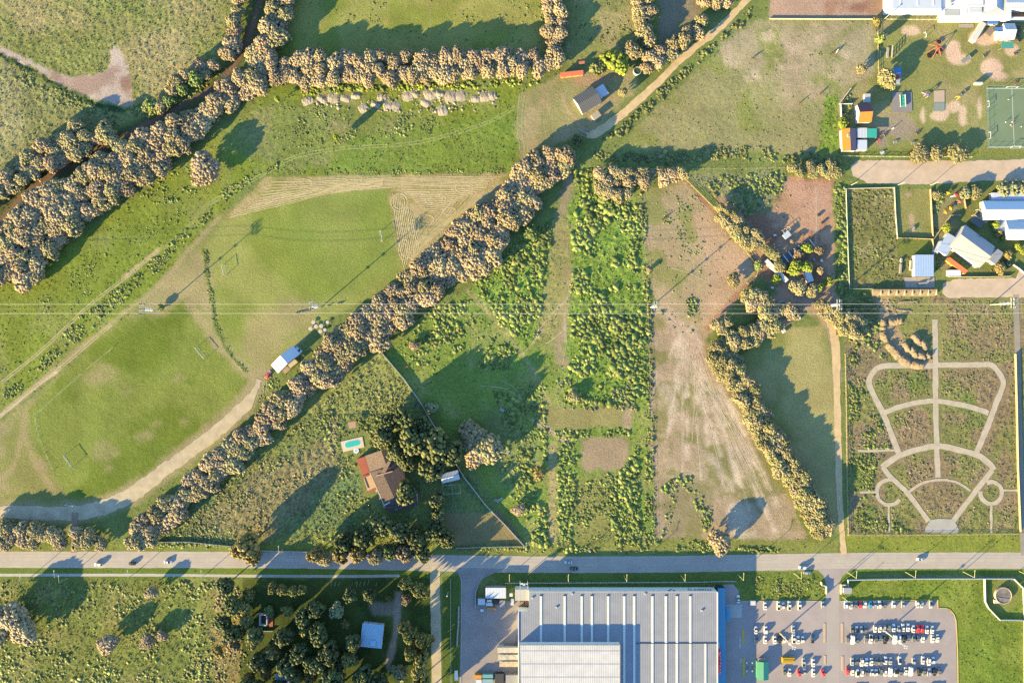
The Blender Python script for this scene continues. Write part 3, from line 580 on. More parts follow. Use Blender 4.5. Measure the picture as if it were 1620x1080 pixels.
grove([(1105, -20), (1160, -20), (1150, 12), (1108, 8)], 13.3, (7.5, 10.3), (5, 6), ['tan'], 'windbreak_tree', 'tan tree beside the dirt road at the top edge', 3)
grove([(880, 228), (850, 238), (810, 275), (790, 308), (740, 340), (700, 375), (660, 410), (630, 440), (600, 468), (560, 500), (520, 530), (500, 560), (470, 600), (440, 625), (400, 665), (350, 700), (310, 740), (255, 790), (205, 830), (195, 845), (215, 868), (240, 860), (275, 830), (310, 800), (350, 770), (390, 730), (430, 690), (460, 655), (500, 625), (545, 595), (570, 570), (610, 545), (640, 520), (670, 490), (700, 465), (740, 450), (772, 430), (795, 400), (800, 385), (838, 345), (855, 315), (880, 290), (905, 260), (905, 230)],
      14.8, (11.3, 16.0), (7, 10), TK, 'belt_tree', 'tan tree of the diagonal belt', 8, sec=[(220, 850, 'by the main road'), (300, 775, 'beside the curved pitch road'), (380, 705, 'below the lower pitch corner'), (450, 630, 'below the red pickup'), (520, 570, 'beside the club hut'), (590, 510, 'near the round tables'), (660, 450, 'at the tip of the hay corner'), (730, 390, 'beside the hay corner'), (800, 335, 'near the end of the hay corner'), (875, 255, 'at the farm gate')])
grove([(-30, 828), (100, 832), (104, 862), (-30, 866)], 12.5, (9.4, 13.2), (6.5, 8), ['tan', 'tang'], 'hedge_tree', 'tan tree in the thick roadside hedge at the lower left corner', 6)
grove([(118, 838), (150, 830), (156, 850), (190, 864), (205, 868), (122, 866)], 11.7, (8.5, 11.3), (5, 7), ['tan', 'tang'], 'hedge_tree', 'tan tree in the roadside hedge right of the pitch entrance', 4)
grove([(945, 262), (960, 266), (1000, 270), (1060, 264), (1095, 268), (1085, 284), (1040, 288), (1010, 296), (985, 318), (958, 318), (940, 300)], 12.5, (8.5, 12.2), (5, 7), ['tan', 'tang'], 'hedge_tree', 'tan tree in the row along the top of the thicket land', 4)
grove([(1250, 262), (1330, 258), (1328, 278), (1255, 280)], 11.7, (6.6, 9.4), (3.5, 5), ['yel'], 'hedge_tree', 'yellowish tree in the hedge above the brown farmyard', 3)
grove([(1122, 316), (1150, 328), (1190, 360), (1225, 395), (1242, 425), (1225, 432), (1198, 410), (1165, 377), (1138, 347)], 9.8, (6.6, 10.3), (4, 6), ['yel', 'tang'], 'hedge_tree', 'pale yellow tree between paddock and brown farmyard', 3, sec=[(1150, 340, 'in its upper half'), (1215, 405, 'near the long white shed')])
grove([(1170, 462), (1195, 458), (1235, 483), (1264, 490), (1258, 502), (1215, 530), (1180, 550), (1160, 560), (1118, 560), (1116, 545), (1150, 538), (1190, 512), (1208, 500), (1180, 480)], 10.9, (8.5, 11.3), (5, 7), ['yel', 'tang', 'tan'], 'hedge_tree', 'pale tan tree north of the triangular lawn', 4, sec=[(1210, 480, 'beside the round trough'), (1180, 530, 'along the lawn edge'), (1130, 550, 'at the bare field')])
grove([(1125, 505), (1160, 503), (1167, 535), (1135, 542)], 12.5, (7.5, 10.3), (5, 6), ['tang'], 'hedge_tree', 'tan green tree at the lower end of the brown paddock', 4)
grove([(1118, 552), (1165, 558), (1202, 620), (1232, 680), (1272, 740), (1307, 800), (1320, 840), (1292, 852), (1262, 800), (1240, 765), (1210, 720), (1180, 670), (1155, 620), (1122, 580)], 10.9, (8.5, 12.2), (5.5, 8), ['yel', 'yel', 'tang'], 'hedge_tree', 'pale yellow tree of the lawn hedge', 6, sec=[(1140, 570, 'at its top corner'), (1180, 640, 'in its upper part'), (1220, 715, 'in its middle'), (1260, 770, 'in its lower part'), (1300, 830, 'at the main road end')])
grove([(1280, 476), (1305, 473), (1330, 488), (1372, 508), (1370, 525), (1345, 537), (1320, 517), (1298, 500)], 10.9, (7.5, 11.3), (4, 6.5), ['yel', 'tang'], 'hedge_tree', 'pale tan tree at the north end of the vertical farm track', 4)
# single trees: x, y, r(px), h(m), kind, label
for x, y, r, h, k, n_, l in [
    (325, 268, 25, 9.5, 'tan', 'round_tree', 'big round tan tree alone in the green strip left of the pitches'),
    (748, 690, 24, 9, 'tang', 'round_tree', 'largest greyish crown in the shaded clump right of the tiled house'),
    (770, 708, 26, 9, 'tang', 'round_tree', 'lower right crown of the shaded grey clump right of the tiled house'),
    (752, 718, 20, 8, 'tan', 'round_tree', 'lowest crown of the shaded grey clump right of the tiled house'),
    (1138, 856, 19, 8.5, 'tan', 'round_tree', 'lone round tan tree beside the main road below the bare field'),
    (241, 936, 10, 6.5, 'tan', 'round_tree', 'small narrow tan tree just below the footpath in the lower left field'),
    (172, 1017, 16, 8, 'tan', 'round_tree', 'round tan tree standing alone in the lower left field'),
    (234, 1013, 12, 6, 'tan', 'round_tree', 'left of two touching small tan trees in the lower left field'),
    (257, 1004, 9, 5, 'tan', 'round_tree', 'right of two touching small tan trees in the lower left field'),
    (22, 975, 26, 11, 'tan', 'round_tree', 'large tan tree at the left edge below the footpath'),
    (40, 996, 22, 10, 'tan', 'round_tree', 'large tan tree joined to its neighbour at the left edge below the footpath'),
    (2, 995, 20, 10, 'tang', 'round_tree', 'tan tree cut by the left edge below the footpath'),
    (972, 96, 20, 8, 'lim', 'leafy_tree', 'bright lime green tree beside the dark gabled farmhouse'),
    (984, 108, 12, 6, 'lim', 'leafy_tree', 'smaller lime green tree next to the round water tank'),
    (947, 108, 14, 6, 'olv', 'leafy_tree', 'olive green tree between red shed and lime green tree'),
    (1001, 82, 15, 8, 'tang', 'leafy_tree', 'grey tan tree behind the lime green tree'),
    (915, 222, 10, 5, 'olv', 'leafy_tree', 'round olive tree at the farm gate beside the dirt road'),
    (902, 262, 10, 5, 'olv', 'leafy_tree', 'yellow green tree at the top end of the diagonal tree belt'),
    (840, 368, 14, 5, 'grn', 'leafy_tree', 'pale green bush tree below the diagonal belt beside the bare lane'),
    (1400, 122, 13, 8.5, 'yel', 'leafy_tree', 'yellow olive tree shading the blue play tunnel'),
    (1407, 134, 9, 6, 'yel', 'leafy_tree', 'smaller yellow olive tree below the one at the blue play tunnel'),
    (1333, 196, 9, 4.5, 'lim', 'leafy_tree', 'lime yellow tree at the corner of the orange roofed houses'),
    (1387, 34, 7, 4, 'gol', 'leafy_tree', 'small golden tree at the corner of the playground below the white building'),
    (1392, 62, 8, 7, 'grn', 'leafy_tree', 'thin green tree by the playground fence'),
    (1362, 110, 8, 5, 'tang', 'leafy_tree', 'small tan tree left of the playground fence'),
    (1276, 393, 9, 5, 'lim', 'leafy_tree', 'lime green tree at the upper right of the animal pens'),
    (1258, 424, 13, 5.5, 'lim', 'leafy_tree', 'wide lime green tree left of the blue farm shed'),
    (1275, 422, 11, 5, 'lim', 'leafy_tree', 'lime green tree just above the blue farm shed'),
    (1311, 445, 8, 4, 'lim', 'leafy_tree', 'small lime green tree right of the blue farm shed'),
    (1228, 442, 10, 4, 'lim', 'leafy_tree', 'lime green tree below the long white farm roof'),
    (1263, 402, 9, 4.5, 'brn', 'leafy_tree', 'bare brown tree below the animal pens'),
    (1296, 396, 8, 5, 'brn', 'leafy_tree', 'pinkish bare tree right of the animal pens'),
    (1297, 428, 6, 4, 'tan', 'leafy_tree', 'little round tan tree right of the blue farm shed'),
    (1252, 382, 4, 3, 'tan', 'leafy_tree', 'tiny round tan bush beside the upper pen'),
    (1262, 455, 13, 6, 'tang', 'leafy_tree', 'tan tree below the long white farm roof'),
    (1283, 460, 11, 5.5, 'yel', 'leafy_tree', 'yellow green tree below the blue farm shed'),
    (1296, 455, 7, 5, 'lim', 'leafy_tree', 'yellow lime tree tip below the blue farm shed'),
    (1264, 490, 6, 4, 'tang', 'leafy_tree', 'small round tree right of the round trough'),
    (1160, 443, 11, 5, 'yel', 'leafy_tree', 'lone pale yellow tree at the edge of the brown paddock'),
    (1200, 420, 8, 3.5, 'grn', 'leafy_tree', 'small green bush tree on the brown paddock by the white roof'),
    (1455, 243, 16, 4.5, 'yel', 'leafy_tree', 'left pale yellow hedge tree below the playground'),
    (1480, 243, 12, 4.5, 'yel', 'leafy_tree', 'middle pale yellow hedge tree below the playground'),
    (1515, 243, 16, 5, 'yel', 'leafy_tree', 'right pale yellow hedge tree below the playground'),
    (1497, 360, 8, 4, 'lim', 'leafy_tree', 'bright yellow green tree left of the big grey roof'),
    (1482, 309, 8, 3, 'yel', 'leafy_tree', 'rounded yellow green tree right of the small mown lot'),
    (1527, 306, 10, 4, 'pal', 'leafy_tree', 'pale tree above the garden toys, leftmost of its row'),
    (1543, 304, 11, 4, 'yel', 'leafy_tree', 'yellowish tree in the garden row left of the white twin roofs'),
    (1587, 299, 12, 4.5, 'pal', 'leafy_tree', 'pale green tree above the white twin roofs, left one'),
    (1603, 297, 12, 4.5, 'pal', 'leafy_tree', 'pale green tree above the white twin roofs, middle one'),
    (1619, 298, 12, 4.5, 'pal', 'leafy_tree', 'pale green tree above the white twin roofs at the right edge'),
    (1575, 356, 7, 4, 'lim', 'leafy_tree', 'yellow tree squeezed between big grey roof and white roofs'),
    (1580, 368, 6, 3.5, 'gol', 'leafy_tree', 'golden bush tree right of the big grey roof'),
    (1588, 377, 5, 3, 'lim', 'leafy_tree', 'small lime bush at the corner of the lower white roof'),
    (1610, 391, 6, 3, 'lim', 'leafy_tree', 'round lime bush on the shaded lawn at the right edge'),
    (1619, 398, 6, 3, 'lim', 'leafy_tree', 'round lime bush cut by the right edge below the white roofs'),
    (1595, 402, 8, 3, 'gol', 'leafy_tree', 'golden shrub along the fence right of the big grey roof'),
    (1582, 424, 10, 3, 'gol', 'leafy_tree', 'yellow flowering shrub below the big grey roof'),
    (1550, 372, 3.5, 5, 'lim', 'leafy_tree', 'small tree top poking over the big grey roof'),
    (605, 692, 17, 14, 'tall', 'tall_tree', 'tall brownish tree at the upper left of the tiled house'),
    (628, 716, 16, 14, 'tall', 'tall_tree', 'tall olive tree leaning over the upper roof of the tiled house'),
    (655, 698, 20, 19, 'olv', 'tall_tree', 'tall yellow green tree in the middle of the house grove'),
    (645, 728, 15, 14, 'olv', 'tall_tree', 'olive tree covering the right edge of the tiled roof'),
    (690, 706, 24, 20, 'olv', 'tall_tree', 'tallest broad olive tree of the house grove'),
    (712, 716, 20, 18, 'drk', 'tall_tree', 'dark tree at the right end of the house grove'),
    (682, 742, 18, 18, 'olv', 'tall_tree', 'olive tree left of the small white barn'),
    (615, 668, 15, 12, 'drk', 'tall_tree', 'dark tree above the swimming pool terrace'),
    (640, 660, 18, 15, 'drk', 'tall_tree', 'dark shaded tree at the top of the house grove'),
    (672, 672, 14, 13, 'drk', 'tall_tree', 'dark shaded tree beside the garden pens'),
    (643, 779, 17, 16, 'olv', 'tall_tree', 'olive tree beside the lower right roof of the tiled house'),
    (692, 790, 12, 13, 'olv', 'tall_tree', 'upper of two olive trees below the small white barn'),
    (693, 814, 12, 12, 'olv', 'tall_tree', 'lower of two olive trees below the small white barn'),
    (390, 864, 21, 17, 'gol', 'road_tree', 'golden autumn tree overhanging the main road left of the house grove'),
    (402, 878, 14, 12, 'gol', 'road_tree', 'lower golden tree overhanging the main road'),
    (500, 876, 13, 14, 'gol', 'road_tree', 'golden tree at the left end of the roadside grove'),
    (515, 884, 11, 7, 'tang', 'road_tree', 'tan tree reaching over the road at the left of the roadside grove'),
    (540, 876, 14, 14, 'gol', 'road_tree', 'second golden tree of the roadside grove'),
    (568, 874, 14, 14, 'gol', 'road_tree', 'golden olive tree of the roadside grove beside the lamp'),
    (596, 878, 13, 13, 'tang', 'road_tree', 'pale tan tree in the middle of the roadside grove'),
    (618, 872, 13, 14, 'olv', 'road_tree', 'olive tree left of the pinkish tree on the roadside'),
    (640, 872, 16, 14, 'brn', 'road_tree', 'pinkish brown tree overhanging the main road'),
    (668, 874, 14, 13, 'olv', 'road_tree', 'yellow green tree right of the pinkish roadside tree'),
    (604, 830, 16, 15, 'olv', 'tall_tree', 'olive tree below the lower roof of the tiled house'),
    (632, 840, 16, 16, 'olv', 'tall_tree', 'olive tree right of the one below the tiled roof'),
    (575, 850, 16, 16, 'drk', 'tall_tree', 'dark tree left in the roadside grove'),
    (660, 852, 16, 16, 'drk', 'tall_tree', 'dark tree behind the pinkish roadside tree'),
    (708, 852, 13, 14, 'olv', 'tall_tree', 'olive tree at the right end of the roadside grove'),
    (690, 838, 14, 15, 'drk', 'tall_tree', 'dark tree near the right end of the roadside grove'),
    (545, 858, 15, 15, 'drk', 'tall_tree', 'dark tree at the left of the roadside grove'),
    (683, 645, 10, 4, 'pal', 'leafy_tree', 'pale grey shrub tree at the white boundary wall'),
    (655, 547, 8, 3, 'tan', 'leafy_tree', 'small tan bush on the meadow right of the boundary wall'),
    (853, 748, 11, 4, 'gol', 'leafy_tree', 'round golden brown bush right of the shaded clump'),
    (820, 806, 10, 4, 'tan', 'leafy_tree', 'pale bristly bush right of the boundary wall'),
    (907, 627, 10, 3.5, 'yel', 'leafy_tree', 'round pale bush at the left foot of the big thicket'),
    (1027, 427, 4, 2.5, 'tan', 'leafy_tree', 'small round tan bush on the fence between thicket and paddock'),
    (985, 147, 7, 6, 'yel', 'leafy_tree', 'spiky pale tree by the dirt road right of the blue annexe'),
    (440, 158, 4, 9, 'lim', 'leafy_tree', 'tall slim tree below the left end of the windbreak'),
    (533, 218, 5, 9, 'lim', 'slim_tree', 'slim yellow green tree casting a long shadow on the green strip'),
    (255, 486, 6, 3, 'grn', 'leafy_tree', 'dark bush at the foot of the left power pole'),
    (533, 964, 13, 9, 'pal', 'garden_tree', 'pale green tree left of the blue roofed house'),
    (546, 986, 8, 6, 'olb', 'garden_tree', 'small olive tree below the pale green one'),
    (614, 946, 6, 5, 'olb', 'garden_tree', 'small olive tree above the blue roofed house'),
    (642, 921, 10, 15, 'olb', 'garden_tree', 'yellow green tree at the corner of lane and footpath, left one'),
    (660, 930, 11, 16, 'olb', 'garden_tree', 'yellow green tree at the lane beside the footpath, middle one'),
    (673, 935, 9, 15, 'olb', 'garden_tree', 'yellow green tree at the lane beside the footpath, right one'),
    (643, 947, 9, 6, 'brn', 'garden_tree', 'brown tree below the yellow green trees at the lane'),
    (641, 990, 10, 16, 'olb', 'garden_tree', 'top tree of the yellow green row along the dirt lane'),
    (650, 1003, 11, 17, 'olb', 'garden_tree', 'second tree of the yellow green row along the dirt lane'),
    (666, 1009, 10, 17, 'olb', 'garden_tree', 'third tree of the yellow green row along the dirt lane'),
    (679, 1010, 8, 14, 'olb', 'garden_tree', 'small tree touching the dirt lane in the yellow green row'),
    (652, 1030, 11, 17, 'olb', 'garden_tree', 'fourth tree of the yellow green row along the dirt lane'),
    (668, 1040, 12, 18, 'olb', 'garden_tree', 'fifth tree of the yellow green row along the dirt lane'),
    (664, 1060, 12, 18, 'olb', 'garden_tree', 'sixth tree of the yellow green row along the dirt lane'),
    (668, 1078, 13, 18, 'olb', 'garden_tree', 'last tree of the yellow green row at the bottom edge'),
    (632, 1062, 14, 8, 'pal', 'garden_tree', 'pale yellow green tree left of the row at the bottom edge'),
    (553, 1042, 13, 11, 'olb', 'garden_tree', 'yellow olive tree below left of the blue roofed house'),
    (538, 1050, 10, 10, 'drk', 'garden_tree', 'dark tree beside the yellow olive one below the blue roofed house'),
    (395, 940, 10, 8, 'olb', 'garden_tree', 'yellow green tree above left of the small ruin'),
    (432, 929, 9, 9, 'olb', 'garden_tree', 'leftmost tree of the row below the footpath above the ruin'),
    (447, 932, 9, 9, 'olb', 'garden_tree', 'second tree of the row below the footpath above the ruin'),
    (463, 934, 9, 9, 'olb', 'garden_tree', 'third tree of the row below the footpath above the ruin'),
    (478, 932, 8, 8, 'olb', 'garden_tree', 'last tree of the row below the footpath above the ruin'),
    (386, 962, 12, 10, 'olb', 'garden_tree', 'upper dark olive tree left of the small ruin'),
    (390, 982, 12, 10, 'olb', 'garden_tree', 'lower dark olive tree left of the small ruin'),
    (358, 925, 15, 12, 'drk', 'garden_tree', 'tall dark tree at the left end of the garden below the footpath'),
    (426, 966, 9, 4, 'grn', 'garden_tree', 'small green tree at the top of the small ruin'),
    (456, 966, 9, 6, 'olb', 'garden_tree', 'olive tree on the lit grass right of the small ruin'),
    (483, 996, 10, 9, 'olb', 'garden_tree', 'open olive tree right of the small ruin'),
    (430, 1030, 14, 12, 'olb', 'garden_tree', 'olive tree below the small ruin'),
    (395, 1072, 10, 9, 'gol', 'garden_tree', 'golden tree at the bottom edge left'),
    (422, 1064, 9, 9, 'gol', 'garden_tree', 'orange tree near the bottom edge below the ruin'),
    (468, 1068, 13, 10, 'olb', 'garden_tree', 'olive tree at the bottom edge below the ruin'),
    (492, 1070, 11, 9, 'gol', 'garden_tree', 'yellow tree at the bottom edge right of the pale roof'),
    (345, 1030, 9, 5, 'gol', 'garden_tree', 'low orange tree at the left border of the garden'),
    (370, 1020, 12, 8, 'brn', 'garden_tree', 'brownish tree left of the olive tree below the ruin'),
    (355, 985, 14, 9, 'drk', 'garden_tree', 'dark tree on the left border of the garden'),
    (640, 1060, 6, 7, 'olb', 'garden_tree', 'slim olive tree beside the lane row'),
]: tree(x, y, r, h, k, n_, l)
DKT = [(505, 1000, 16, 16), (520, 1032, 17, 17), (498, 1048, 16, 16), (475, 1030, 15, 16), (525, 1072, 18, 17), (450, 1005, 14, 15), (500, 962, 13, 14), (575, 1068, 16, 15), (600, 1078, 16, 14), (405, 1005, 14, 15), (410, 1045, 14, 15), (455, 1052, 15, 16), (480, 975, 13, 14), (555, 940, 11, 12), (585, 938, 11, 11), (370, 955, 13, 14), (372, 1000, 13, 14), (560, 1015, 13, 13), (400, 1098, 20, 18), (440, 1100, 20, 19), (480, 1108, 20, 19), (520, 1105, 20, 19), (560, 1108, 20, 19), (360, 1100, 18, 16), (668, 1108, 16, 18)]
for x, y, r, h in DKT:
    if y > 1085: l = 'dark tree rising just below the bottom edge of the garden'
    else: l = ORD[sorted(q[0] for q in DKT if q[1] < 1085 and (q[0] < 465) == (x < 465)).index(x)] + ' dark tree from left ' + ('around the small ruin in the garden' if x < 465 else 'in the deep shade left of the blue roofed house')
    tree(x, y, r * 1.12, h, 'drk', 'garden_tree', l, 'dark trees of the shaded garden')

# ---- undergrowth, thickets, tufts: nobody could count them
def clumps(name, regions, label=None):
    """regions: (polygon, count, rmin, rmax (m), height factor, colours[, patch noise])"""
    Vs = []; Fs = []; Cs = []; nv = 0
    for P, n, r0, r1, hf, cols, *pk in regions:
        n = int(n * 2.3); r1 = r1 * .72; r0 = r0 * .6; hf = hf * .46
        P = np.asarray(P, float); lo, hi = P.min(0), P.max(0); got = np.zeros((0, 2))
        tries = 0
        while len(got) < n and tries < 40:
            tries += 1
            c = lo + rg.random((n * 3, 2)) * (hi - lo); k = sdf(P, c[:, 0], c[:, 1]) + 9 * (fbm(c[:, 0], c[:, 1], 12, 6, 3) - .62) + 3 * (rg.random(len(c)) - .5) > 0
            k &= RO[np.clip(np.searchsorted(gy, c[:, 1]) - 1, 0, SH[0] - 1), np.clip(np.searchsorted(gx, c[:, 0]) - 1, 0, SH[1] - 1)] > .012
            if not pk and n > 150: k &= rg.random(len(c)) < sst(.30, .52, fbm(c[:, 0], c[:, 1], 28, 2, 3)) + .05
            if pk: k &= rg.random(len(c)) < sst(pk[0][1], pk[0][2], fbm(c[:, 0], c[:, 1], pk[0][0], 3, 3)) + .02
            got = np.vstack([got, c[k]])
        got = got[:n]; m = len(got); big = .55 + .95 * fbm(got[:, 0], got[:, 1], 18, 1, 3); cols = np.array(cols, float)
        n0 = n; A, B = I1
        s = (r0 + (r1 - r0) * rg.random(m) ** 2.2) * big
        x, y = gp(got[:, 0], got[:, 1])
        j = A[None] * (1 + .6 * (rg.random((m, len(A), 1)) * 2 - 1)) * s[:, None, None] * np.array([1, 1, hf])
        an = rg.random(m) * 6.28; ca, sa = np.cos(an)[:, None], np.sin(an)[:, None]
        el = (.7 + .6 * rg.random(m))[:, None]; X = j[..., 0] * el
        jx, jy = X * ca - j[..., 1] * sa, X * sa + j[..., 1] * ca
        z = j[..., 2] + (s * hf * .55)[:, None]
        V = np.stack([jx + x[:, None], jy + y[:, None], np.maximum(z, .0)], -1)
        F = B[None] + (np.arange(m) * len(A))[:, None, None] + nv
        keep = (A[B].mean(1)[:, 2] > -.55); F = F[:, keep]
        C = cols[rg.integers(len(cols), size=m)] * (.62 + .5 * rg.random((m, 1))) * (.55 + 1.0 * fbm(got[:, 0], got[:, 1], 26, 7, 3))[:, None]; C = np.repeat(C[:, None], len(A), 1) * (.85 + .3 * rg.random((m, len(A), 1)))
        Vs.append(V.reshape(-1, 3)); Fs.append(F.reshape(-1, 3)); Cs.append(C.reshape(-1, 3)); nv += m * len(A)
    o = put(name, npmesh(name, np.vstack(Vs), np.vstack(Fs), SHRUB, np.vstack(Cs))); o['kind'] = 'stuff'
    if label: o['label'] = label
    return o
GB = [(.106, .144, .043), (.084, .122, .037), (.132, .160, .053), (.060, .092, .032)]
SG = [(.090, .115, .055), (.105, .125, .070), (.075, .100, .050)]
DG = [(.066, .088, .030), (.078, .098, .036), (.098, .108, .044)]
YG = [(.095, .112, .048), (.080, .100, .040), (.112, .122, .060)]
clumps('dry_weeds', [([(480, 146), (790, 144), (788, 172), (700, 182), (600, 178), (480, 168)], 130, .4, 1.5, .5, [(.24, .21, .17), (.20, .18, .14), (.14, .14, .08)], (14, .36, .56)), ([(1110, 285), (1320, 285), (1320, 470), (1215, 440)], 40, .3, .9, .6, [(.12, .09, .06), (.16, .14, .10)])], 'pale dry weeds between the brush heaps')
clumps('thicket', [
    ([(905, 320), (935, 300), (975, 330), (1000, 370), (1012, 430), (1022, 520), (1022, 630), (960, 640), (890, 630), (905, 560), (900, 480), (905, 400)], 1050, .6, 2.7, .7, GB, (34, .44, .58)),
    ([(750, 445), (800, 400), (845, 355), (880, 345), (868, 400), (860, 460), (852, 530), (830, 545), (790, 510), (760, 470)], 620, .6, 2.2, .7, GB),
    ([(640, 510), (700, 478), (740, 470), (790, 515), (820, 555), (800, 590), (740, 580), (680, 570), (650, 550)], 420, .5, 1.9, .6, GB, (30, .4, .6)),
    ([(620, 545), (660, 530), (700, 600), (660, 620)], 40, .4, 1.2, .6, GB),
    ([(905, 270), (940, 265), (1010, 300), (1015, 400), (1000, 400), (960, 330), (915, 320)], 260, .5, 2.0, .7, GB),
    ([(780, 620), (860, 600), (870, 700), (850, 800), (800, 790), (790, 740), (800, 680)], 420, .5, 1.8, .6, GB),
    ([(985, 740), (1012, 690), (1015, 860), (975, 865), (960, 800)], 320, .7, 2.2, .8, GB),
    ([(882, 690), (912, 680), (916, 760), (905, 860), (880, 862)], 210, .5, 1.9, .7, GB),
    ([(830, 790), (866, 800), (870, 866), (838, 868), (822, 830)], 130, .7, 2.2, .8, GB),
    ([(905, 770), (975, 745), (1000, 800), (990, 860), (910, 860)], 240, .4, 1.5, .6, GB, (22, .4, .6)),
    ([(875, 680), (1000, 678), (1000, 690), (880, 692)], 90, .5, 1.4, .7, GB),
    ([(880, 600), (1000, 600), (1010, 650), (890, 650)], 150, .5, 1.6, .7, YG + SG, (20, .4, .6)),
    ([(1010, 290), (1022, 292), (1030, 480), (1034, 640), (1038, 860), (1018, 860), (1022, 640), (1018, 480)], 330, .5, 1.5, .8, GB + DG, (18, .3, .55)),
], 'dense green thicket filling the middle of the land')
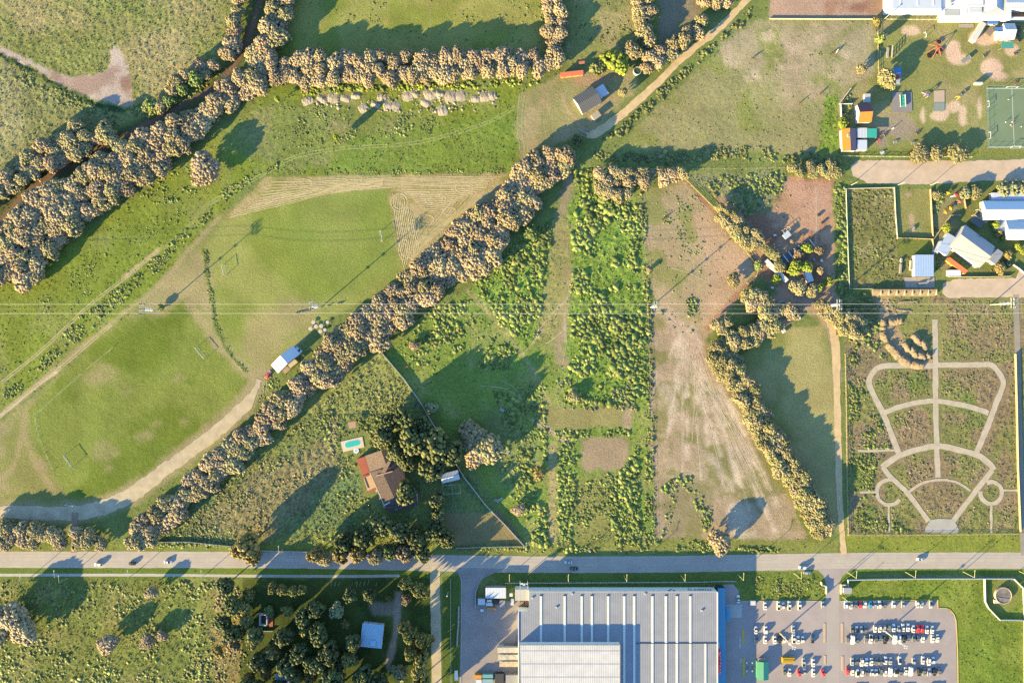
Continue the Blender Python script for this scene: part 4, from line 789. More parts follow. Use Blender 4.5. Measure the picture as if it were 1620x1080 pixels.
clumps('undergrowth', [
    ([(1048, 765), (1075, 750), (1095, 752), (1125, 800), (1130, 845), (1115, 840), (1095, 790), (1075, 770), (1060, 830), (1045, 850)], 110, .5, 1.6, .7, GB),
    ([(1105, 283), (1240, 272), (1240, 300), (1205, 335), (1180, 340), (1130, 310)], 260, .5, 1.8, .7, SG + GB, (22, .35, .6)),
    ([(1320, 285), (1337, 290), (1343, 458), (1380, 466), (1395, 520), (1400, 570), (1345, 580), (1340, 500), (1324, 455), (1322, 380)], 520, .5, 1.8, .8, YG + GB, (26, .3, .55)),
    ([(470, 128), (560, 134), (700, 132), (860, 122), (862, 134), (700, 143), (560, 146), (480, 150)], 330, .5, 1.6, .7, GB + LIM, (16, .3, .6)),
    ([(945, 225), (960, 205), (1000, 180), (1060, 125), (1110, 78), (1160, 35), (1190, 10), (1198, 22), (1150, 62), (1100, 105), (1060, 145), (1010, 195), (975, 225)], 230, .5, 1.7, .8, DG + YG, (14, .42, .6)),
    ([(930, 240), (1000, 242), (1080, 240), (1150, 228), (1240, 238), (1330, 246), (1330, 262), (1240, 256), (1150, 252), (1060, 258), (950, 258)], 420, .5, 1.6, .8, DG + YG + SG, (20, .35, .6)),
    ([(0, 625), (60, 570), (120, 505), (180, 460), (235, 415), (290, 365), (340, 322), (350, 330), (300, 375), (240, 440), (190, 480), (130, 535), (60, 595), (0, 645)], 430, .4, 1.3, .7, DG + GB, (18, .35, .6)),
    ([(350, 300), (410, 268), (440, 258), (440, 268), (400, 285), (355, 322)], 120, .4, 1.1, .7, DG + GB, (16, .35, .6)),
    ([(60, 470), (160, 395), (260, 330), (300, 330), (250, 380), (160, 450), (80, 520)], 170, .3, .9, .6, GB, (24, .45, .65)),
    ([(228, 250), (310, 245), (330, 300), (260, 330), (200, 330)], 120, .4, 1.3, .6, GB, (18, .4, .6)),
    ([(345, 455), (430, 140), (520, 150), (520, 250), (440, 262)], 10, .3, .9, .6, GB),
    ([(440, 160), (560, 170), (700, 185), (680, 215), (560, 222), (450, 240)], 260, .3, 1.0, .6, GB + SG, (22, .45, .65)),
    ([(420, 268), (800, 266), (800, 275), (420, 278)], 220, .3, .8, .7, DG + GB),
    ([(322, 396), (330, 396), (336, 470), (350, 520), (370, 558), (392, 588), (386, 590), (362, 560), (342, 522), (330, 470)], 130, .3, .8, .8, DG),
    ([(225, 860), (300, 800), (420, 715), (480, 665), (600, 560), (650, 620), (640, 650), (520, 680), (420, 760), (320, 860)], 700, .35, 1.25, .6, SG + YG + DG, (32, .4, .6)),
    ([(340, 820), (430, 760), (520, 730), (560, 760), (500, 810), (420, 850)], 330, .3, 1.1, .6, YG + BRN, (26, .4, .62)),
    ([(0, 920), (350, 920), (330, 1085), (0, 1085)], 950, .35, 1.6, .6, GB + DG + YG, (34, .42, .6)),
    ([(340, 920), (400, 930), (390, 1080), (330, 1080)], 170, .4, 1.4, .6, DG + YG + BRN, (22, .4, .6)),
    ([(1342, 600), (1395, 580), (1372, 610), (1392, 660), (1410, 710), (1385, 740), (1380, 800), (1440, 842), (1345, 842)], 560, .35, 1.4, .7, GB + DG, (26, .4, .6)),
    ([(1345, 470), (1610, 475), (1606, 842), (1345, 842)], 1300, .25, .9, .6, DG + YG + BRN, (30, .46, .64)),
    ([(1338, 300), (1416, 300), (1420, 376), (1470, 440), (1430, 456), (1344, 456)], 330, .3, 1.0, .6, DG + YG, (22, .42, .62)),
    ([(1040, 300), (1100, 300), (1125, 360), (1105, 410), (1060, 390)], 120, .3, .9, .6, GB + DG, (18, .45, .62)),
    ([(1024, 300), (1190, 430), (1120, 520), (1035, 440)], 60, .3, .9, .6, GB + DG),
    ([(1040, 490), (1110, 480), (1100, 530), (1060, 520)], 16, .4, 1.2, .7, GB),
    ([(1083, 475), (1100, 470), (1106, 498), (1090, 500)], 26, .6, 1.5, .8, GB),
    ([(880, 866), (1030, 850), (1240, 868), (1240, 874), (880, 876)], 210, .4, 1.5, .8, GB + DG, (20, .4, .6)),
    ([(700, 862), (860, 864), (880, 874), (720, 872)], 90, .3, 1.0, .7, GB + DG),
    ([(1168, 910), (1304, 914), (1304, 947), (1170, 948)], 280, .35, 1.2, .6, GB + DG, (16, .4, .6)),
    ([(470, -10), (860, -10), (860, 75), (480, 75)], 170, .3, .9, .7, SG + GB, (24, .52, .68)),
    ([(900, 0), (1000, 0), (1000, 100), (910, 100)], 90, .3, .9, .7, DG, (20, .45, .62)),
    ([(200, 170), (330, 110), (370, 100), (300, 160), (215, 200)], 170, .5, 1.6, .7, GB + DG),
    ([(30, 105), (190, 182), (180, 200), (100, 170), (20, 125)], 130, .4, 1.4, .7, DG + SG),
    ([(1040, 130), (1300, 40), (1320, 230), (1000, 230)], 60, .25, .6, .7, DG),
    ([(500, 660), (620, 650), (660, 690), (590, 730), (540, 760), (520, 720)], 260, .4, 1.4, .7, GB + DG + YG),
    ([(540, 770), (580, 780), (600, 850), (480, 860)], 120, .4, 1.3, .7, GB + DG),
    ([(250, 860), (330, 830), (400, 830), (390, 868), (250, 866)], 150, .4, 1.3, .7, GB + SG),
    ([(405, 600), (430, 590), (450, 615), (415, 660), (400, 640)], 80, .4, 1.1, .6, GB + DG),
    ([(1560, 300), (1500, 300), (1480, 345), (1500, 400), (1476, 440), (1476, 300)], 110, .4, 1.2, .7, GB + YG),
    ([(1555, 400), (1600, 400), (1600, 432), (1560, 432)], 60, .4, 1.1, .7, YG + GOL),
    ([(1335, 150), (1327, 240), (1340, 244), (1352, 150)], 60, .4, 1.2, .7, GB + YG),
], 'weeds and low shrubs scattered over the meadows')

# ------------------------------------------------------------------ buildings
WHITE = flatmat('white_paint', (248, 246, 240), .6, noise=.05, scale=.5)
WALLW = flatmat('white_wall', (236, 230, 220), .85, noise=.08, scale=.4)
PLAST = flatmat('plaster', (222, 204, 176), .9, noise=.1, scale=.4)
GREY = flatmat('grey_wall', (176, 170, 162), .85, noise=.1, scale=.4)
BRICKM = flatmat('brick_wall', (176, 104, 78), .9, noise=.2, scale=.6)
GLASS = mat('glass', (.02, .03, .04), .08, spec=.8)
DARK = mat('dark_metal', (.03, .03, .033), .5)
BLACK = mat('black_rubber', (.012, .012, .014), .7)
STEEL = mat('galvanised', (.45, .46, .47), .45, .6, noise=.1, scale=.6)
WOOD = flatmat('wood', (168, 128, 88), .85, noise=.2, scale=1.2)
PWOOD = flatmat('pale_wood', (226, 200, 152), .85, noise=.15, scale=1.0)
WCM_ = flatmat('bright_sheet', (250, 247, 240), .55)
ORANGE = flatmat('orange_tile', (250, 148, 62), .75, noise=.1, scale=.8, stripes=(0, .5, .15))
REDRF = flatmat('red_sheet', (206, 112, 84), .7, noise=.12, scale=.5, stripes=(0, .6, .2))
BLUERF = mat('blue_sheet', (.20, .33, .50), .5, .1, noise=.06, scale=.5)
TEAL = mat('teal_canvas', (.02, .22, .20), .7, noise=.15, scale=.6)
RIBS = mat('ribbed_roof', (.166, .184, .226), .7, .0, .15, noise=.14, scale=.14, stripes=(0, 1.05, .10))
RIBS2 = mat('white_ribbed_roof', (.31, .325, .36), .7, .0, noise=.16, scale=.2, stripes=(0, 1.3, .05))
ZINC = mat('zinc_roof', (.30, .34, .43), .6, .0, noise=.06, scale=.15, stripes=(0, .9, .12))
WROOF = flatmat('white_roof', (240, 238, 232), .5, noise=.05, scale=.2, stripes=(0, .9, .05))
DKROOF = mat('slate_sheet', (.07, .074, .085), .6, .0, noise=.08, scale=.3, stripes=(0, 1.0, .25))
TILEM = mat('clay_tiles', (.068, .054, .054), .9, noise=.75, scale=1.3, bump=.12)
TILEL = mat('pale_clay_tiles', (.125, .095, .08), .9, noise=.6, scale=1.3, bump=.12)
GREENP = mat('green_paint', (.03, .20, .13), .6)
YELL = flatmat('yellow_paint', (226, 178, 40), .6); REDP = flatmat('red_paint', (214, 40, 44), .5)
SOIL = mat('soil', (.135, .114, .084), .95, noise=.3, scale=.35, bump=.2)

def frame(A, B, D, z):                          # map corners at height z -> base point, heading, sizes
    a, b, d = (Vector(gp(*p, z)) for p in (A, B, D))
    ex = (b - a); ey = (d - a); rz = math.atan2(ex.y, ex.x)
    c = (b + d) / 2
    return (c.x, c.y, 0), rz, ex.length, ey.length
def openings(o, lx, ly, h, wmat=None, door=True, n=2, frame_m=None):
    fm = frame_m or WHITE
    for s in (-1, 1):
        for k in range(n):
            x = (k + .5 - n / 2) * lx / max(n, 1)
            if door and s < 0 and k == 0:
                d = MB().box(x - .5, x + .5, s * ly / 2 - .06, s * ly / 2 + .06, .02, 2.1).build('door', WOOD, o)
                MB().box(x + .3, x + .36, s * ly / 2 - .12, s * ly / 2 + .12, .95, 1.1).build('handle', STEEL, d)
                continue
            wf = MB().box(x - .65, x + .65, s * ly / 2 - .05, s * ly / 2 + .05, .95, 2.05).build('window', fm, o)
            MB().box(x - .55, x + .55, s * ly / 2 - .07, s * ly / 2 + .07, 1.05, 1.95).build('pane', GLASS, wf)
def slab(b, P, t=.12):                          # sloping sheet from 4 points, thickness t
    P = [Vector(p) for p in P]; n = (P[1] - P[0]).cross(P[3] - P[0]).normalized()
    if n.z < 0: P = P[::-1]; n = -n
    lo = [p - n * t for p in P]
    b.add(P + lo, [(0, 1, 2, 3), (7, 6, 5, 4)] + [((i + 1) % 4, i, 4 + i, 4 + (i + 1) % 4) for i in range(4)]); return b
def house(name, label, cat, A, B, D, h, roof='flat', rise=1.2, wm=None, rm=None, over=.35, rm2=None, win=2, group=None, parapet=False, door=True):
    wm = wm or WALLW; rm = rm or WROOF
    loc, rz, lx, ly = frame(A, B, D, h + (rise * .5 if roof != 'flat' else 0)); o = thing(name, label, cat, loc, rz, group)
    lx -= 2 * over; ly -= 2 * over; X, Y = lx / 2, ly / 2; e = over
    if roof == 'flat':
        MB().box(-X, X, -Y, Y, 0, h).build('wall', wm, o)
        MB().box(-X - e, X + e, -Y - e, Y + e, h + .003, h + .18).build('roof', rm, o)
        if parapet:
            b = MB()
            for q in ((-X - e, X + e, -Y - e, -Y - e + .25), (-X - e, X + e, Y + e - .25, Y + e), (-X - e, -X - e + .25, -Y - e + .25, Y + e - .25), (X + e - .25, X + e, -Y - e + .25, Y + e - .25)): b.box(*q, h + .183, h + .7)
            b.build('parapet', wm, o)
    elif roof == 'gable':                        # ridge along x
        b = MB(); zr = h + rise
        b.add([(-X, -Y, 0), (X, -Y, 0), (X, Y, 0), (-X, Y, 0), (-X, -Y, h), (X, -Y, h), (X, Y, h), (-X, Y, h), (-X, 0, zr), (X, 0, zr)],
              [(3, 2, 1, 0), (0, 1, 5, 4), (2, 3, 7, 6), (1, 2, 6, 9, 5), (3, 0, 4, 8, 7)]); b.build('wall', wm, o)
        k = rise / Y; za = h - k * e + .14
        slab(MB(), [(-X - e, -Y - e, za), (X + e, -Y - e, za), (X + e, 0, zr + .14), (-X - e, 0, zr + .14)]).build('roof_slope', rm, o)
        slab(MB(), [(-X - e, Y + e, za), (X + e, Y + e, za), (X + e, .004, zr + .14), (-X - e, .004, zr + .14)]).build('roof_slope', rm2 or rm, o)
        MB().tube((-X - e, 0, zr + .16), (X + e, 0, zr + .16), .09).build('ridge_cap', rm, o)
    elif roof == 'shed':                         # falls towards -y
        b = MB(); zr = h + rise
        b.add([(-X, -Y, 0), (X, -Y, 0), (X, Y, 0), (-X, Y, 0), (-X, -Y, h), (X, -Y, h), (X, Y, zr), (-X, Y, zr)], [(3, 2, 1, 0), (0, 1, 5, 4), (2, 3, 7, 6), (1, 2, 6, 5), (3, 0, 4, 7)]); b.build('wall', wm, o)
        k = rise / (2 * Y)
        slab(MB(), [(-X - e, -Y - e, h - k * e + .14), (X + e, -Y - e, h - k * e + .14), (X + e, Y + e, zr + k * e + .14), (-X - e, Y + e, zr + k * e + .14)]).build('roof', rm, o)
    elif roof == 'open':                         # roof on posts
        b = MB()
        for sx in (-1, 1):
            for sy in (-1, 1):
                MB().tube((sx * (X - .1), sy * (Y - .1), 0), (sx * (X - .1), sy * (Y - .1), h), .08).build('post', wm, o)
        MB().box(-X - e, X + e, -Y - e, Y + e, h, h + .12).build('roof', rm, o)
    if win and roof != 'open': openings(o, lx, ly, h, n=win, door=door)
    return o
def rect(x0, y0, x1, y1): return (x0, y1), (x1, y1), (x0, y0)          # A (left, near), B (right, near), D (left, far)

# ---- the warehouse
ZW = 8.0
cx, cy = gp(980, 1070); wh = thing('warehouse', 'huge grey ribbed warehouse with white skylight strips and a taller white block', 'warehouse', (cx, cy, 0))
def wl(px, py, z): x, y = gp(px, py, z); return (x - cx, y - cy)
body = [wl(*p, ZW) for p in [(837, 936), (1135, 936), (1135, 1205), (820, 1205), (820, 967), (837, 967)]]
NWALL = mat('cladding', (.52, .55, .58), .5, .1, noise=.05, scale=.3)
MB().prism(body, 0, ZW - .25).build('wall', NWALL, wh)
MB().prism(body, ZW - .247, ZW).build('roof', RIBS, wh)
x0, yn = wl(837, 936, ZW); x1 = wl(1135, 936, ZW)[0]
for k in range(9):                               # cladding panels of the north wall
    a, b2 = x0 + (x1 - x0) * k / 9 + .06, x0 + (x1 - x0) * (k + 1) / 9 - .06
    MB().box(a, b2, yn + .01, yn + .12, .3, ZW - .3).build('wall_panel', NWALL, wh)
MB().box(x0, x1, yn + .14, yn + .4, ZW - .25, ZW + .25).build('parapet', WALLW, wh)
ye = wl(1135, 1205, ZW)[1]
MB().box(x1 - .3, x1 + .25, ye, yn - .01, ZW + .003, ZW + .45).build('parapet', WHITE, wh)
xw, yw = wl(820, 967, ZW)
MB().box(xw - .2, xw + .3, ye, yw, ZW + .003, ZW + .4).build('parapet', WHITE, wh)
SKY_ = flatmat('skylight', (250, 244, 228), .5, noise=.06, scale=.4)
for px in (855.8, 893.3, 920.3, 936.3, 962, 987.5, 1003.3, 1032, 1053.5, 1070.8, 1092):
    yend = 1018 if px < 980 else 1205
    a, t = wl(px - 1.8, 942, ZW), wl(px + 1.8, yend, ZW)
    s_ = MB().box(a[0], t[0], t[1], a[1], ZW + .01, ZW + .22).build('skylight', SKY_, wh)
    MB().box(a[0] - .1, t[0] + .1, a[1], a[1] + .5, ZW + .01, ZW + .3).build('end_flashing', DARK, s_)
a, t = wl(1114.5, 1017, ZW), wl(1117.5, 1205, ZW); MB().box(a[0], t[0], t[1], a[1], ZW + .01, ZW + .22).build('skylight', SKY_, wh)
a, t = wl(1006, 1016.4, ZW), wl(1134, 1017.2, ZW); MB().box(a[0], t[0], t[1], a[1], ZW + .005, ZW + .3).build('expansion_joint', DARK, wh)
ZT = 11.6
tall = [wl(*p, ZT) for p in [(823, 1019), (981, 1019), (981, 1205), (827, 1205)]]
MB().prism(tall, ZW + .01, ZT - .2).build('upper_block', NWALL, wh)
tr = MB().prism(tall, ZT - .197, ZT).build('upper_roof', RIBS2, wh)
b = MB(); a, t = wl(823, 1019, ZT), wl(981, 1205, ZT)
for k in range(9):
    y = a[1] - (a[1] - t[1]) * (k + .5) / 9; b.box(a[0] + .4, t[0] - .2, y - .12, y + .12, ZT + .004, ZT + .1)
b.build('seam', flatmat('roof_seam', (226, 214, 200), .7), tr)
b = MB(); b.box(a[0] - .1, t[0] + .1, a[1] - .25, a[1] + .05, ZT + .004, ZT + .45); b.box(t[0] - .25, t[0] + .05, t[1], a[1] - .26, ZT + .004, ZT + .45); b.build('upper_parapet', GREY, wh)
lo = [wl(*p, 6) for p in [(815, 932), (837, 932), (837, 949.5), (815, 949.5)]]
MB().prism(lo, 0, 5.8).build('corner_annexe', NWALL, wh); MB().prism(lo, 5.803, 6).build('annexe_roof', flatmat('annexe_sheet', (226, 212, 190), .6, stripes=(0, .8, .15)), wh)
lo = [wl(*p, 5.5) for p in [(1136, 930), (1147.5, 930), (1148.5, 1205), (1136, 1205)]]
MB().prism(lo, 0, 5.3).build('east_wing', GLASS, wh); MB().prism(lo, 5.303, 5.5).build('east_wing_roof', mat('shade_blue_roof', (.045, .17, .30), .6, .0), wh)  # pale roof lying in shade: the shade's blue is put into its colour
lo = [wl(*p, 4) for p in [(1148.5, 960), (1155, 960), (1155, 982), (1148.5, 982)]]; MB().prism(lo, 3.7, 4).build('entrance_canopy', MATS['shade_blue_roof'], wh)
for q, (px, py) in enumerate([(842, 945), (905, 938.5), (1020, 938.5), (880, 960), (1110, 965)]):
    v = wl(px, py, ZW); MB().box(v[0] - .5, v[0] + .5, v[1] - .5, v[1] + .5, ZW, ZW + .6).build('roof_vent', STEEL, wh)
def text(body, size, loc, rot, m, parent, name='lettering', ext=.06, align='LEFT'):
    c = bpy.data.curves.new(name, 'FONT'); c.body = body; c.size = size; c.extrude = ext; c.align_x = align; c.materials.append(m)
    t_ = bpy.data.objects.new(name, c); COL.objects.link(t_); bpy.context.view_layer.update()
    me = bpy.data.meshes.new_from_object(t_.evaluated_get(bpy.context.evaluated_depsgraph_get())); bpy.data.objects.remove(t_); bpy.data.curves.remove(c)
    me.name = name; o = put(name, me, parent, loc); o.rotation_euler = rot; return o
LETT = mat('sign_blue', (.06, .12, .24), .5)
v = wl(1129, 936, ZW); text('makro', 5.6, (v[0], yn + .2, 3.2), (R(90), 0, R(180)), LETT, wh)
v2 = wl(1068, 936, ZW); b = MB()
b.prism([(0, 0), (1.1, 0), (1.1, 1.5), (0, 1.5)], 0, .06); b.prism([(1.2, 1.6), (2.6, 1.6), (2.6, 3.4), (1.2, 3.4)], 0, .06); b.prism([(-1.5, 1.6), (-.1, 1.6), (-.1, 3.4), (-1.5, 3.4)], 0, .06)
o_ = b.build('emblem', LETT, wh); o_.location = (v2[0] - 1, yn + .16, 3.4); o_.rotation_euler = (R(90), 0, R(180))
v = wl(1137.5, 1066, ZW); v3 = wl(1137.5, 1018, ZW)
sg = thing('rooftop_sign', 'row of red letters standing on the east edge of the warehouse roof', 'sign', (cx + v[0] + .5, cy + v[1], ZW - 2.4))
text('makro', 5.6, (0, 0, .3), (R(90), 0, R(90)), REDP, sg, ext=.25); MB().box(-.3, .3, -.2, v3[1] - v[1], -.0, .3).build('sign_rail', WHITE, sg)
for k in range(6): MB().bar((-.25, (v3[1] - v[1]) * k / 5, .1), (-.9, (v3[1] - v[1]) * k / 5, 2.2), .1, .1).build('strut', STEEL, sg)
# ---- ground works near the warehouse
sheet('entrance_pad', [(1148, 955), (1174, 955), (1174, 976.5), (1148, 976.5)], flatmat('pad_concrete', (206, 198, 186), .9, noise=.1, scale=.4))
for i, (y0, y1) in enumerate([(995, 1018), (1040, 1070)]): sheet('painted_strip', [(1173.5 + i, y0), (1177 + i, y0), (1177.5 + i, y1), (1174 + i, y1)], flatmat('road_yellow', (238, 196, 70), .8, noise=.15, scale=.6))
for i in range(10): sheet('crossing_bar', [(1169.5, 1006 + i * 1.9), (1172, 1006 + i * 1.9), (1172, 1006.9 + i * 1.9), (1169.5, 1006.9 + i * 1.9)], WHITE)
for i in range(4): sheet('crossing_bar', [(1171, 1041 + i * 2), (1173, 1041 + i * 2), (1173, 1042 + i * 2), (1171, 1042 + i * 2)], WHITE)
def kerb(name, P, m, hgt=.14, wd=.35, lbl=None):
    b = MB(); V = [Vector(gp(*p)) for p in P]
    for p, q in zip(V[:-1], V[1:]): b.bar((p.x, p.y, hgt / 2 + .03), (q.x, q.y, hgt / 2 + .03), wd, hgt + .06)
    o = b.build(name, m); o['kind'] = 'structure'; return o
KY = flatmat('kerb_yellow', (232, 200, 120), .8, noise=.12, scale=.8)
kerb('kerb', [(1483.5, 948), (1484, 961.5), (1497, 961.5), (1503, 964), (1509, 971), (1512.5, 981), (1515, 1030), (1517.5, 1200)], KY, .14, .45)
kerb('kerb', [(1170, 950), (1306, 950)], CONC); kerb('kerb', [(1329, 950), (1483, 948)], KY)
kerb('kerb', [(729.5, 1080), (729.5, 985), (729.8, 916), (727, 908)], CONC)
for x0, y0, x1, y1 in [(1303, 985, 1306, 1016), (1303.5, 1036, 1306.5, 1050), (1330.5, 985, 1334, 1016), (1331, 1037, 1334.5, 1060)]:
    a, t = gp(x0, y1), gp(x1, y0); o_ = MB().box(a[0], t[0], a[1], t[1], .03, .2).build('kerb', flatmat('island_concrete', (222, 190, 150), .85, noise=.1, scale=.5)); o_['kind'] = 'structure'

# ---- dwellings and sheds
house('farmhouse', 'farmhouse with dark ribbed gable roof and white gable wall beside the dirt road', 'house', (920.6, 180.5), (951.7, 161.7), (907.6, 153), 3.6, 'gable', 2.2, WALLW, DKROOF, .5)
house('annexe', 'bluish flat roofed annexe in the shadow at the right end of the dark farmhouse', 'annexe', (950, 155.5), (963, 147.5), (941, 141), 2.8, 'shed', .3, WALLW, ZINC, .2, win=1)
house('barn', 'long low red roofed shed with orange front below the windbreak', 'shed', (887, 122), (923, 118), (886.5, 115.5), 2.6, 'shed', .7, flatmat('orange_wall', (236, 168, 92), .8), REDRF, .25, win=3)
house('outhouse', 'small red roofed hut in the shadow behind the long red shed', 'shed', (916, 101.5), (925, 100), (916, 98), 2.2, 'shed', .3, GREY, REDRF, .15, win=0)
house('hut', 'small concrete store with a pale wall below the dark farmhouse', 'shed', (940, 191), (951, 183), (935, 182), 2.4, 'flat', 0, GREY, flatmat('bare_slab', (196, 176, 146), .9, noise=.15, scale=.6), .1, win=0)
# tile roofed house by the pool
th_c = gp(612, 765); th = thing('tiled_house', 'large house with dark clay tile roofs and red terraces beside the pool', 'house', (*th_c, 0))
def tl(px, py, z=4.): x, y = gp(px, py, z); return (x - th_c[0], y - th_c[1])
REDT = flatmat('red_terrace', (196, 104, 78), .85, noise=.12, scale=.5)
MB().prism([tl(595, 728), (tl(635, 722)), tl(642, 775), tl(659, 780), tl(660, 797), tl(625, 806), tl(607, 802), tl(594, 752)], 0, 4.2).build('wall', PLAST, th)
def face(name, P, m, t=.15, parent=th):          # tiled plane over px points with own heights
    V = []
    for px, py, z in P: x, y = gp(px, py, z); V.append((x - th_c[0], y - th_c[1], z))
    return slab(MB(), V, t).build(name, m, parent)
face('roof_slope', [(577, 721, 4.6), (586, 749, 4.6), (612, 738, 6.2), (603, 712, 6.2)], TILEL)
face('roof_slope', [(603, 712, 6.2), (612, 738, 6.2), (636, 733, 4.6), (630, 708, 4.6)], TILEM)
face('roof_slope', [(584, 747, 4.7), (608, 801, 4.7), (625, 790, 6.3), (603, 742, 6.3)], TILEM)
face('roof_slope', [(603, 742, 6.3), (625, 790, 6.3), (652, 780, 4.7), (632, 735, 4.7)], TILEM)
face('roof_slope', [(608, 799, 5.5), (636, 783, 5.5), (658, 783, 4.6), (661, 797, 4.4)], TILEM)
face('roof_slope', [(608, 800, 5.5), (661, 797.5, 4.4), (648, 803, 3.6), (616, 811, 3.6)], TILEM)
f_ = face('chimney_roof', [(603, 746, 7.0), (614, 729, 7.0), (618, 731, 7.4), (609, 748, 7.4)], TILEL)
face('ridge_wall', [(595, 753, 6.4), (621, 746, 6.4), (621, 744.6, 6.4), (595, 751.5, 6.4)], flatmat('ridge_plaster', (236, 176, 140), .85), .9)
face('wall_coping', [(584, 747, 4.9), (608, 802, 4.9), (609.5, 801, 4.9), (585.5, 746.5, 4.9)], flatmat('coping', (226, 192, 156), .85), .3)
face('wall_coping', [(608, 800, 5.6), (637, 783, 5.6), (637, 781.6, 5.6), (608, 798, 5.6)], WALLW, .3)
tr_ = face('terrace', [(564, 726, 2.6), (574, 752, 2.6), (585, 747, 2.6), (577, 722, 2.6)], REDT, 2.55)
tr2 = face('porch', [(573, 753, 2.8), (582, 779, 2.8), (597, 774, 2.8), (590, 747, 2.8)], REDT, 2.75)
face('porch_roof', [(575, 756, 3.1), (581.5, 776, 3.1), (595, 770, 3.3), (588.5, 749, 3.3)], flatmat('light_tiles', (226, 180, 128), .9, noise=.35, scale=1.5, bump=.1), .15)
face('skylight', [(576, 756, 3.25), (582, 772, 3.25), (584, 771, 3.28), (578, 755.5, 3.28)], GLASS, .06)
for q in range(4):
    a = tl(586 + q * 5.3, 752 + q * 12.0, 1.5); w_ = MB().box(a[0] - .7, a[0] - .2, a[1] - .6, a[1] + .6, 1, 2.1).build('window', WHITE, th); MB().box(a[0] - .73, a[0] - .68, a[1] - .45, a[1] + .45, 1.1, 2.0).build('pane', GLASS, w_)
# pool
pl = thing('swimming_pool', 'turquoise swimming pool with pale rim and round jacuzzi beside the tiled house', 'pool', (*gp(558, 702), 0), R(13))
k = PX
deck = [(-17.5 * k, -9 * k), (17 * k, -9 * k), (17.5 * k, 8 * k), (-18 * k, 8 * k)]
MB().prism(deck, 0, .25).build('deck', flatmat('pool_deck', (240, 216, 176), .8, noise=.06, scale=.6), pl)
ov = [(13 * k * math.copysign(abs(math.cos(t)) ** .5, math.cos(t)), .5 * k + 5 * k * math.copysign(abs(math.sin(t)) ** .6, math.sin(t))) for t in np.linspace(0, 6.283, 33)[:-1]]
MB().prism(ov, .253, .29).build('rim', WHITE, pl)
WAT = flatmat('pool_water', (80, 208, 190), .06, spec=.7)
MB().prism([(x * .94, y * .93) for x, y in ov], .292, .31).build('water', WAT, pl)
jz = MB().lathe([(0, .3), (4.4 * k, .3), (4.4 * k, 0)], 24, (3 * k, -11.5 * k, 0)).build('jacuzzi', WHITE, pl)
MB().lathe([(0, .33), (2.2 * k, .33), (2.2 * k, .29)], 20, (3 * k, -11.5 * k, 0)).build('jacuzzi_water', flatmat('jacuzzi_water', (206, 214, 206), .1, spec=.7), jz)
for s in (-.25, .25): MB().tube((14 * k, .5 + s, .3), (14 * k, .5 + s, 1.1), .03).build('ladder_rail', STEEL, pl)
house('gazebo', 'small square pinkish roof standing above the pool', 'gazebo', *((552, 678), (563, 675.5), (551.5, 668.5)), 2.5, 'open', 0, WOOD, flatmat('gazebo_roof', (206, 160, 140), .85, noise=.1, scale=1), .2, win=0)
house('barn', 'small white roofed barn right of the house grove', 'barn', (699, 765), (727, 758), (697, 750), 3.2, 'gable', .9, GREY, WROOF, .3, win=0)
b_ = thing('animal_pen', 'dark fenced pen below the small white barn', 'pen', (*gp(715, 775), 0))
for x0, y0, x1, y1 in [(-14, -8, 12, -10), (-14, 6, 14, 4), (-14, -8, -14, 6), (12, -10, 14, 4), (0, -9, 1, 5)]:
    MB().bar((x0 * PX, -y0 * PX, 1.2), (x1 * PX, -y1 * PX, 1.2), .12, .12).build('rail', STEEL, b_)
    MB().tube((x0 * PX, -y0 * PX, 0), (x0 * PX, -y0 * PX, 1.25), .06).build('post', STEEL, b_)
# club house
house('clubhouse', 'club hut with a bright white and a shaded blue roof slope beside the pitches', 'hut', (427, 577), (438.3, 590), (462.6, 547), 3.0, 'gable', 2.9, WALLW, WCM_, .3, win=2)
house('lean_to', 'pale wooden terrace roof along the lower side of the club hut', 'terrace', (459.5, 582), (471, 573), (455, 577), 2.6, 'open', 0, WOOD, flatmat('pale_sheet', (238, 206, 158), .8, noise=.08, scale=.5), .1, win=0)
house('lean_to', 'brown wooden porch at the lower left of the club hut', 'terrace', (452, 591), (459.5, 584), (446, 586), 2.5, 'open', 0, WOOD, flatmat('brown_sheet', (202, 166, 128), .85, noise=.15, scale=.7), .1, win=0)
# bottom left buildings
house('blue_house', 'blue metal roofed house in the shaded garden at the bottom', 'house', (571, 1022.5), (605, 1026), (572, 985), 3.6, 'gable', .8, WALLW, mat('blue_zinc', (.19, .32, .46), .5, .0, noise=.08, scale=.2, stripes=(0, .9, .12)), .4)
house('chimney_hut', 'small bluish roof box at the lower middle of the blue roofed house', 'roof box', (586, 1021), (594.5, 1021), (586, 1012), 4.5, 'flat', 0, WALLW, BLUERF, .1, win=0)
rn = thing('ruin', 'small roofless ruin with white wall tops and pink terrace in the garden', 'ruin', (*gp(424, 978), 0))
b = MB(); W_, H_ = 3.2 * 1.4, 8.2
for q in ((-W_, -W_ + .5, -3.4, 3.4), (-.2, .3, -3.4, 3.4), (-W_ + .51, -.21, 2.9, 3.4), (-W_ + .51, -.21, -3.4, -2.9)): b.box(*q, 0, 2.4)
b.build('wall', WALLW, rn); MB().box(-W_ + .5, -.2, -2.9, 2.9, .03, .12).build('floor_slab', DARK, rn)
MB().box(.8, 3.0, -4.8, 3.2, 0, .3).build('terrace', REDT, rn); MB().box(-6.8, 3.2, -7.3, -7.0, 0, 1.2).build('garden_wall', PLAST, rn)
house('shack', 'pale blue and white roof among golden trees at the bottom edge', 'shed', (434, 1088), (460, 1084), (440, 1066), 3.2, 'gable', .5, WALLW, WROOF, .2, rm2=BLUERF, win=0)
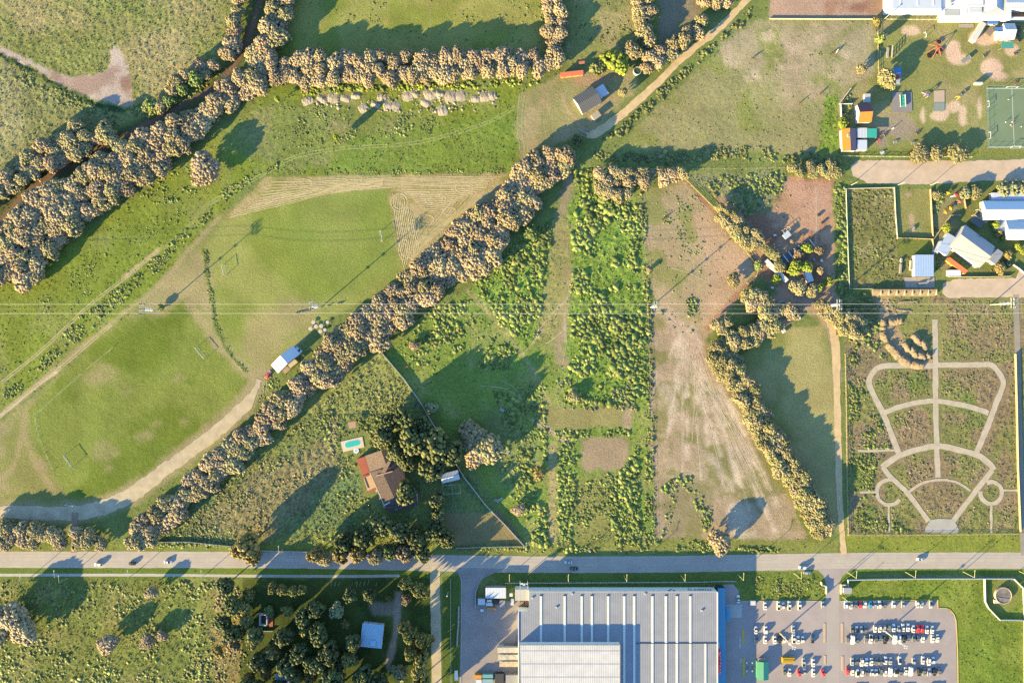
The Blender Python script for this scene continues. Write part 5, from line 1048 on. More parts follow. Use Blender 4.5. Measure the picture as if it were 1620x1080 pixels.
# yard buildings
house('yard_office', 'pale blue roofed yard office at the corner of the warehouse yard', 'office', *rect(768, 929, 800.5, 946), 4.2, 'shed', .3, GREY, ZINC, .2)
house('yard_shed', 'small grey shed left below the yard office', 'shed', *rect(756, 946.5, 767.5, 956), 3.0, 'flat', 0, GREY, ZINC, .1, win=1)
house('guard_booth', 'grey flat roofed guard booth at the car park gate', 'booth', *rect(1334.5, 929.5, 1347.5, 939), 3.0, 'flat', 0, WALLW, flatmat('booth_roof', (186, 180, 178), .8), .3, win=2)
gk = thing('kiosk', 'green roofed kiosk in the middle of the car park', 'kiosk', (*gp(1203.5, 1056.5), 0))
MB().box(-3.0, 3.0, -5, 5, 0, 3.0).build('wall', GREENP, gk)
slab(MB(), [(-3.4, -5.4, 3.1), (.3, -5.4, 3.9), (.3, 5.4, 3.9), (-3.4, 5.4, 3.1)]).build('roof_slope', mat('green_roof', (.06, .20, .13), .6, noise=.1, scale=.5), gk)
slab(MB(), [(.304, -5.4, 3.9), (3.6, -5.4, 3.1), (3.6, 5.4, 3.1), (.304, 5.4, 3.9)]).build('roof_slope', mat('dark_green_roof', (.02, .16, .14), .6), gk)
MB().box(-2.6, 2.0, 5.4, 7.2, 2.4, 2.6).build('awning', flatmat('awning', (206, 172, 150), .8), gk)
for sx in (-2.5, 1.9): MB().tube((sx, 7.1, 0), (sx, 7.1, 2.4), .06).build('post', STEEL, gk)
# top right
wc = thing('white_complex', 'large white flat roofed complex cut by the top edge', 'building', (*gp(1510, -10), 0))
wcx, wcy = gp(1510, -10)
def wq(x0, y0, x1, y1, z): a, t = gp(x0, y1, z), gp(x1, y0, z); return (a[0] - wcx, t[0] - wcx, a[1] - wcy, t[1] - wcy)
WCM = flatmat('bright_white', (252, 250, 246), .6); ROOFP = flatmat('pale_roof', (226, 228, 230), .5, noise=.05, scale=.3)
MB().box(*wq(1404, -80, 1489.8, 18, 5), 0, 5).build('wall', WCM, wc); MB().box(*wq(1412, -80, 1489, 14, 5), 5.003, 5.15).build('roof', ROOFP, wc)
for x in (1423, 1450, 1475): MB().box(*wq(x, -80, x + 3, 9, 5.2), 5.152, 5.3).build('roof_strip', WCM, wc)
MB().box(*wq(1490, -80, 1600, 31, 4), 0, 4).build('wall', WCM, wc)
MB().box(*wq(1494, 15, 1518, 25, 4), 4.003, 4.1).build('roof_inset', flatmat('inset', (206, 206, 196), .6), wc)
MB().box(*wq(1528, 10, 1558, 21.5, 4), 4.003, 4.12).build('roof_inset', ZINC, wc); MB().box(*wq(1533, 12, 1553, 20, 4.3), 4.123, 4.5).build('roof_light', ROOFP, wc)
MB().box(*wq(1500, -80, 1556, 9, 6), 4.003, 6).build('upper_floor', WCM, wc); MB().box(*wq(1529, 8.9, 1557, 9.6, 6), 5.0, 6.1).build('eaves', ZINC, wc)
v = wq(1502, 1, 1505, 6, 6); MB().box(*v, 6.003, 7.2).build('chimney', GREY, wc)
def wface(P, m, n='roof_slope', t=.15):
    V = [(gp(x, y, z)[0] - wcx, gp(x, y, z)[1] - wcy, z) for x, y, z in P]; slab(MB(), V, t).build(n, m, wc)
wface([(1558, -40, 7), (1577, -40, 8), (1577, 12, 8), (1558, 20, 6)], ZINC); wface([(1577.2, -40, 8), (1591, -40, 6), (1588, 18, 6), (1577.2, 12, 8)], ZINC)
wface([(1591, -40, 3), (1640, -40, 3), (1640, 5, 8), (1592, 5, 8)], WROOF); wface([(1591, 5.2, 7.9), (1640, 5.2, 7.9), (1640, 11, 6.6), (1592, 11, 6.6)], WROOF)
MB().box(*wq(1600.2, -80, 1660, 14, 5), 0, 5).build('wall', WCM, wc); MB().box(*wq(1590, 18, 1660, 26, 2), .1, .2).build('terrace', WOOD, wc)
MB().box(*wq(1600.2, 27, 1660, 30.5, 3), 0, 3).build('yard_wall', WCM, wc)
for k in range(6):
    q = wq(1408 + k * 13, 18.3, 1414 + k * 13, 18.6, 3); w_ = MB().box(q[0], q[1], q[2] - .1, q[3], 1.6, 3.2).build('window', GREY, wc); MB().box(q[0] + .2, q[1] - .2, q[2] - .14, q[2] - .105, 1.75, 3.05).build('pane', GLASS, w_)
house('orange_house', 'tall house with orange gable roof and shade coloured back slope in the play garden', 'house', (1359.5, 193.5), (1380.5, 192.5), (1357.5, 164), 4.2, 'gable', 2.4, WALLW, ORANGE, .3, rm2=flatmat('shaded_orange_tile', (146, 94, 96), .8, noise=.08, scale=.8))  # north slope is orange tile too, its shade put into the colour
house('orange_house', 'lower orange roofed house with chimney beside the blue roofs', 'house', (1356, 238), (1354.5, 202.5), (1333.5, 239.5), 3.2, 'gable', 1.3, WALLW, flatmat('shaded_pink_tile', (190, 140, 130), .8, noise=.08, scale=.8), .3, rm2=ORANGE)  # east slope: shade on the orange tiles is put into their colour
c_ = thing('chimney', 'white double chimney on the lower orange roof', 'chimney', (*gp(1342, 214.5, 4.5), 3.6)); MB().box(-.5, .5, -.8, .8, 0, 1.6).build('stack', WALLW, c_); MB().box(-.65, .65, -.95, .95, 1.603, 1.75).build('cap', GREY, c_)
house('extension', 'shaded bluish roofed extension right of the lower orange roof', 'extension', *rect(1355.5, 202.5, 1371.5, 218), 2.8, 'flat', 0, WALLW, ZINC, .15, win=1)
house('canopy', 'teal fabric canopy beside the shaded extension of the orange roofed house', 'canopy', *rect(1372, 203.5, 1387, 218), 2.8, 'open', 0, STEEL, TEAL, .1, win=0)
house('extension', 'white roofed extension below the shaded one beside the orange roof', 'extension', *rect(1356, 221.5, 1371.5, 238), 2.8, 'flat', 0, WALLW, flatmat('bluish_white', (226, 228, 236), .5), .15, win=1)
house('play_shed', 'white flat shed above the half shade coloured orange roof', 'shed', *rect(1368, 148.5, 1377, 161.5), 2.2, 'flat', 0, WALLW, flatmat('shed_top', (212, 208, 196), .7), .1, win=1)
house('container', 'long white container set at a slant below the white complex', 'container', (1543.5, 66), (1560.5, 38), (1536, 62), 2.7, 'flat', 0, WALLW, flatmat('cream_roof', (246, 236, 212), .6, stripes=(0, .8, .1)), .05, win=1)
house('gazebo', 'brown square thatched gazebo beside the slanted white container', 'gazebo', (1565, 59), (1573.5, 49.5), (1559, 51), 2.7, 'open', 0, WOOD, flatmat('thatch', (166, 142, 122), .95, noise=.2, scale=1.4), .2, win=0)
house('kiosk', 'bright blue roofed kiosk below the white complex', 'kiosk', *rect(1563, 30, 1579, 38.5), 2.5, 'flat', 0, WALLW, flatmat('bright_blue', (88, 140, 214), .6), .1, win=0)
house('cafe', 'grey white roofed cafe at the right side of the playground', 'building', *rect(1589, 36, 1607, 61.5), 3.0, 'gable', 1.9, WALLW, WROOF, .2)
house('cafe_annexe', 'flat white annexe left of the grey white cafe', 'annexe', *rect(1577.5, 50, 1589, 61.5), 2.8, 'flat', 0, WALLW, WCM, .1, win=1)
house('cafe_annexe', 'little blue flat roof above the white cafe annexe', 'annexe', *rect(1573.5, 43.5, 1588, 49.8), 2.5, 'flat', 0, WALLW, flatmat('bright_blue', (88, 140, 214), .6), .1, win=0)
house('canopy', 'teal sun canopy below the grey white cafe', 'canopy', *rect(1584, 66.5, 1603.5, 77), 2.6, 'open', 0, STEEL, flatmat('teal_sheet', (90, 168, 150), .7, noise=.1, scale=.6), .1, win=0)
# right side
house('twin_roof_house', 'upper white house with long blue and white gable roof at the right edge', 'house', *rect(1557, 317, 1640, 347.5), 3.2, 'gable', 2.4, WALLW, WCM, .3)
house('twin_roof_house', 'lower white house with blue and white gable roof at the right edge', 'house', *rect(1593, 347.8, 1640, 379), 3.2, 'gable', 2.4, WALLW, WROOF, .3)
house('carport', 'low bluish roof above the upper white house', 'carport', *rect(1569, 305, 1640, 316.6), 2.4, 'shed', .2, WALLW, ZINC, .1, win=0)
house('porch', 'pale porch left of the lower white house', 'porch', *rect(1578, 348, 1593, 365), 2.4, 'flat', 0, WALLW, flatmat('porch_roof', (206, 210, 214), .6), .1, win=0)
house('grey_house', 'big grey gabled house turned askew with bluish upper slope', 'house', (1505.5, 389), (1553, 424), (1529, 354), 4.0, 'gable', 3.2, WALLW, mat('grey_sheet', (.185, .20, .245), .55, noise=.05, scale=.3), .4)
house('house_wing', 'lower grey roof wing at the right end of the big grey house', 'wing', (1565, 412), (1574.5, 419), (1578, 393), 3.4, 'shed', -.3, WALLW, MATS['grey_sheet'], .2, win=1)
house('annexe', 'whitish blue flat annexe at the upper left of the big grey house', 'annexe', (1483, 396), (1498, 405), (1499, 368), 3.0, 'flat', 0, WALLW, flatmat('pale_blue_sheet', (206, 216, 232), .5, noise=.05, scale=.3), .2, win=1)
house('annexe', 'small grey outhouse left of the whitish blue annexe', 'annexe', (1477, 397), (1482.5, 400.5), (1489, 381), 2.6, 'flat', 0, WALLW, WROOF, .1, win=0)
house('barn', 'long orange red shed below the big grey house', 'shed', (1497.5, 412), (1526.5, 433.5), (1502, 407), 2.4, 'shed', .5, flatmat('ochre_wall', (240, 176, 80), .8), flatmat('orange_sheet', (226, 118, 76), .7, noise=.06, scale=.6), .15, win=2)
house('store', 'white flat store box below the orange red shed', 'shed', *rect(1500.5, 427, 1520, 436.5), 2.3, 'flat', 0, WALLW, WCM, .1, win=0)
house('cottage', 'small house with pale blue flat roof and earth yard', 'house', *rect(1447, 403, 1477, 437.5), 3.2, 'flat', 0, WALLW, flatmat('sky_blue_sheet', (190, 210, 236), .5, noise=.04, scale=.3, stripes=(0, 1.0, .08)), .25, win=2)
house('carport', 'dark open carport on the upper side of the big grey house', 'carport', (1534, 350), (1551, 361), (1543, 337), 2.3, 'open', 0, WOOD, DKROOF, .1, win=0)
house('long_shed', 'long narrow white roofed shed at a slant in the brown farmyard', 'shed', (1209.5, 414), (1243, 447), (1214, 409.5), 2.6, 'shed', .3, WALLW, flatmat('shed_white', (234, 226, 220), .6, noise=.12, scale=.5, stripes=(0, .9, .06)), .2, win=2)
house('farm_shed', 'blue grey shed roof among lime trees in the brown farmyard', 'shed', (1282, 445), (1291, 441.5), (1269, 433), 2.6, 'shed', .3, WALLW, ZINC, .2, win=1)
house('coop', 'little roofed coop with white posts at the top of the animal pens', 'coop', (1243, 379), (1252, 372), (1238, 372), 2.0, 'shed', .2, WALLW, flatmat('coop_roof', (214, 218, 222), .6), .1, win=0)
house('store', 'small dark store with a white edge at the left of the brown farmyard', 'shed', (1199, 466), (1207, 464), (1198, 458), 2.2, 'flat', 0, WALLW, DKROOF, .1, win=0)

# ------------------------------------------------------------------ fences and walls: posts and panels are parts
UNIT = {}
def unit(key, m, f):
    k = (key, m.name)
    if k not in UNIT: b = MB(); f(b); UNIT[k] = b.mesh(key, m)
    return UNIT[k]
def fence(name, label, P, h, kind='wall', m=None, pm=None, seg=4.0, cat='fence', group=None, thick=.18):
    V = [Vector(gp(*p)) for p in P]; o = thing(name, label, cat, (V[0].x, V[0].y, 0), 0, group); m = m or WALLW; pm = pm or m
    post = unit('post', pm, lambda b: b.box(-.5, .5, -.5, .5, 0, 1))
    pan = unit('panel', m, lambda b: b.box(0, 1, -.5, .5, 0, 1)); wire = unit('wire', m, lambda b: b.box(0, 1, -.5, .5, -.5, .5))
    last = None
    for a, b in zip(V[:-1], V[1:]):
        d = b - a; n = max(1, round(d.length / seg)); L = d.length / n; u = d / d.length; ang = math.atan2(d.y, d.x)
        for i in range(n):
            p = a + u * L * i - V[0]; q = put('post', post, o, (p.x, p.y, 0), ang); q.scale = (.2, max(.2, thick + .06), h + .12) if kind != 'wire' else (.14, .14, h)
            if kind == 'wall':
                q = put('wall_panel', pan, o, (p.x + u.x * .1, p.y + u.y * .1, 0), ang); q.scale = (L - .2, thick, h)
            else:
                for z in ((.45, .8, 1.15) if kind == 'rail' else (.5, 1.0)):
                    q = put('rail' if kind == 'rail' else 'wire', wire, o, (p.x, p.y, z * h / 1.25), ang); q.scale = (L, .07, .09) if kind == 'rail' else (L, .03, .03)
        last = b
    p = last - V[0]; q = put('post', post, o, (p.x, p.y, 0), ang); q.scale = (.2, .26, h + .12)
    return o
PALE = flatmat('pale_render', (216, 208, 190), .85, noise=.1, scale=.5); CREAM = flatmat('cream_wall', (240, 226, 190), .85, noise=.08, scale=.5)
TANP = flatmat('tan_post', (226, 198, 150), .85, noise=.1, scale=.6)
fence('boundary_wall', 'long pale wall running slantwise from the tree belt to the main road', [(603, 556), (640, 600), (668, 640), (700, 697), (735, 755), (770, 800), (800, 830), (829, 862)], 1.9, 'wall', PALE, thick=.3, cat='wall', seg=5)
fence('roadside_fence', 'pale fence along the main road at the foot of the slanting wall', [(829, 863), (780, 864), (722, 866)], 1.5, 'wall', PALE, thick=.12)
fence('lot_fence', 'white wall round the upper and right side of the rough green lot', [(1337, 299), (1375, 298), (1414, 297), (1416, 340), (1419, 378)], 1.1, 'wall', PALE, thick=.16, cat='wall', seg=5)
fence('lot_fence', 'pale fence along the left and lower side of the rough green lot', [(1337.5, 300), (1340, 380), (1343, 457), (1410, 456.5), (1479, 456)], 1.2, 'wall', flatmat('pale_green_fence', (196, 208, 186), .8), thick=.14)
fence('lot_fence', 'thin fence between the small mown lot and the pale blue roofed cottage', [(1419.5, 376.5), (1474, 378.5), (1476, 403)], 1.4, 'wall', TANP, thick=.14)
fence('garden_fence', 'yellowish fence on the right side of the small mown lot', [(1471, 300), (1473, 340), (1475, 374)], 1.2, 'wall', TANP, thick=.3)
fence('garden_fence', 'angled fence between mown lot and the house with the grey roof', [(1476, 378), (1503, 341), (1517, 341)], 1.3, 'wall', TANP, thick=.2)
fence('garden_fence', 'brick fence beside the garden toys', [(1522, 301), (1527, 330)], 1.2, 'wall', flatmat('terracotta_fence', (220, 164, 130), .85), thick=.25)
fence('garden_wall', 'low wall along the street below the orange red shed', [(1500, 438), (1560, 438), (1597, 437)], 1.1, 'wall', CREAM, thick=.2, cat='wall')
fence('garden_wall', 'white slanted wall at the drive right of the big grey house', [(1602, 419), (1611, 425), (1620, 433)], 1.2, 'wall', WALLW, thick=.4, cat='wall')
fence('playground_wall', 'white wall along the foot of the bare pink plot at the top', [(1217, 30.5), (1300, 31), (1387, 31)], .9, 'wall', CREAM, thick=.3, cat='wall', seg=6)
fence('playground_fence', 'pale fence between the pasture and the playground', [(1387, 33), (1388, 75), (1389, 118)], 1.2, 'rail', TANP)
fence('playground_fence', 'pale fence under the left half of the white complex', [(1400, 31.5), (1450, 32), (1489, 32)], 1.2, 'rail', CREAM)
fence('playground_fence', 'thin white fence along the pinkish village road', [(1333, 247.5), (1375, 248), (1430, 248.5), (1536, 249)], 1.3, 'rail', CREAM)
fence('playground_fence', 'short white fence left of the two orange roofs', [(1345, 141), (1327, 165)], 1.4, 'wall', WALLW, thick=.15)
fence('garden_wall', 'white corner wall at the upper left of the orange roofed houses', [(1347, 165), (1329, 165.5), (1330, 185)], 1.4, 'wall', WALLW, thick=.25, cat='wall')
fence('park_fence', 'thin yellowish fence between farm track and the fan shaped park', [(1336, 560), (1338, 650), (1339, 750), (1341, 845)], 1.3, 'rail', TANP)
fence('park_fence', 'low concrete fence with pale posts between park and main road verge', [(1341, 846), (1420, 846), (1500, 845), (1620, 844)], 1.2, 'rail', TANP, seg=6)
fence('park_fence', 'row of pale posts along the right side of the fan shaped park', [(1605, 560), (1607, 640), (1609, 740), (1613, 840)], 1.5, 'wall', TANP, thick=.12, seg=6)
fence('pasture_fence', 'straight wire fence between the thicket and the brown paddock', [(1010, 290), (1022, 420), (1027, 560), (1031, 700), (1036, 862)], 1.3, 'wire', STEEL, WOOD, seg=5)
fence('pasture_fence', 'wire fence along the top of the brown paddock and farmyard', [(1095, 268), (1180, 267), (1250, 266)], 1.3, 'wire', STEEL, TANP, seg=6)
fence('pasture_fence', 'diagonal fence between the brown paddock and the yellow tree row', [(1085, 285), (1130, 330), (1200, 425), (1192, 448)], 1.2, 'rail', TANP, seg=5)
fence('roadside_fence', 'light fence along the road left of the golden tree', [(250, 856), (300, 856), (366, 863)], 1.4, 'wall', PALE, thick=.12)
fence('roadside_fence', 'light fence along the road left of the roadside grove', [(405, 870), (450, 871), (492, 872)], 1.4, 'wall', PALE, thick=.12)
fence('warehouse_fence', 'thin white fence between main road and warehouse', [(800, 921), (900, 920.5), (1000, 920), (1100, 919.5), (1150, 918), (1163, 918.5)], 1.6, 'rail', WHITE, seg=5)
fence('lane_fence', 'thin pale fence between dirt lane and warehouse drive', [(713, 915), (713, 1000), (714, 1100)], 1.4, 'rail', STEEL, seg=6)
fence('car_park_wall', 'white wall along the verge above the car park', [(1340, 930), (1340, 916), (1380, 915), (1480, 914), (1556, 914), (1602, 914), (1612, 924)], 1.8, 'wall', WALLW, thick=.28, cat='wall', seg=5)
fence('car_park_wall', 'white wall running down the right edge beside the round tank', [(1613, 925), (1618, 930), (1619.5, 980), (1620, 1090)], 1.8, 'wall', WALLW, thick=.28, cat='wall', seg=5)
fence('tank_wall', 'white angled wall enclosing the round tank', [(1556, 915), (1557, 950), (1562, 960), (1580, 979), (1619, 979.5)], 1.6, 'wall', WALLW, thick=.28, cat='wall', seg=5)
fence('gate_wall', 'short white wall at the right of the car park gate', [(1329.5, 938), (1329.5, 924), (1338, 924)], 1.6, 'wall', CREAM, thick=.6, cat='wall', seg=3)
fence('gate_wall', 'short white stepped wall at the left of the car park gate', [(1306, 938), (1306, 926), (1299, 924), (1298, 919)], 1.6, 'wall', CREAM, thick=.5, cat='wall', seg=3)
fence('yard_wall', 'curved white wall left of the yard office', [(756, 926), (753, 934), (752.5, 945), (752.5, 958)], 1.5, 'wall', WALLW, thick=.25, cat='wall', seg=3)
fence('pen_fence', 'wooden fence across the paddock left of the long white shed', [(1180, 447), (1205, 472), (1215, 480)], 1.3, 'rail', TANP)
fence('farm_gate', 'white wooden bridge rail at the dirt road entrance', [(916, 205.5), (931, 213)], 1.1, 'rail', WHITE, seg=2.5, cat='gate')
fence('farm_gate', 'leaning white gate leaf beside the dirt road entrance', [(928, 217), (934, 209)], 1.1, 'rail', WHITE, seg=2.5, cat='gate')
fence('pitch_barrier', 'thin rope fence along the left edge of the lower pitch', [(55, 657), (58, 680), (66, 706), (76, 728), (84, 744)], .9, 'wire', flatmat('rope', (168, 174, 116), .8), WOOD, seg=6)
fence('pitch_barrier', 'rope fence between worn track and lower pitch', [(55, 657), (130, 590), (180, 548)], .9, 'wire', MATS['rope'], WOOD, seg=8)
fence('yard_fence', 'row of pale blocks along the left side of the warehouse yard', [(726, 958), (725.5, 985), (724, 1005), (723.5, 1020)], 1.3, 'wall', flatmat('block_grey', (196, 178, 164), .85, noise=.15, scale=.8), thick=.9, seg=2.6)
fence('court_fence', 'green mesh fence round the small green sports court', [(1640, 137.5), (1559, 137.5), (1561.5, 235), (1640, 234.5)], 2.2, 'wire', STEEL, GREENP, seg=5)

# ---- power line
POLEC = flatmat('pole_concrete', (232, 224, 206), .8, noise=.06, scale=1)
def hv_pole(bx, by, h, label):
    o = thing('power_pole', label, 'power pole', (*gp(bx, by), 0), 0, 'high voltage poles of the power line')
    MB().tube((0, 0, 0), (0, 0, h), .34, .2, 10).build('mast', POLEC, o)
    for dx in (-1.3, 0, 1.3):
        a = MB().bar((dx, -3.1, h - 1.2 + .4 * (dx == 0)), (dx, 3.1, h - 1.2 + .4 * (dx == 0)), .26, .3).build('crossarm', POLEC, o)
        for y in (-2.8, 0, 2.8): MB().lathe([(0, 1.0), (.22, .9), (.28, .55), (.2, .3), (.28, .15), (.1, 0)], 8, (dx, y, h - 1.05 + .4 * (dx == 0))).build('insulator', GLASS, a)
    for y in (-2.4, 2.4): MB().bar((-1.4, y, h - 1.5), (1.4, y, h - 1.5), .2, .2).build('brace', POLEC, o)
    for z in (h * .45, h * .6, h * .75): MB().lathe([(0, .1), (.9, .1), (1.0, 0), (.9, -.1), (0, -.1)], 10, (0, 0, z)).build('step_ring', STEEL, o)
    return o
for bx, by, h, l in [(252, 491, 20, 'high voltage pole on the lower pitch side, leftmost in the line'), (508, 486, 20.5, 'high voltage pole above the round tables at the pitch'), (1029, 486, 18.5, 'high voltage pole between thicket and brown paddock'), (1308, 484, 17, 'high voltage pole beside the farmyard trees'), (1567, 482, 20, 'high voltage pole above the fan shaped park')]: hv_pole(bx, by, h, l)
ALU = mat('aluminium', (.75, .75, .74), .35, .5)
for y, n_ in ((481, 'upper'), (488.5, 'middle'), (495.5, 'lower')):
    b = MB(); xs = [-600, 222, 491, 1039, 1319, 1604, 2300]
    for p, q in zip(xs[:-1], xs[1:]):
        for k in range(6):
            t0, t1 = k / 6, (k + 1) / 6; f = lambda t: (*gp(p + (q - p) * t, y + .6 * (t - .5), 18.6), 18.6 - 4 * 1.6 * t * (1 - t))
            b.tube(f(t0), f(t1), .06 if n_ != 'middle' else .012, n=5)
    tag(b.build('power_cable', ALU), n_ + ' cable of the high voltage line crossing the whole scene', 'cable')
# ---- lamps
LAMPY = flatmat('lamp_cream', (238, 226, 150), .6)
def lamp(px, py, label, name='street_lamp', arm=(0, 3.6), h=10.5, m=LAMPY, group='street lamps along the main road'):
    o = thing(name, label, 'street lamp', (*gp(px, py), 0), 0, group); r = Vector((*arm, .35))
    MB().tube((0, 0, 0), (0, 0, h), .2, .11, 8).build('pole', m, o); MB().tube((0, 0, h - .1), (r.x, r.y, h + r.z), .12, .09, 6).build('arm', m, o)
    hd = MB().bar((r.x, r.y, h + r.z), (r.x * 1.25, r.y * 1.25, h + r.z * 1.1), .42, .2).build('lamp_head', m, o); MB().bar((r.x * 1.04, r.y * 1.04, h + r.z - .12), (r.x * 1.2, r.y * 1.2, h + r.z - .1), .3, .04).build('lens', WHITE, hd); return o
for px, py, l in [(806, 910, 'above the yard office'), (897, 910, 'in front of the left third of the warehouse'), (987, 910, 'in front of the middle of the warehouse'), (1077, 909.5, 'in front of the right third of the warehouse'), (1167, 908, 'at the upper right corner of the warehouse'), (1256, 906, 'left of the car park gate'), (1341, 905, 'at the car park gate corner'), (1432, 904, 'above the white wall, middle one'), (1523, 903.5, 'above the white wall, right one'), (1612, 903, 'at the right edge above the round tank')]:
    lamp(px, py, 'cream street lamp on the verge ' + l)
for px, py, ar, l in [(448, 868, (0, -3.6), 'grey lamp at the road left of the roadside grove'), (560, 866, (0, -3.6), 'grey lamp half hidden in the roadside grove'), (100, 906, (0, 2.4), 'grey lamp on the footpath near the left edge'), (214, 906, (0, 2.4), 'grey lamp on the footpath above the lower left field'), (328, 906, (0, 2.4), 'grey lamp on the footpath near the garden corner'), (47, 914, (-3, -.6), 'grey lamp below the footpath at the left edge'), (107, 914, (0, -3), 'grey lamp below the footpath near the large left tree'), (832, 863, (0, -3), 'grey lamp at the foot of the slanting wall')]:
    lamp(px, py, l, m=flatmat('lamp_grey', (206, 204, 190), .6), h=8)
for bx, by, h, l in [(1234.5, 1001, 20, 'left'), (1401.5, 998.5, 21, 'right')]:
    o = thing('light_mast', f'tall pale light mast in the {l} car park with platform', 'light mast', (*gp(bx, by), 0), 0, 'light masts of the car park')
    MB().box(-.6, .6, -.6, .6, .02, .8).build('base', YELL if l == 'left' else CREAM, o)
    MB().tube((0, 0, .8), (0, 0, h * .72), .42, .3, 10).build('mast', CREAM, o); MB().tube((0, 0, h * .72), (0, 0, h), .2, .12, 8).build('upper_mast', CREAM, o)
    MB().lathe([(0, .2), (.9, .2), (.9, 0), (0, 0)], 12, (0, 0, h * .72)).build('platform', WHITE, o)
    for k in range(4): a = k * 1.57 + .6; MB().box(.9 * math.cos(a) - .25, .9 * math.cos(a) + .25, .9 * math.sin(a) - .25, .9 * math.sin(a) + .25, h - .3, h).build('floodlight', WHITE, o)
lamp(1333, 944, 'short cream lamp at the first parked row by the gate', h=7.5, arm=(.4, .4), group='light masts of the car park')
for bx, by, l in [(1346, 293, 'left'), (1420, 293, 'middle'), (1472, 293, 'right')]:
    o = thing('utility_pole', f'pale wooden pole on the pinkish village road, {l} of three', 'utility pole', (*gp(bx, by), 0), 0, 'poles along the village road')
    MB().tube((0, 0, 0), (0, 0, 8), .18, .12, 8).build('pole', POLEC, o); MB().bar((-.9, 0, 7.4), (.9, 0, 7.4), .12, .14).build('crossarm', WOOD, o)
for bx, by, l in [(709, 935, 'white lamp pole on the grass strip left of the warehouse drive'), (1481, 29, 'cream pole at the lower edge of the white complex'), (1396, 33, 'cream pole at the playground corner below the pink plot'), (931, 866, 'pole on the verge below the thicket')]:
    o = thing('utility_pole', l, 'utility pole', (*gp(bx, by), 0)); MB().tube((0, 0, 0), (0, 0, 8), .18, .12, 8).build('pole', POLEC, o); MB().box(-.3, .3, -.2, .5, 7.8, 8.1).build('lamp_head', WHITE, o)
o = thing('transformer_platform', 'transformer on two white poles beside the warehouse fence', 'transformer', (*gp(828.5, 917.5), 0))
for x in (-2.2, 2.2):
    MB().tube((x, 0, 0), (x, 0, 9), .2, .15, 8).build('pole', POLEC, o); MB().bar((x, -2.2, 8.6), (x, 2.2, 8.6), .2, .25).build('crossarm', POLEC, o)
MB().box(-2.2, 2.2, -.5, .5, 5.5, 5.7).build('platform', STEEL, o); MB().box(-.8, .8, -.6, .6, 5.72, 7.2).build('transformer_case', STEEL, o)

# ------------------------------------------------------------------ vehicles
PAINT = {k: mat('paint_' + k, c, .28, me, .5) for k, c, me in [('white', (.50, .50, .50), 0), ('silver', (.42, .44, .46), .45), ('grey', (.16, .17, .18), .3), ('black', (.012, .012, .014), 0), ('dark blue', (.03, .07, .14), .2), ('red', (.55, .02, .03), 0), ('blue', (.03, .25, .50), .2), ('pale blue', (.45, .55, .66), .2)]}
HEADL = mat('headlight', (.7, .7, .68), .15); TAILL = mat('tail_light', (.35, .01, .01), .3)
def hull(sec, cut=None):                         # loft of cross sections: (x, half width, z bottom, z top, top half width)
    b = MB(); V = []
    for x, hw, zb, zt, tw in sec: V += [(x, -hw, zb), (x, -hw, zb + (zt - zb) * .55), (x, -tw, zt), (x, tw, zt), (x, hw, zb + (zt - zb) * .55), (x, hw, zb)]
    F = [(6 * i + k, 6 * i + (k + 1) % 6, 6 * (i + 1) + (k + 1) % 6, 6 * (i + 1) + k) for i in range(len(sec) - 1) for k in range(6)]
    F += [tuple(range(6))[::-1], tuple(range(6 * len(sec) - 6, 6 * len(sec)))]
    return b.add(V, [f[::-1] for f in F])
SHAPES = {  # front is +x
    'sedan': dict(L=4.5, body=[(-2.25, .78, .35, .80, .70), (-2.0, .88, .25, .92, .80), (-1.3, .9, .22, .94, .82), (.9, .9, .22, .92, .82), (1.9, .88, .24, .80, .76), (2.25, .74, .35, .66, .64)], cab=[(-1.5, .80, .9, .98, .76), (-.85, .78, .9, 1.42, .62), (.25, .78, .9, 1.44, .62), (1.0, .8, .88, .96, .76)], roof=(-.8, .2, .6, 1.445)),
    'hatchback': dict(L=3.9, body=[(-1.95, .76, .35, .92, .72), (-1.75, .84, .25, .98, .78), (.8, .85, .22, .94, .78), (1.6, .83, .24, .84, .74), (1.95, .7, .35, .7, .62)], cab=[(-1.85, .76, .95, 1.05, .74), (-1.45, .76, .95, 1.46, .62), (.1, .76, .92, 1.5, .62), (.95, .78, .9, .98, .74)], roof=(-1.4, .05, .6, 1.5)),
    'suv': dict(L=4.5, body=[(-2.2, .84, .4, 1.08, .8), (-2.0, .92, .32, 1.12, .86), (.9, .93, .3, 1.08, .86), (1.9, .9, .32, 1.0, .82), (2.25, .78, .42, .85, .7)], cab=[(-2.1, .84, 1.08, 1.16, .82), (-1.8, .82, 1.08, 1.7, .68), (.2, .82, 1.05, 1.73, .68), (1.0, .84, 1.04, 1.1, .8)], roof=(-1.75, .15, .67, 1.735)),
    'pickup': dict(L=5.2, body=[(-2.6, .86, .4, 1.0, .84), (-2.5, .9, .34, 1.06, .88), (.9, .92, .32, 1.06, .86), (2.2, .9, .34, .98, .82), (2.6, .78, .42, .82, .7)], cab=[(-.75, .82, 1.02, 1.1, .8), (-.55, .82, 1.02, 1.7, .68), (.75, .82, 1.02, 1.72, .68), (1.5, .84, 1.0, 1.06, .8)], roof=(-.5, .7, .66, 1.725), bed=(-2.4, -.8)),
    'van': dict(L=5.2, body=[(-2.6, .92, .4, 2.0, .84), (-2.5, .95, .34, 2.1, .86), (1.2, .96, .34, 2.1, .86), (1.9, .94, .34, 1.3, .84), (2.55, .84, .42, 1.0, .74)], cab=[(1.15, .88, 1.2, 2.0, .8), (1.3, .89, 1.2, 1.98, .8), (1.75, .9, 1.2, 1.4, .82)], roof=(-2.4, 1.1, .82, 2.115)),
}
VM = {}
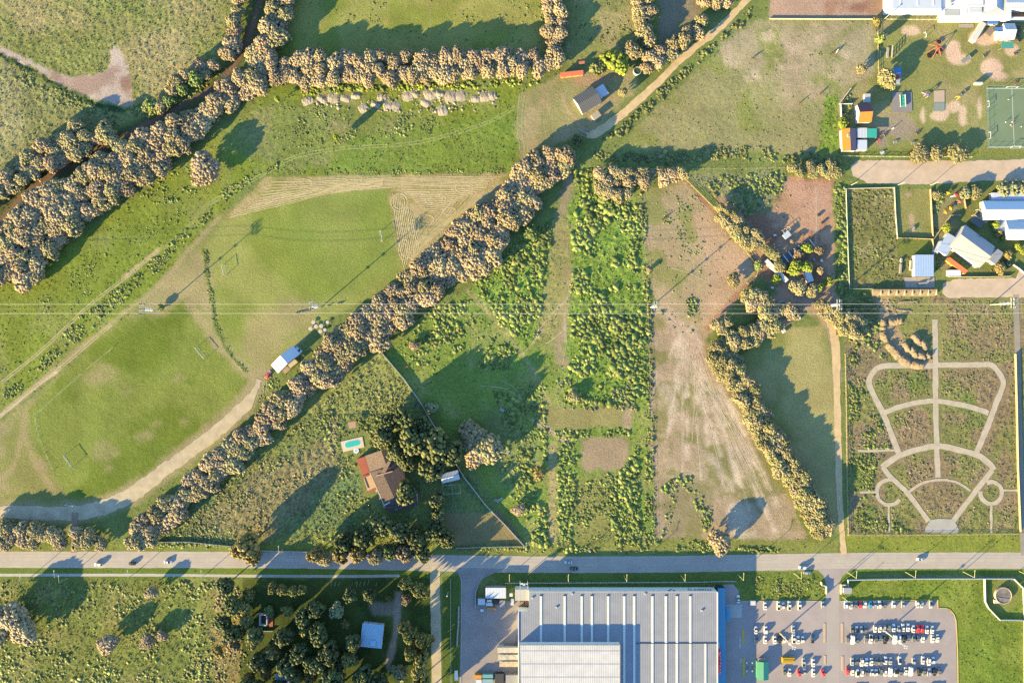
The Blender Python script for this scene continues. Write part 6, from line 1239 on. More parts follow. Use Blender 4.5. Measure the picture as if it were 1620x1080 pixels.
def vmesh(key, f, m):
    if (key, m.name) not in VM: VM[(key, m.name)] = f().mesh(key.split(':')[1], m)
    return VM[(key, m.name)]
def glass_box(sec):
    return hull([(x, hw, zb, zt, tw) for x, hw, zb, zt, tw in sec])
def car(px, py, rz, typ, colour, label, group=None, name=None, roofc=None, bedm=None, xy=None):
    s = SHAPES[typ]; o = thing(name or 'parked_car', label, {'pickup': 'pickup truck', 'van': 'van'}.get(typ, 'car'), (*(xy or gp(px, py)), .05), rz, group); P = PAINT[colour]; o.scale = (1.04, 1.06, 1.04)
    put('body', vmesh(typ + ':body', lambda: hull(s['body']), P), o)
    put('cabin_glass', vmesh(typ + ':cabin_glass', lambda: glass_box(s['cab']), GLASS), o)
    x0, x1, hw, z = s['roof']
    put('roof', vmesh(typ + ':roof', lambda: MB().box(x0, x1, -hw, hw, z - .05, z + .02), PAINT[roofc] if roofc else P), o)
    if 'bed' in s: put('cargo_bed', vmesh(typ + ':cargo_bed', lambda: MB().box(s['bed'][0], s['bed'][1], -.72, .72, 1.03, 1.07), bedm or BLACK), o)
    L = s['L'] / 2
    for sx in (-.62, .62):
        for sy in (-1, 1):
            y = sy * (s['body'][2][1] - .1)
            q = put('wheel', vmesh('car:wheel', lambda: MB().tube((0, -.1, 0), (0, .1, 0), .32, .32, 14), BLACK), o, (sx * L, y, .3))
            put('rim', vmesh('car:rim', lambda: MB().tube((0, -.115, 0), (0, .115, 0), .19, .19, 10), STEEL), q)
    for sy in (-.55, .55):
        z = s['body'][-1][3] - .1
        put('headlight', vmesh('car:headlight', lambda: MB().box(-.06, .06, -.16, .16, -.07, .07), HEADL), o, (L - .03, sy, z))
        put('tail_light', vmesh('car:tail_light', lambda: MB().box(-.05, .05, -.14, .14, -.08, .08), TAILL), o, (-L + .02, sy, s['body'][0][3] - .1))
    return o
def park_row(ox, oy, sc, v, row, where, north=True):
    cnt = len(row)
    for i, it in enumerate(row):
        u, colour, typ = it[:3]; dv = it[3] if len(it) > 3 else 0; roofc = it[4] if len(it) > 4 else None
        px, py = ox + u / sc, oy + (v + dv) / sc
        lb = f'{colour} {typ}' + (f' with {roofc} roof' if roofc else '') + f', {ORD[i]} from left in {where}'
        car(px, py, R(90 if (north if random.random() < .8 else not north) else -90) + random.uniform(-.03, .03), typ, colour, lb, 'cars parked in the car park', roofc=roofc)
H, SE, SU, PK, VA = 'hatchback', 'sedan', 'suv', 'pickup', 'van'
park_row(1325, 930, 7.2, 178, [(88, 'pale blue', SU), (150, 'silver', SE, 10), (200, 'grey', H), (250, 'red', H), (305, 'white', H), (367, 'blue', H), (417, 'silver', H), (468, 'white', SU), (527, 'grey', H), (632, 'white', H), (738, 'silver', H), (902, 'white', H), (950, 'silver', H), (1055, 'silver', SE, 0, 'black')], 'top row of the right car park')
park_row(1325, 930, 7.2, 456, [(158, 'grey', H, 8), (212, 'white', H, 8, 'black'), (260, 'silver', H, 8), (310, 'grey', H, 6), (420, 'white', H), (475, 'white', H), (525, 'silver', H, -2), (580, 'grey', H, -10), (632, 'pale blue', SE, -12), (688, 'silver', H), (738, 'white', SE, -14), (795, 'white', SE, -16), (855, 'white', SE), (908, 'red', SE), (958, 'red', SE), (1010, 'white', SE, 8), (1070, 'white', SE, 8)], 'second row of the right car park')
park_row(1325, 930, 7.2, 570, [(108, 'grey', H, 14), (160, 'white', VA, 8), (218, 'grey', SE, 10), (318, 'grey', SE, 4), (370, 'white', PK), (430, 'grey', SE, 6), (480, 'dark blue', H, -14), (532, 'black', SU, 12), (585, 'grey', H), (640, 'white', VA, 4), (695, 'pale blue', H, -10), (750, 'black', SE), (800, 'dark blue', H, -14), (860, 'grey', H, -8), (908, 'dark blue', H, -8), (963, 'white', H, 2), (1075, 'white', SE), (1130, 'white', SE, -8)], 'third row of the right car park', False)
park_row(1325, 930, 7.2, 822, [(160, 'silver', SE, 6), (212, 'grey', H), (268, 'white', SU, 12), (322, 'pale blue', SE, 10), (380, 'white', SE, 8), (433, 'grey', H), (488, 'grey', H), (540, 'white', SE, -8), (595, 'silver', SE, -4), (700, 'white', SE, -8, 'black'), (858, 'silver', H), (965, 'white', SE, -10), (1030, 'white', SU, 4), (1082, 'pale blue', H, -8)], 'fourth row of the right car park')
park_row(1325, 930, 7.2, 945, [(108, 'red', SE, -10), (162, 'white', H), (220, 'white', SE, 12, 'black'), (272, 'white', H, 10), (325, 'grey', H, 2), (385, 'white', H, 6), (432, 'white', H, 8), (485, 'grey', SU, 2), (535, 'white', H, 8), (588, 'white', VA), (655, 'white', SU, 4, 'black'), (712, 'grey', SE), (768, 'white', SE, -10), (820, 'white', VA, -8), (920, 'black', SU), (980, 'grey', SE), (1032, 'silver', SU), (1095, 'black', SE), (1152, 'grey', SE)], 'fifth row of the right car park', False)
for i, (u, c_, t_) in enumerate([(200, 'white', H), (255, 'silver', H), (560, 'white', SU), (615, 'grey', H), (740, 'white', H), (800, 'silver', SE), (1060, 'white', SU), (1120, 'black', SU)]):
    car(1325 + u / 7.2, 1088, R(90), t_, c_, f'{c_} {t_} cut by the bottom edge, {ORD[i]} from the left in the right car park', 'cars parked in the car park')
WP = 'the left car park'
for u, v, t_, c_, l in [(125, 118, SE, 'white', 'white sedan beside the upper right corner of the warehouse'), (430, 195, SE, 'white', 'white sedan alone in the shaded top row of the left car park'), (583, 192, PK, 'white', 'white pickup at the shadow edge in the top row of the left car park'), (634, 195, H, 'white', 'white hatchback between two pickups in the top row of the left car park'), (705, 190, PK, 'white', 'white pickup with dark load in the top row of the left car park'), (822, 188, PK, 'white', 'last white pickup of the top row of the left car park'), (1085, 185, H, 'silver', 'silver hatchback against the kerb left of the gate drive'),
    (323, 468, SE, 'white', 'white sedan in the shade beside the yellow strip'), (436, 468, SU, 'white', 'white estate car at the edge of the warehouse shadow'), (328, 580, SE, 'dark blue', 'dark blue sedan in the shade beside the yellow strip'), (432, 578, SE, 'white', 'white sedan below the estate car at the edge of the warehouse shadow'), (540, 580, SE, 'white', 'white sedan left of the light mast in the left car park'), (597, 572, SE, 'black', 'black sedan left of the light mast in the left car park'), (650, 580, H, 'white', 'white hatchback under the light mast in the left car park'), (755, 568, PK, 'white', 'white pickup in the middle row of the left car park'), (804, 580, SE, 'white', 'white sedan in the middle row of the left car park'), (857, 578, H, 'white', 'white hatchback at the right of the middle row of the left car park'), (970, 565, PK, 'dark blue', 'blue pickup alone at the right of the left car park'), (750, 460, SE, 'silver', 'silver sedan alone above the middle row of the left car park'),
    (868, 835, PK, 'silver', 'silver pickup right of the yellow skip'), (978, 842, SE, 'white', 'upper white sedan right of the yellow skip'), (650, 940, SE, 'grey', 'grey sedan below the yellow skip'), (708, 950, SE, 'white', 'white sedan below the yellow skip'), (876, 945, H, 'silver', 'silver hatchback right of the red car in the left car park'), (980, 955, SE, 'white', 'lower white sedan between two red vehicles')]:
    car(1150 + u / 7.2, 930 + v / 7.2, R(90 + random.uniform(-2, 2)), t_, c_, l, 'cars parked in the left car park')
car(1150 + 816 / 7.2, 930 + 955 / 7.2, R(102), H, 'red', 'red hatchback parked askew in the left car park', 'cars parked in the left car park')
car(1150 + 1090 / 7.2, 930 + 955 / 7.2, R(110), H, 'red', 'red car at the right end of the lowest row of the left car park', 'cars parked in the left car park')
for px, py, t_, c_, rz, l in [(157, 891.5, SU, 'white', 180, 'white car driving on the main road near the left edge'), (210, 890.5, H, 'black', 180, 'black car driving between two white cars on the main road'), (267, 888, SE, 'white', 0, 'white car driving ahead of the black one on the main road'), (899, 888.5, SE, 'silver', 180, 'silver car in the shade on the main road above the warehouse'), (908, 898.5, SE, 'black', 0, 'black car in the shade on the main road above the warehouse'), (1268.5, 896.5, SU, 'pale blue', 180, 'pale blue car on the main road left of the car park gate'), (1455, 883.5, SE, 'white', 180, 'white car on the main road below the fan shaped park')]:
    car(px, py, R(rz), t_, c_, l, 'cars driving on the main road', 'moving_car')
car(1276, 905, 0, H, 'silver', 'small silver car on the verge left of the car park gate')
car(425, 592, math.atan2(-9, -9) + .15, PK, 'red', 'red pickup with white load parked at the white end of the club hut', bedm=WHITE)
car(473, 553, math.atan2(-9, 9), SU, 'pale blue', 'pale car in the shade at the shaded end of the club hut')
car(1547, 349, R(-32), SU, 'dark blue', 'dark blue car under the edge of the big grey roof')
car(1594, 418, R(-40), SE, 'black', 'black car on the drive right of the big grey house')
car(722, 1066, R(92), VA, 'white', 'white van on the grass at the left edge of the warehouse yard')
def trailer(x0, y0, x1, y1, label, rust):
    a, t = gp(x0, y1, 3.8), gp(x1, y0, 3.8); c = ((a[0] + t[0]) / 2, (a[1] + t[1]) / 2); lx, ly = (t[0] - a[0]) / 2, min((t[1] - a[1]) / 2, 1.6)
    o = thing('box_trailer', label, 'trailer', (*c, 0), 0, 'trailers at the warehouse docks')
    MB().box(-lx, lx, -ly, ly, 1.1, 3.75).build('box', flatmat('trailer_white', (236, 226, 208), .6, noise=.1, scale=.5), o)
    MB().box(-lx, lx, -ly, ly, 3.753, 3.83).build('roof', rust, o); MB().box(-lx + .3, lx - .3, -.5, .5, .8, 1.097).build('chassis', DARK, o)
    for x in (-lx + 1.5, -lx + 2.7):
        for y in (-ly + .15, ly - .15): MB().tube((x, y - .14, .5), (x, y + .14, .5), .5, .5, 14).build('wheel', BLACK, o)
    MB().box(lx - 2, lx - 1.8, -.6, .6, .05, .8).build('landing_leg', STEEL, o)
RUST = mat('rusty_roof', (.30, .24, .17), .8, noise=.6, scale=.5)
trailer(787, 1023, 819.5, 1033, 'upper white trailer with stained roof at the warehouse docks', flatmat('trailer_roof', (222, 206, 180), .7, noise=.25, scale=.4)); trailer(787.5, 1035, 819.5, 1043.5, 'middle white trailer with rusty roof at the warehouse docks', flatmat('trailer_roof_b', (214, 200, 176), .7, noise=.5, scale=.35)); trailer(790, 1046, 819.5, 1054, 'lower trailer with brown stained roof at the warehouse docks', RUST)
def crate(x0, y0, x1, y1, h, m, label, name='container', rz=0, ribs=True):
    a, t = gp(x0, y1, h), gp(x1, y0, h); o = thing(name, label, name.replace('_', ' '), ((a[0] + t[0]) / 2, (a[1] + t[1]) / 2, 0), R(rz)); lx, ly = (t[0] - a[0]) / 2, (t[1] - a[1]) / 2
    MB().box(-lx, lx, -ly, ly, .05, h).build('box', m, o); MB().box(-lx + .08, lx - .08, -ly + .08, ly - .08, h + .003, h + .06).build('lid', m, o)
    if ribs:
        b = MB()
        for k in range(7):
            x = -lx + 2 * lx * (k + .5) / 7; b.box(x - .06, x + .06, -ly - .06, -ly - .003, .1, h - .05); b.box(x - .06, x + .06, ly + .003, ly + .06, .1, h - .05)
        b.build('ribs', m, o)
    return o
crate(751, 1067, 762, 1073, 2.4, flatmat('orange_box', (236, 160, 70), .7), 'small orange container at the bottom of the yard'); crate(753, 1074, 762, 1082, 2.4, WALLW, 'white container below the orange one in the yard')
crate(763, 1066, 780, 1072, 2.5, flatmat('aqua', (120, 178, 170), .6), 'aqua container at the bottom of the yard'); crate(763, 1073.5, 780, 1079, 2.5, flatmat('pale_aqua', (150, 186, 186), .6), 'pale aqua container below the brighter aqua one')
crate(783, 1065, 797, 1085, 2.6, DARK, 'dark container between aqua and grey ones in the yard'); crate(800, 1067, 820, 1083, 2.8, GREY, 'grey container at the foot of the warehouse wall')
for i, (x0, y0, x1, y1, h, m, l) in enumerate([(770, 948, 778, 952, 1.4, STEEL, 'metal bin below the yard office'), (769, 953, 779, 958, 1.2, WHITE, 'white pallet stack below the yard office'), (781, 948, 788, 956, 1.3, DARK, 'dark bin below the yard office'), (790, 949, 799, 960, 1.6, GREY, 'grey crate stack right below the yard office'), (770, 960, 784, 964, .9, flatmat('orange_pallet', (226, 158, 80), .8), 'orange pallet row below the yard office'), (806, 938, 811, 943, 1.5, WHITE, 'white box right of the yard office'), (808, 947, 813, 957, 1.4, STEEL, 'pale pallet pile at the left of the warehouse corner'), (760, 963, 765, 967, 1.0, WHITE, 'small white box in the yard'), (822, 951, 829, 957, 1.2, SOIL, 'brown heap crate in the warehouse corner court'), (830, 952, 836, 958, 1.6, WOOD, 'wooden crate in the warehouse corner court'), (789, 1020, 797, 1022, 1.8, STEEL, 'thin metal rack above the trailers'), (1187, 950, 1195.5, 957, 1.3, WALLW, 'white trailer box on the shaded car park'), (1573, 948.5, 1581, 954, 1.2, CREAM, 'cream pump box left of the round tank')]): crate(x0, y0, x1, y1, h, m, l, 'crate', ribs=False)
sk = crate(1238, 1040, 1257.5, 1048.5, 1.8, YELL, 'yellow skip on the car park', 'skip'); MB().box(-3.2, 3.2, -.5, .5, 1.87, 2.0).build('load', flatmat('skip_load', (206, 150, 50), .9, noise=.5, scale=2), sk)
for i, (x, y) in enumerate([(1181.5, 1048), (1190, 1048), (1181.5, 1061), (1190, 1061)]): crate(x - 1.3, y - 1.3, x + 1.3, y + 1.3, .9, WHITE, ['upper left', 'upper right', 'lower left', 'lower right'][i] + ' white planter beside the green kiosk', 'planter', ribs=False)
for i, (x, y) in enumerate([(1183, 1056), (1192, 1056)]): crate(x - 2, y - .5, x + 2, y + .5, .6, flatmat('pink_bench', (214, 150, 150), .7), ['left', 'right'][i] + ' pink bench between the white planters', 'bench', ribs=False)

# ------------------------------------------------------------------ sport grounds, farm, playground
def goal(px0, py0, px1, py1, dep, h, label, m=WHITE, name='football_goal', group='football goals of the big pitches'):
    a, b = Vector(gp(px0, py0)), Vector(gp(px1, py1)); c = (a + b) / 2; L = (b - a).length / 2
    o = thing(name, label, 'goal', (c.x, c.y, 0), math.atan2(b.y - a.y, b.x - a.x), group); r = .11
    for x in (-L, L):
        MB().tube((x, 0, 0), (x, 0, h), r).build('goal_post', m, o); MB().tube((x, 0, h), (x, dep, 0), .05).build('stay', m, o)
    MB().tube((-L - r, 0, h), (L + r, 0, h), r).build('crossbar', m, o); MB().tube((-L, dep, .05), (L, dep, .05), .05).build('ground_bar', m, o)
    return o
goal(353, 419, 356, 436, 1.2, 2.6, 'white goal at the left end of the upper pitch'); goal(603, 366, 606, 382, -1.2, 2.6, 'white goal at the right end of the upper pitch')
goal(311, 550, 325, 567, 1.0, 2.6, 'white goal at the upper right end of the lower pitch'); goal(104, 719, 117, 737, -1.0, 2.6, 'white goal at the lower left end of the lower pitch')
goal(106, 797.5, 119, 798.5, .8, 2.2, 'small white goal in the hedge shadow below the lower pitch')
goal(1461, 53, 1463, 60, .8, 2.0, 'small white goal on the playground lawn', group='goals of the play garden')
COURT = flatmat('court_turf', (134, 150, 114), .9, noise=.12, scale=.06)
sheet('sports_court', [(1559, 138), (1650, 137), (1650, 234), (1562, 234.5)], COURT)
for P in ([(1600, 139), (1600.8, 139), (1604.5, 233), (1603.7, 233)], [(1560, 140), (1640, 140), (1640, 141), (1560, 141)], [(1563, 232.5), (1640, 232.5), (1640, 233.5), (1563, 233.5)]): sheet('court_line', P, flatmat('line_white', (226, 226, 206), .8))
goal(1561, 161, 1561.5, 170, .9, 2.0, 'upper small white goal at the left side of the green court', group='goals of the green court'); goal(1563.5, 210, 1563.8, 220, .9, 2.0, 'lower small white goal at the left side of the green court', group='goals of the green court')
goal(1591, 139.5, 1607, 139.5, .9, 2.2, 'white goal at the top of the green court', group='goals of the green court'); goal(1598, 233, 1612, 233, -.9, 2.2, 'white goal at the foot of the green court', group='goals of the green court')
# round tables of the club
for i, (u, v, m, l) in enumerate([(800, 163, PWOOD, 'top left pale round table'), (835, 218, PWOOD, 'middle pale round table'), (762, 247, PWOOD, 'leftmost pale round table'), (903, 213, PWOOD, 'right middle pale round table'), (893, 283, PWOOD, 'lowest pinkish round table'), (985, 163, STEEL, 'bluish table at the far right'), (952, 262, STEEL, 'small grey table right of the lowest round table')]):
    o = thing('round_table', l + ' of the group above the club hut', 'table', (*gp(400 + u / 8.307, 490 + v / 8.307), 0), 0, 'round tables beside the club hut'); r = 1.25 if m is PWOOD else 1.0
    MB().lathe([(0, 1.0), (r, .95), (r, .85), (0, .85)], 18).build('table_top', flatmat('table_top', (226, 206, 188), .8, noise=.1, scale=1) if m is PWOOD else m, o); MB().tube((0, 0, 0), (0, 0, .85), .3, .2, 8).build('leg', WOOD, o)
for i, (x0, y0, x1, y1, l) in enumerate([(466, 496.5, 474, 494.5, 'left bench beside the pole above the club hut'), (476, 494, 490, 491.5, 'long bench beside the pole above the club hut'), (516, 484.5, 522, 483, 'right bench near the upper pitch edge'), (532, 481.5, 540, 480, 'far right bench near the upper pitch edge')]):
    a, b = Vector(gp(x0, y0)), Vector(gp(x1, y1)); o = thing('bench', l, 'bench', (*((a + b) / 2), 0), math.atan2(b.y - a.y, b.x - a.x), 'benches of the upper pitch'); L = (b - a).length / 2
    MB().box(-L, L, -.3, .3, .42, .5).build('seat', PWOOD, o); MB().box(-L, L, -.5, -.42, .55, 1.0).build('backrest', PWOOD, o)
    for x in (-L + .3, L - .3): MB().box(x - .06, x + .06, -.45, .28, 0, .417).build('leg', STEEL, o)
for i, (x, y) in enumerate([(644, 580), (660, 583)]):
    o = thing('swing_frame', ['left', 'right'][i] + ' small orange swing frame right of the slanting wall', 'swing', (*gp(x, y), 0), .4, 'orange swing frames'); m = flatmat('orange_paint', (220, 120, 70), .6)
    for s in (-1, 1):
        for d in (-.6, .6): MB().tube((s, d, 0), (s, 0, 1.9), .07).build('leg', m, o)
    MB().tube((-1, 0, 1.9), (1, 0, 1.9), .07).build('top_bar', m, o); MB().box(-.4, .4, -.5, .5, .5, .58).build('seat', WOOD, o)
# water tanks
o = thing('round_tank', 'round open tank with green water beside the dirt road', 'tank', (*gp(1008.5, 112, 1.8), 0)); k = 6.3 * PX
MB().lathe([(k, 0), (k, 1.9), (k - .28, 1.9), (k - .28, 1.5)], 28).build('wall', flatmat('tank_concrete', (212, 214, 204), .85, noise=.1, scale=.6), o); MB().lathe([(0, 1.55), (k - .28, 1.55)], 28).build('water', mat('green_water', (.02, .05, .03), .1, spec=.6), o)
o = thing('round_tank', 'big round covered tank with stained dark lid inside the white wall', 'tank', (*gp(1588, 942, 1.6), 0)); k = 13 * PX
MB().lathe([(k, 0), (k, 1.6), (k - .35, 1.6), (k - .35, 1.3)], 36).build('wall', flatmat('ring_concrete', (222, 202, 174), .85, noise=.1, scale=.6), o); MB().lathe([(0, 1.42), (k - .35, 1.34)], 36).build('lid', mat('stained_lid', (.11, .10, .10), .8, noise=.75, scale=.35), o)
MB().bar((-k * .8, -1, 1.5), (k * .6, -2, 1.5), .3, .15).build('pipe', GREY, o)
o = thing('trough', 'round water trough with pale rim under the farmyard trees', 'trough', (*gp(1238, 482), 0), R(-15)); o.scale = (1.5, 1, 1)
MB().lathe([(1.9, 0), (1.9, .7), (1.65, .7), (1.65, .5)], 24).build('rim', POLEC, o); MB().lathe([(0, .55), (1.65, .55)], 24).build('water', MATS['green_water'], o)
# animal pens of the farmyard
a, b = Vector(gp(1221, 413)), Vector(gp(1279, 379))
o = thing('animal_pens', 'row of white railed animal pens in the brown farmyard', 'pens', (a.x, a.y, 0), math.atan2(b.y - a.y, b.x - a.x)); L = (b - a).length
for k in range(8):
    x = L * k / 7
    MB().bar((x, 0, 1.3), (x + .6, -5.4, 1.3), .5, .3).build('pen_rail', WHITE, o)
    for y in (0, -2.7, -5.4): MB().tube((x - y * .11, y, 0), (x - y * .11, y, 1.3), .1).build('post', POLEC, o)
for y in (0, -5.4): MB().bar((0 - y * .11, y, .9), (L - y * .11, y, .9), .08, .12).build('long_rail', WOOD, o)
MB().box(.3, L * .8, -5, -.4, .05, .12).build('pen_floor', flatmat('pen_floor', (130, 128, 128), .9, noise=.2, scale=.6), o)
o = thing('frame_shelter', 'white posted frame above the little coop', 'frame', (*gp(1242, 364.5), 0), R(32))
for x in (-2.2, 0, 2.2):
    for y in (-1, 1): MB().tube((x, y, 0), (x, y, 2.2), .1).build('post', WHITE, o)
for y in (-1, 1): MB().bar((-2.2, y, 2.2), (2.2, y, 2.2), .14, .14).build('beam', WHITE, o)
for x in (-2.2, 0, 2.2): MB().bar((x, -1, 2.32), (x, 1, 2.32), .12, .1).build('cross_beam', WHITE, o)
crate(1262, 500.5, 1267, 505.5, 1.4, WALLW, 'white box at the right end of the pale tan clump', 'feeder', 20, False); crate(1238, 521, 1243.5, 526, 1.3, WALLW, 'white box at the lower edge of the pale tan clump', 'feeder', 30, False)
crate(1322, 515.5, 1329, 519.5, 1.4, WALLW, 'white box on the farm track fence', 'feeder', 0, False)
o = thing('steps', 'brown wooden steps below the white box on the farm track', 'steps', (*gp(1325.5, 526), 0))
for k in range(5): MB().box(-1.2, 1.2, -1.6 + k * .65, -1.2 + k * .65, 0, .15 + .12 * k).build('step', WOOD, o)
# earth works of the park
def heap(px0, py0, px1, py1, wd, h, label, group, seed, m=SOIL):
    a, b = Vector(gp(px0, py0)), Vector(gp(px1, py1)); L = (b - a).length; r = np.random.default_rng(seed); nu, nv_ = 22, 9
    o = thing('soil_heap', label, 'soil heap', (a.x, a.y, 0), math.atan2(b.y - a.y, b.x - a.x), group); V = []
    for i in range(nu):
        for j in range(nv_):
            u, v = i / (nu - 1), j / (nv_ - 1) * 2 - 1; e = math.sin(math.pi * min(max(u * .96 + .02, 0), 1)) ** .35
            z = h * max(0, 1 - abs(v) ** 1.3) * e * (.35 + 1.2 * float(fbm(i * 1.0 + seed * 9, j * 1.0, 4, 1, 4))); V.append((u * L + r.uniform(-.2, .2), v * wd / 2 * (.8 + .3 * e) + r.uniform(-.2, .2), z if 0 < j < nv_ - 1 and 0 < i < nu - 1 else -.05))
    F = [(i * nv_ + j, (i + 1) * nv_ + j, (i + 1) * nv_ + j + 1, i * nv_ + j + 1) for i in range(nu - 1) for j in range(nv_ - 1)]
    q = MB().add(V, F).build('soil', m, o); return o
HP = 'soil heaps dumped beside the park path'
for i, (x0, y0, x1, y1, w_, l) in enumerate([(1398, 505, 1396, 522, 3.4, 'narrow heap at the upper left of the dump'), (1396, 524, 1402, 542, 3.8, 'heap bending down the left of the dump'), (1403, 543, 1413, 553, 4.2, 'heap at the lower left bend of the dump'), (1413, 552, 1424, 566, 4.6, 'heap in the lower middle of the dump'), (1424, 564, 1440, 577, 5.0, 'heap touching the park path left'), (1441, 576, 1462, 577, 4.4, 'lowest heap lying on the park path'),
    (1430, 541, 1438, 556, 3.6, 'left inner heap of the dump'), (1444, 528, 1456, 546, 4.2, 'upper inner heap of the dump'), (1440, 548, 1450, 566, 4.0, 'middle inner heap of the dump'), (1456, 537, 1466, 553, 3.8, 'right inner heap of the dump'), (1450, 556, 1464, 568, 4.4, 'lower right inner heap of the dump'), (1464, 560, 1472, 564, 3.0, 'small heap by the vertical park path'), (1404, 508, 1428, 506, 4.4, 'long heap with a dark upper side above the dump'), (1420, 478, 1452, 476, 1.6, 'low soil ridge below the retaining wall, upper'), (1418, 490, 1444, 492, 1.8, 'low soil ridge below the retaining wall, lower')]):
    heap(x0, y0, x1, y1, w_ * (1.25 if w_ > 2 else 1), 2.0 if w_ > 2 else .5, l, HP, i)
o = thing('retaining_wall', 'tan buttressed earth wall along the foot of the lots', 'wall', (*gp(1379, 458), 0)); Lw = (1479 - 1379) * PX
for k in range(8):
    x = Lw * k / 8; b = MB(); w_ = Lw / 8 - .25
    b.add([(x, 0, 0), (x + w_, 0, 0), (x + w_, -4.2, 0), (x, -4.2, 0), (x, 0, 2.2), (x + w_, 0, 2.2), (x + w_, -1.2, 1.9), (x, -1.2, 1.9)], [(3, 2, 6, 7), (4, 7, 6, 5), (0, 3, 7, 4), (1, 5, 6, 2), (0, 4, 5, 1)]); b.build('earth_bank', SOIL, o)
    MB().box(x + w_ + .003, x + w_ + .24, -3.4, 0, 0, 2.3).build('buttress', TANP, o)
# brush heaps on the green strip
BRUSH = mat('brush', (.23, .21, .175), .95, noise=.5, scale=1.2)
for i, (x, y, r) in enumerate([(487, 160, 8), (509, 158, 7), (527, 157, 8), (546, 154, 7), (563, 155, 7), (575, 171, 6), (594, 166, 6), (604, 153, 7), (614, 168, 7), (625, 170, 7), (645, 152, 8), (656, 151, 6), (673, 163, 6), (680, 150, 8), (694, 150, 8), (700, 172, 7), (712, 150, 8), (728, 154, 7), (752, 156, 7), (768, 157, 8), (779, 150, 6)]):
    o = heap(x - r * 1.1, y + random.uniform(-5, 5), x + r * 1.1, y + random.uniform(-4, 4), r * random.uniform(.7, 1.2) * PX * 2, random.uniform(.35, .75), f'pale brush heap on the green strip, {(ORD + ["twenty first"])[i]} from the left', 'brush heaps in a row on the green strip', 40 + i, BRUSH); o.name = 'brush_heap'; o['category'] = 'brush heap'
for i, (x, y, m, l) in enumerate([(1226, 372, STEEL, 'metal drum at the upper left of the animal pens'), (1232, 388, GREY, 'grey trough left of the animal pens'), (1216, 392, WOOD, 'wooden crate in the hedge shadow left of the pens'), (1270, 372, WOOD, 'wooden crate right of the little coop'), (1288, 410, GREY, 'grey crate right of the animal pens'), (1300, 412, STEEL, 'metal crate near the pinkish bare tree'), (1246, 430, WOOD, 'wooden pallet below the animal pens'), (1222, 455, STEEL, 'metal crate below the long white shed'), (1296, 340, DARK, 'dark feeder on the bare farmyard ground'), (1302, 352, DARK, 'second dark feeder on the bare farmyard ground'), (1214, 470, WHITE, 'white crate right of the small dark store')]): crate(x - 2.2, y - 1.6, x + 2.2, y + 1.6, 1.1, m, l, 'farm_crate', i * 23, False)
# animals
def skin_body(V, E, rad, mats, mi=None, name='body'):
    me = bpy.data.meshes.new('tmp'); me.from_pydata(V, E, []); o = bpy.data.objects.new('tmp', me); COL.objects.link(o)
    md = o.modifiers.new('s', 'SKIN'); sk_ = me.skin_vertices[0].data
    for i, r in enumerate(rad): sk_[i].radius = (r, r) if not isinstance(r, tuple) else r
    sk_[0].use_root = True; sb = o.modifiers.new('u', 'SUBSURF'); sb.levels = 1; sb.render_levels = 1
    dg = bpy.context.evaluated_depsgraph_get(); out = bpy.data.meshes.new_from_object(o.evaluated_get(dg)); bpy.data.objects.remove(o); bpy.data.meshes.remove(me); out.name = name; out.materials.clear()
    for m in mats: out.materials.append(m)
    if mi:
        for p in out.polygons: p.material_index = mi(p.center)
    return out
HV = [(0, 0, 1.15), (.55, 0, 1.2), (-.6, 0, 1.2), (.95, 0, 1.55), (1.2, 0, 1.9), (1.55, 0, 1.7), (-.95, 0, .95), (.55, .18, .75), (.58, .18, .4), (.55, .18, .04), (.55, -.18, .75), (.62, -.18, .4), (.6, -.18, .04), (-.65, .18, .75), (-.78, .18, .42), (-.7, .18, .04), (-.6, -.18, .75), (-.7, -.18, .42), (-.62, -.18, .04)]
HE = [(0, 1), (0, 2), (1, 3), (3, 4), (4, 5), (2, 6), (1, 7), (7, 8), (8, 9), (1, 10), (10, 11), (11, 12), (2, 13), (13, 14), (14, 15), (2, 16), (16, 17), (17, 18)]
HR = [.32, .33, .34, .2, .15, .09, .05, .13, .07, .07, .13, .07, .07, .15, .08, .07, .15, .08, .07]
hm = {k: skin_body(HV, HE, HR, [mat('coat_' + k, c, .8)]) for k, c in (('bay', (.05, .025, .015)), ('grey', (.35, .33, .30)))}
for i, (x, y, c_, rz, l) in enumerate([(1265.5, 163, 'bay', 40, 'dark horse grazing alone on the dry pasture'), (1297.5, 148.5, 'bay', 60, 'dark horse near the bright green corner of the pasture'), (1316, 85, 'bay', 20, 'dark horse at the bare spot in the upper pasture'), (1323, 83, 'grey', 70, 'pale horse at the bare spot in the upper pasture'), (1190, 93, 'bay', 10, 'dark horse on the bare patch near the dirt road'), (1155, 378, 'bay', 30, 'dark horse on the brown strip beside the yellow tree row, left'), (1161, 375, 'bay', 20, 'dark horse on the brown strip beside the yellow tree row, right'), (1049, 347, 'bay', 10, 'dark horse alone on the brown paddock')]):
    o = thing('horse', l, 'horse', (*gp(x, y), 0), R(rz), 'horses on the pastures'); put('body', hm[c_], o); MB().tube((-.92, 0, 1.3), (-1.1, 0, .6), .07, .03).build('tail', BLACK, o)
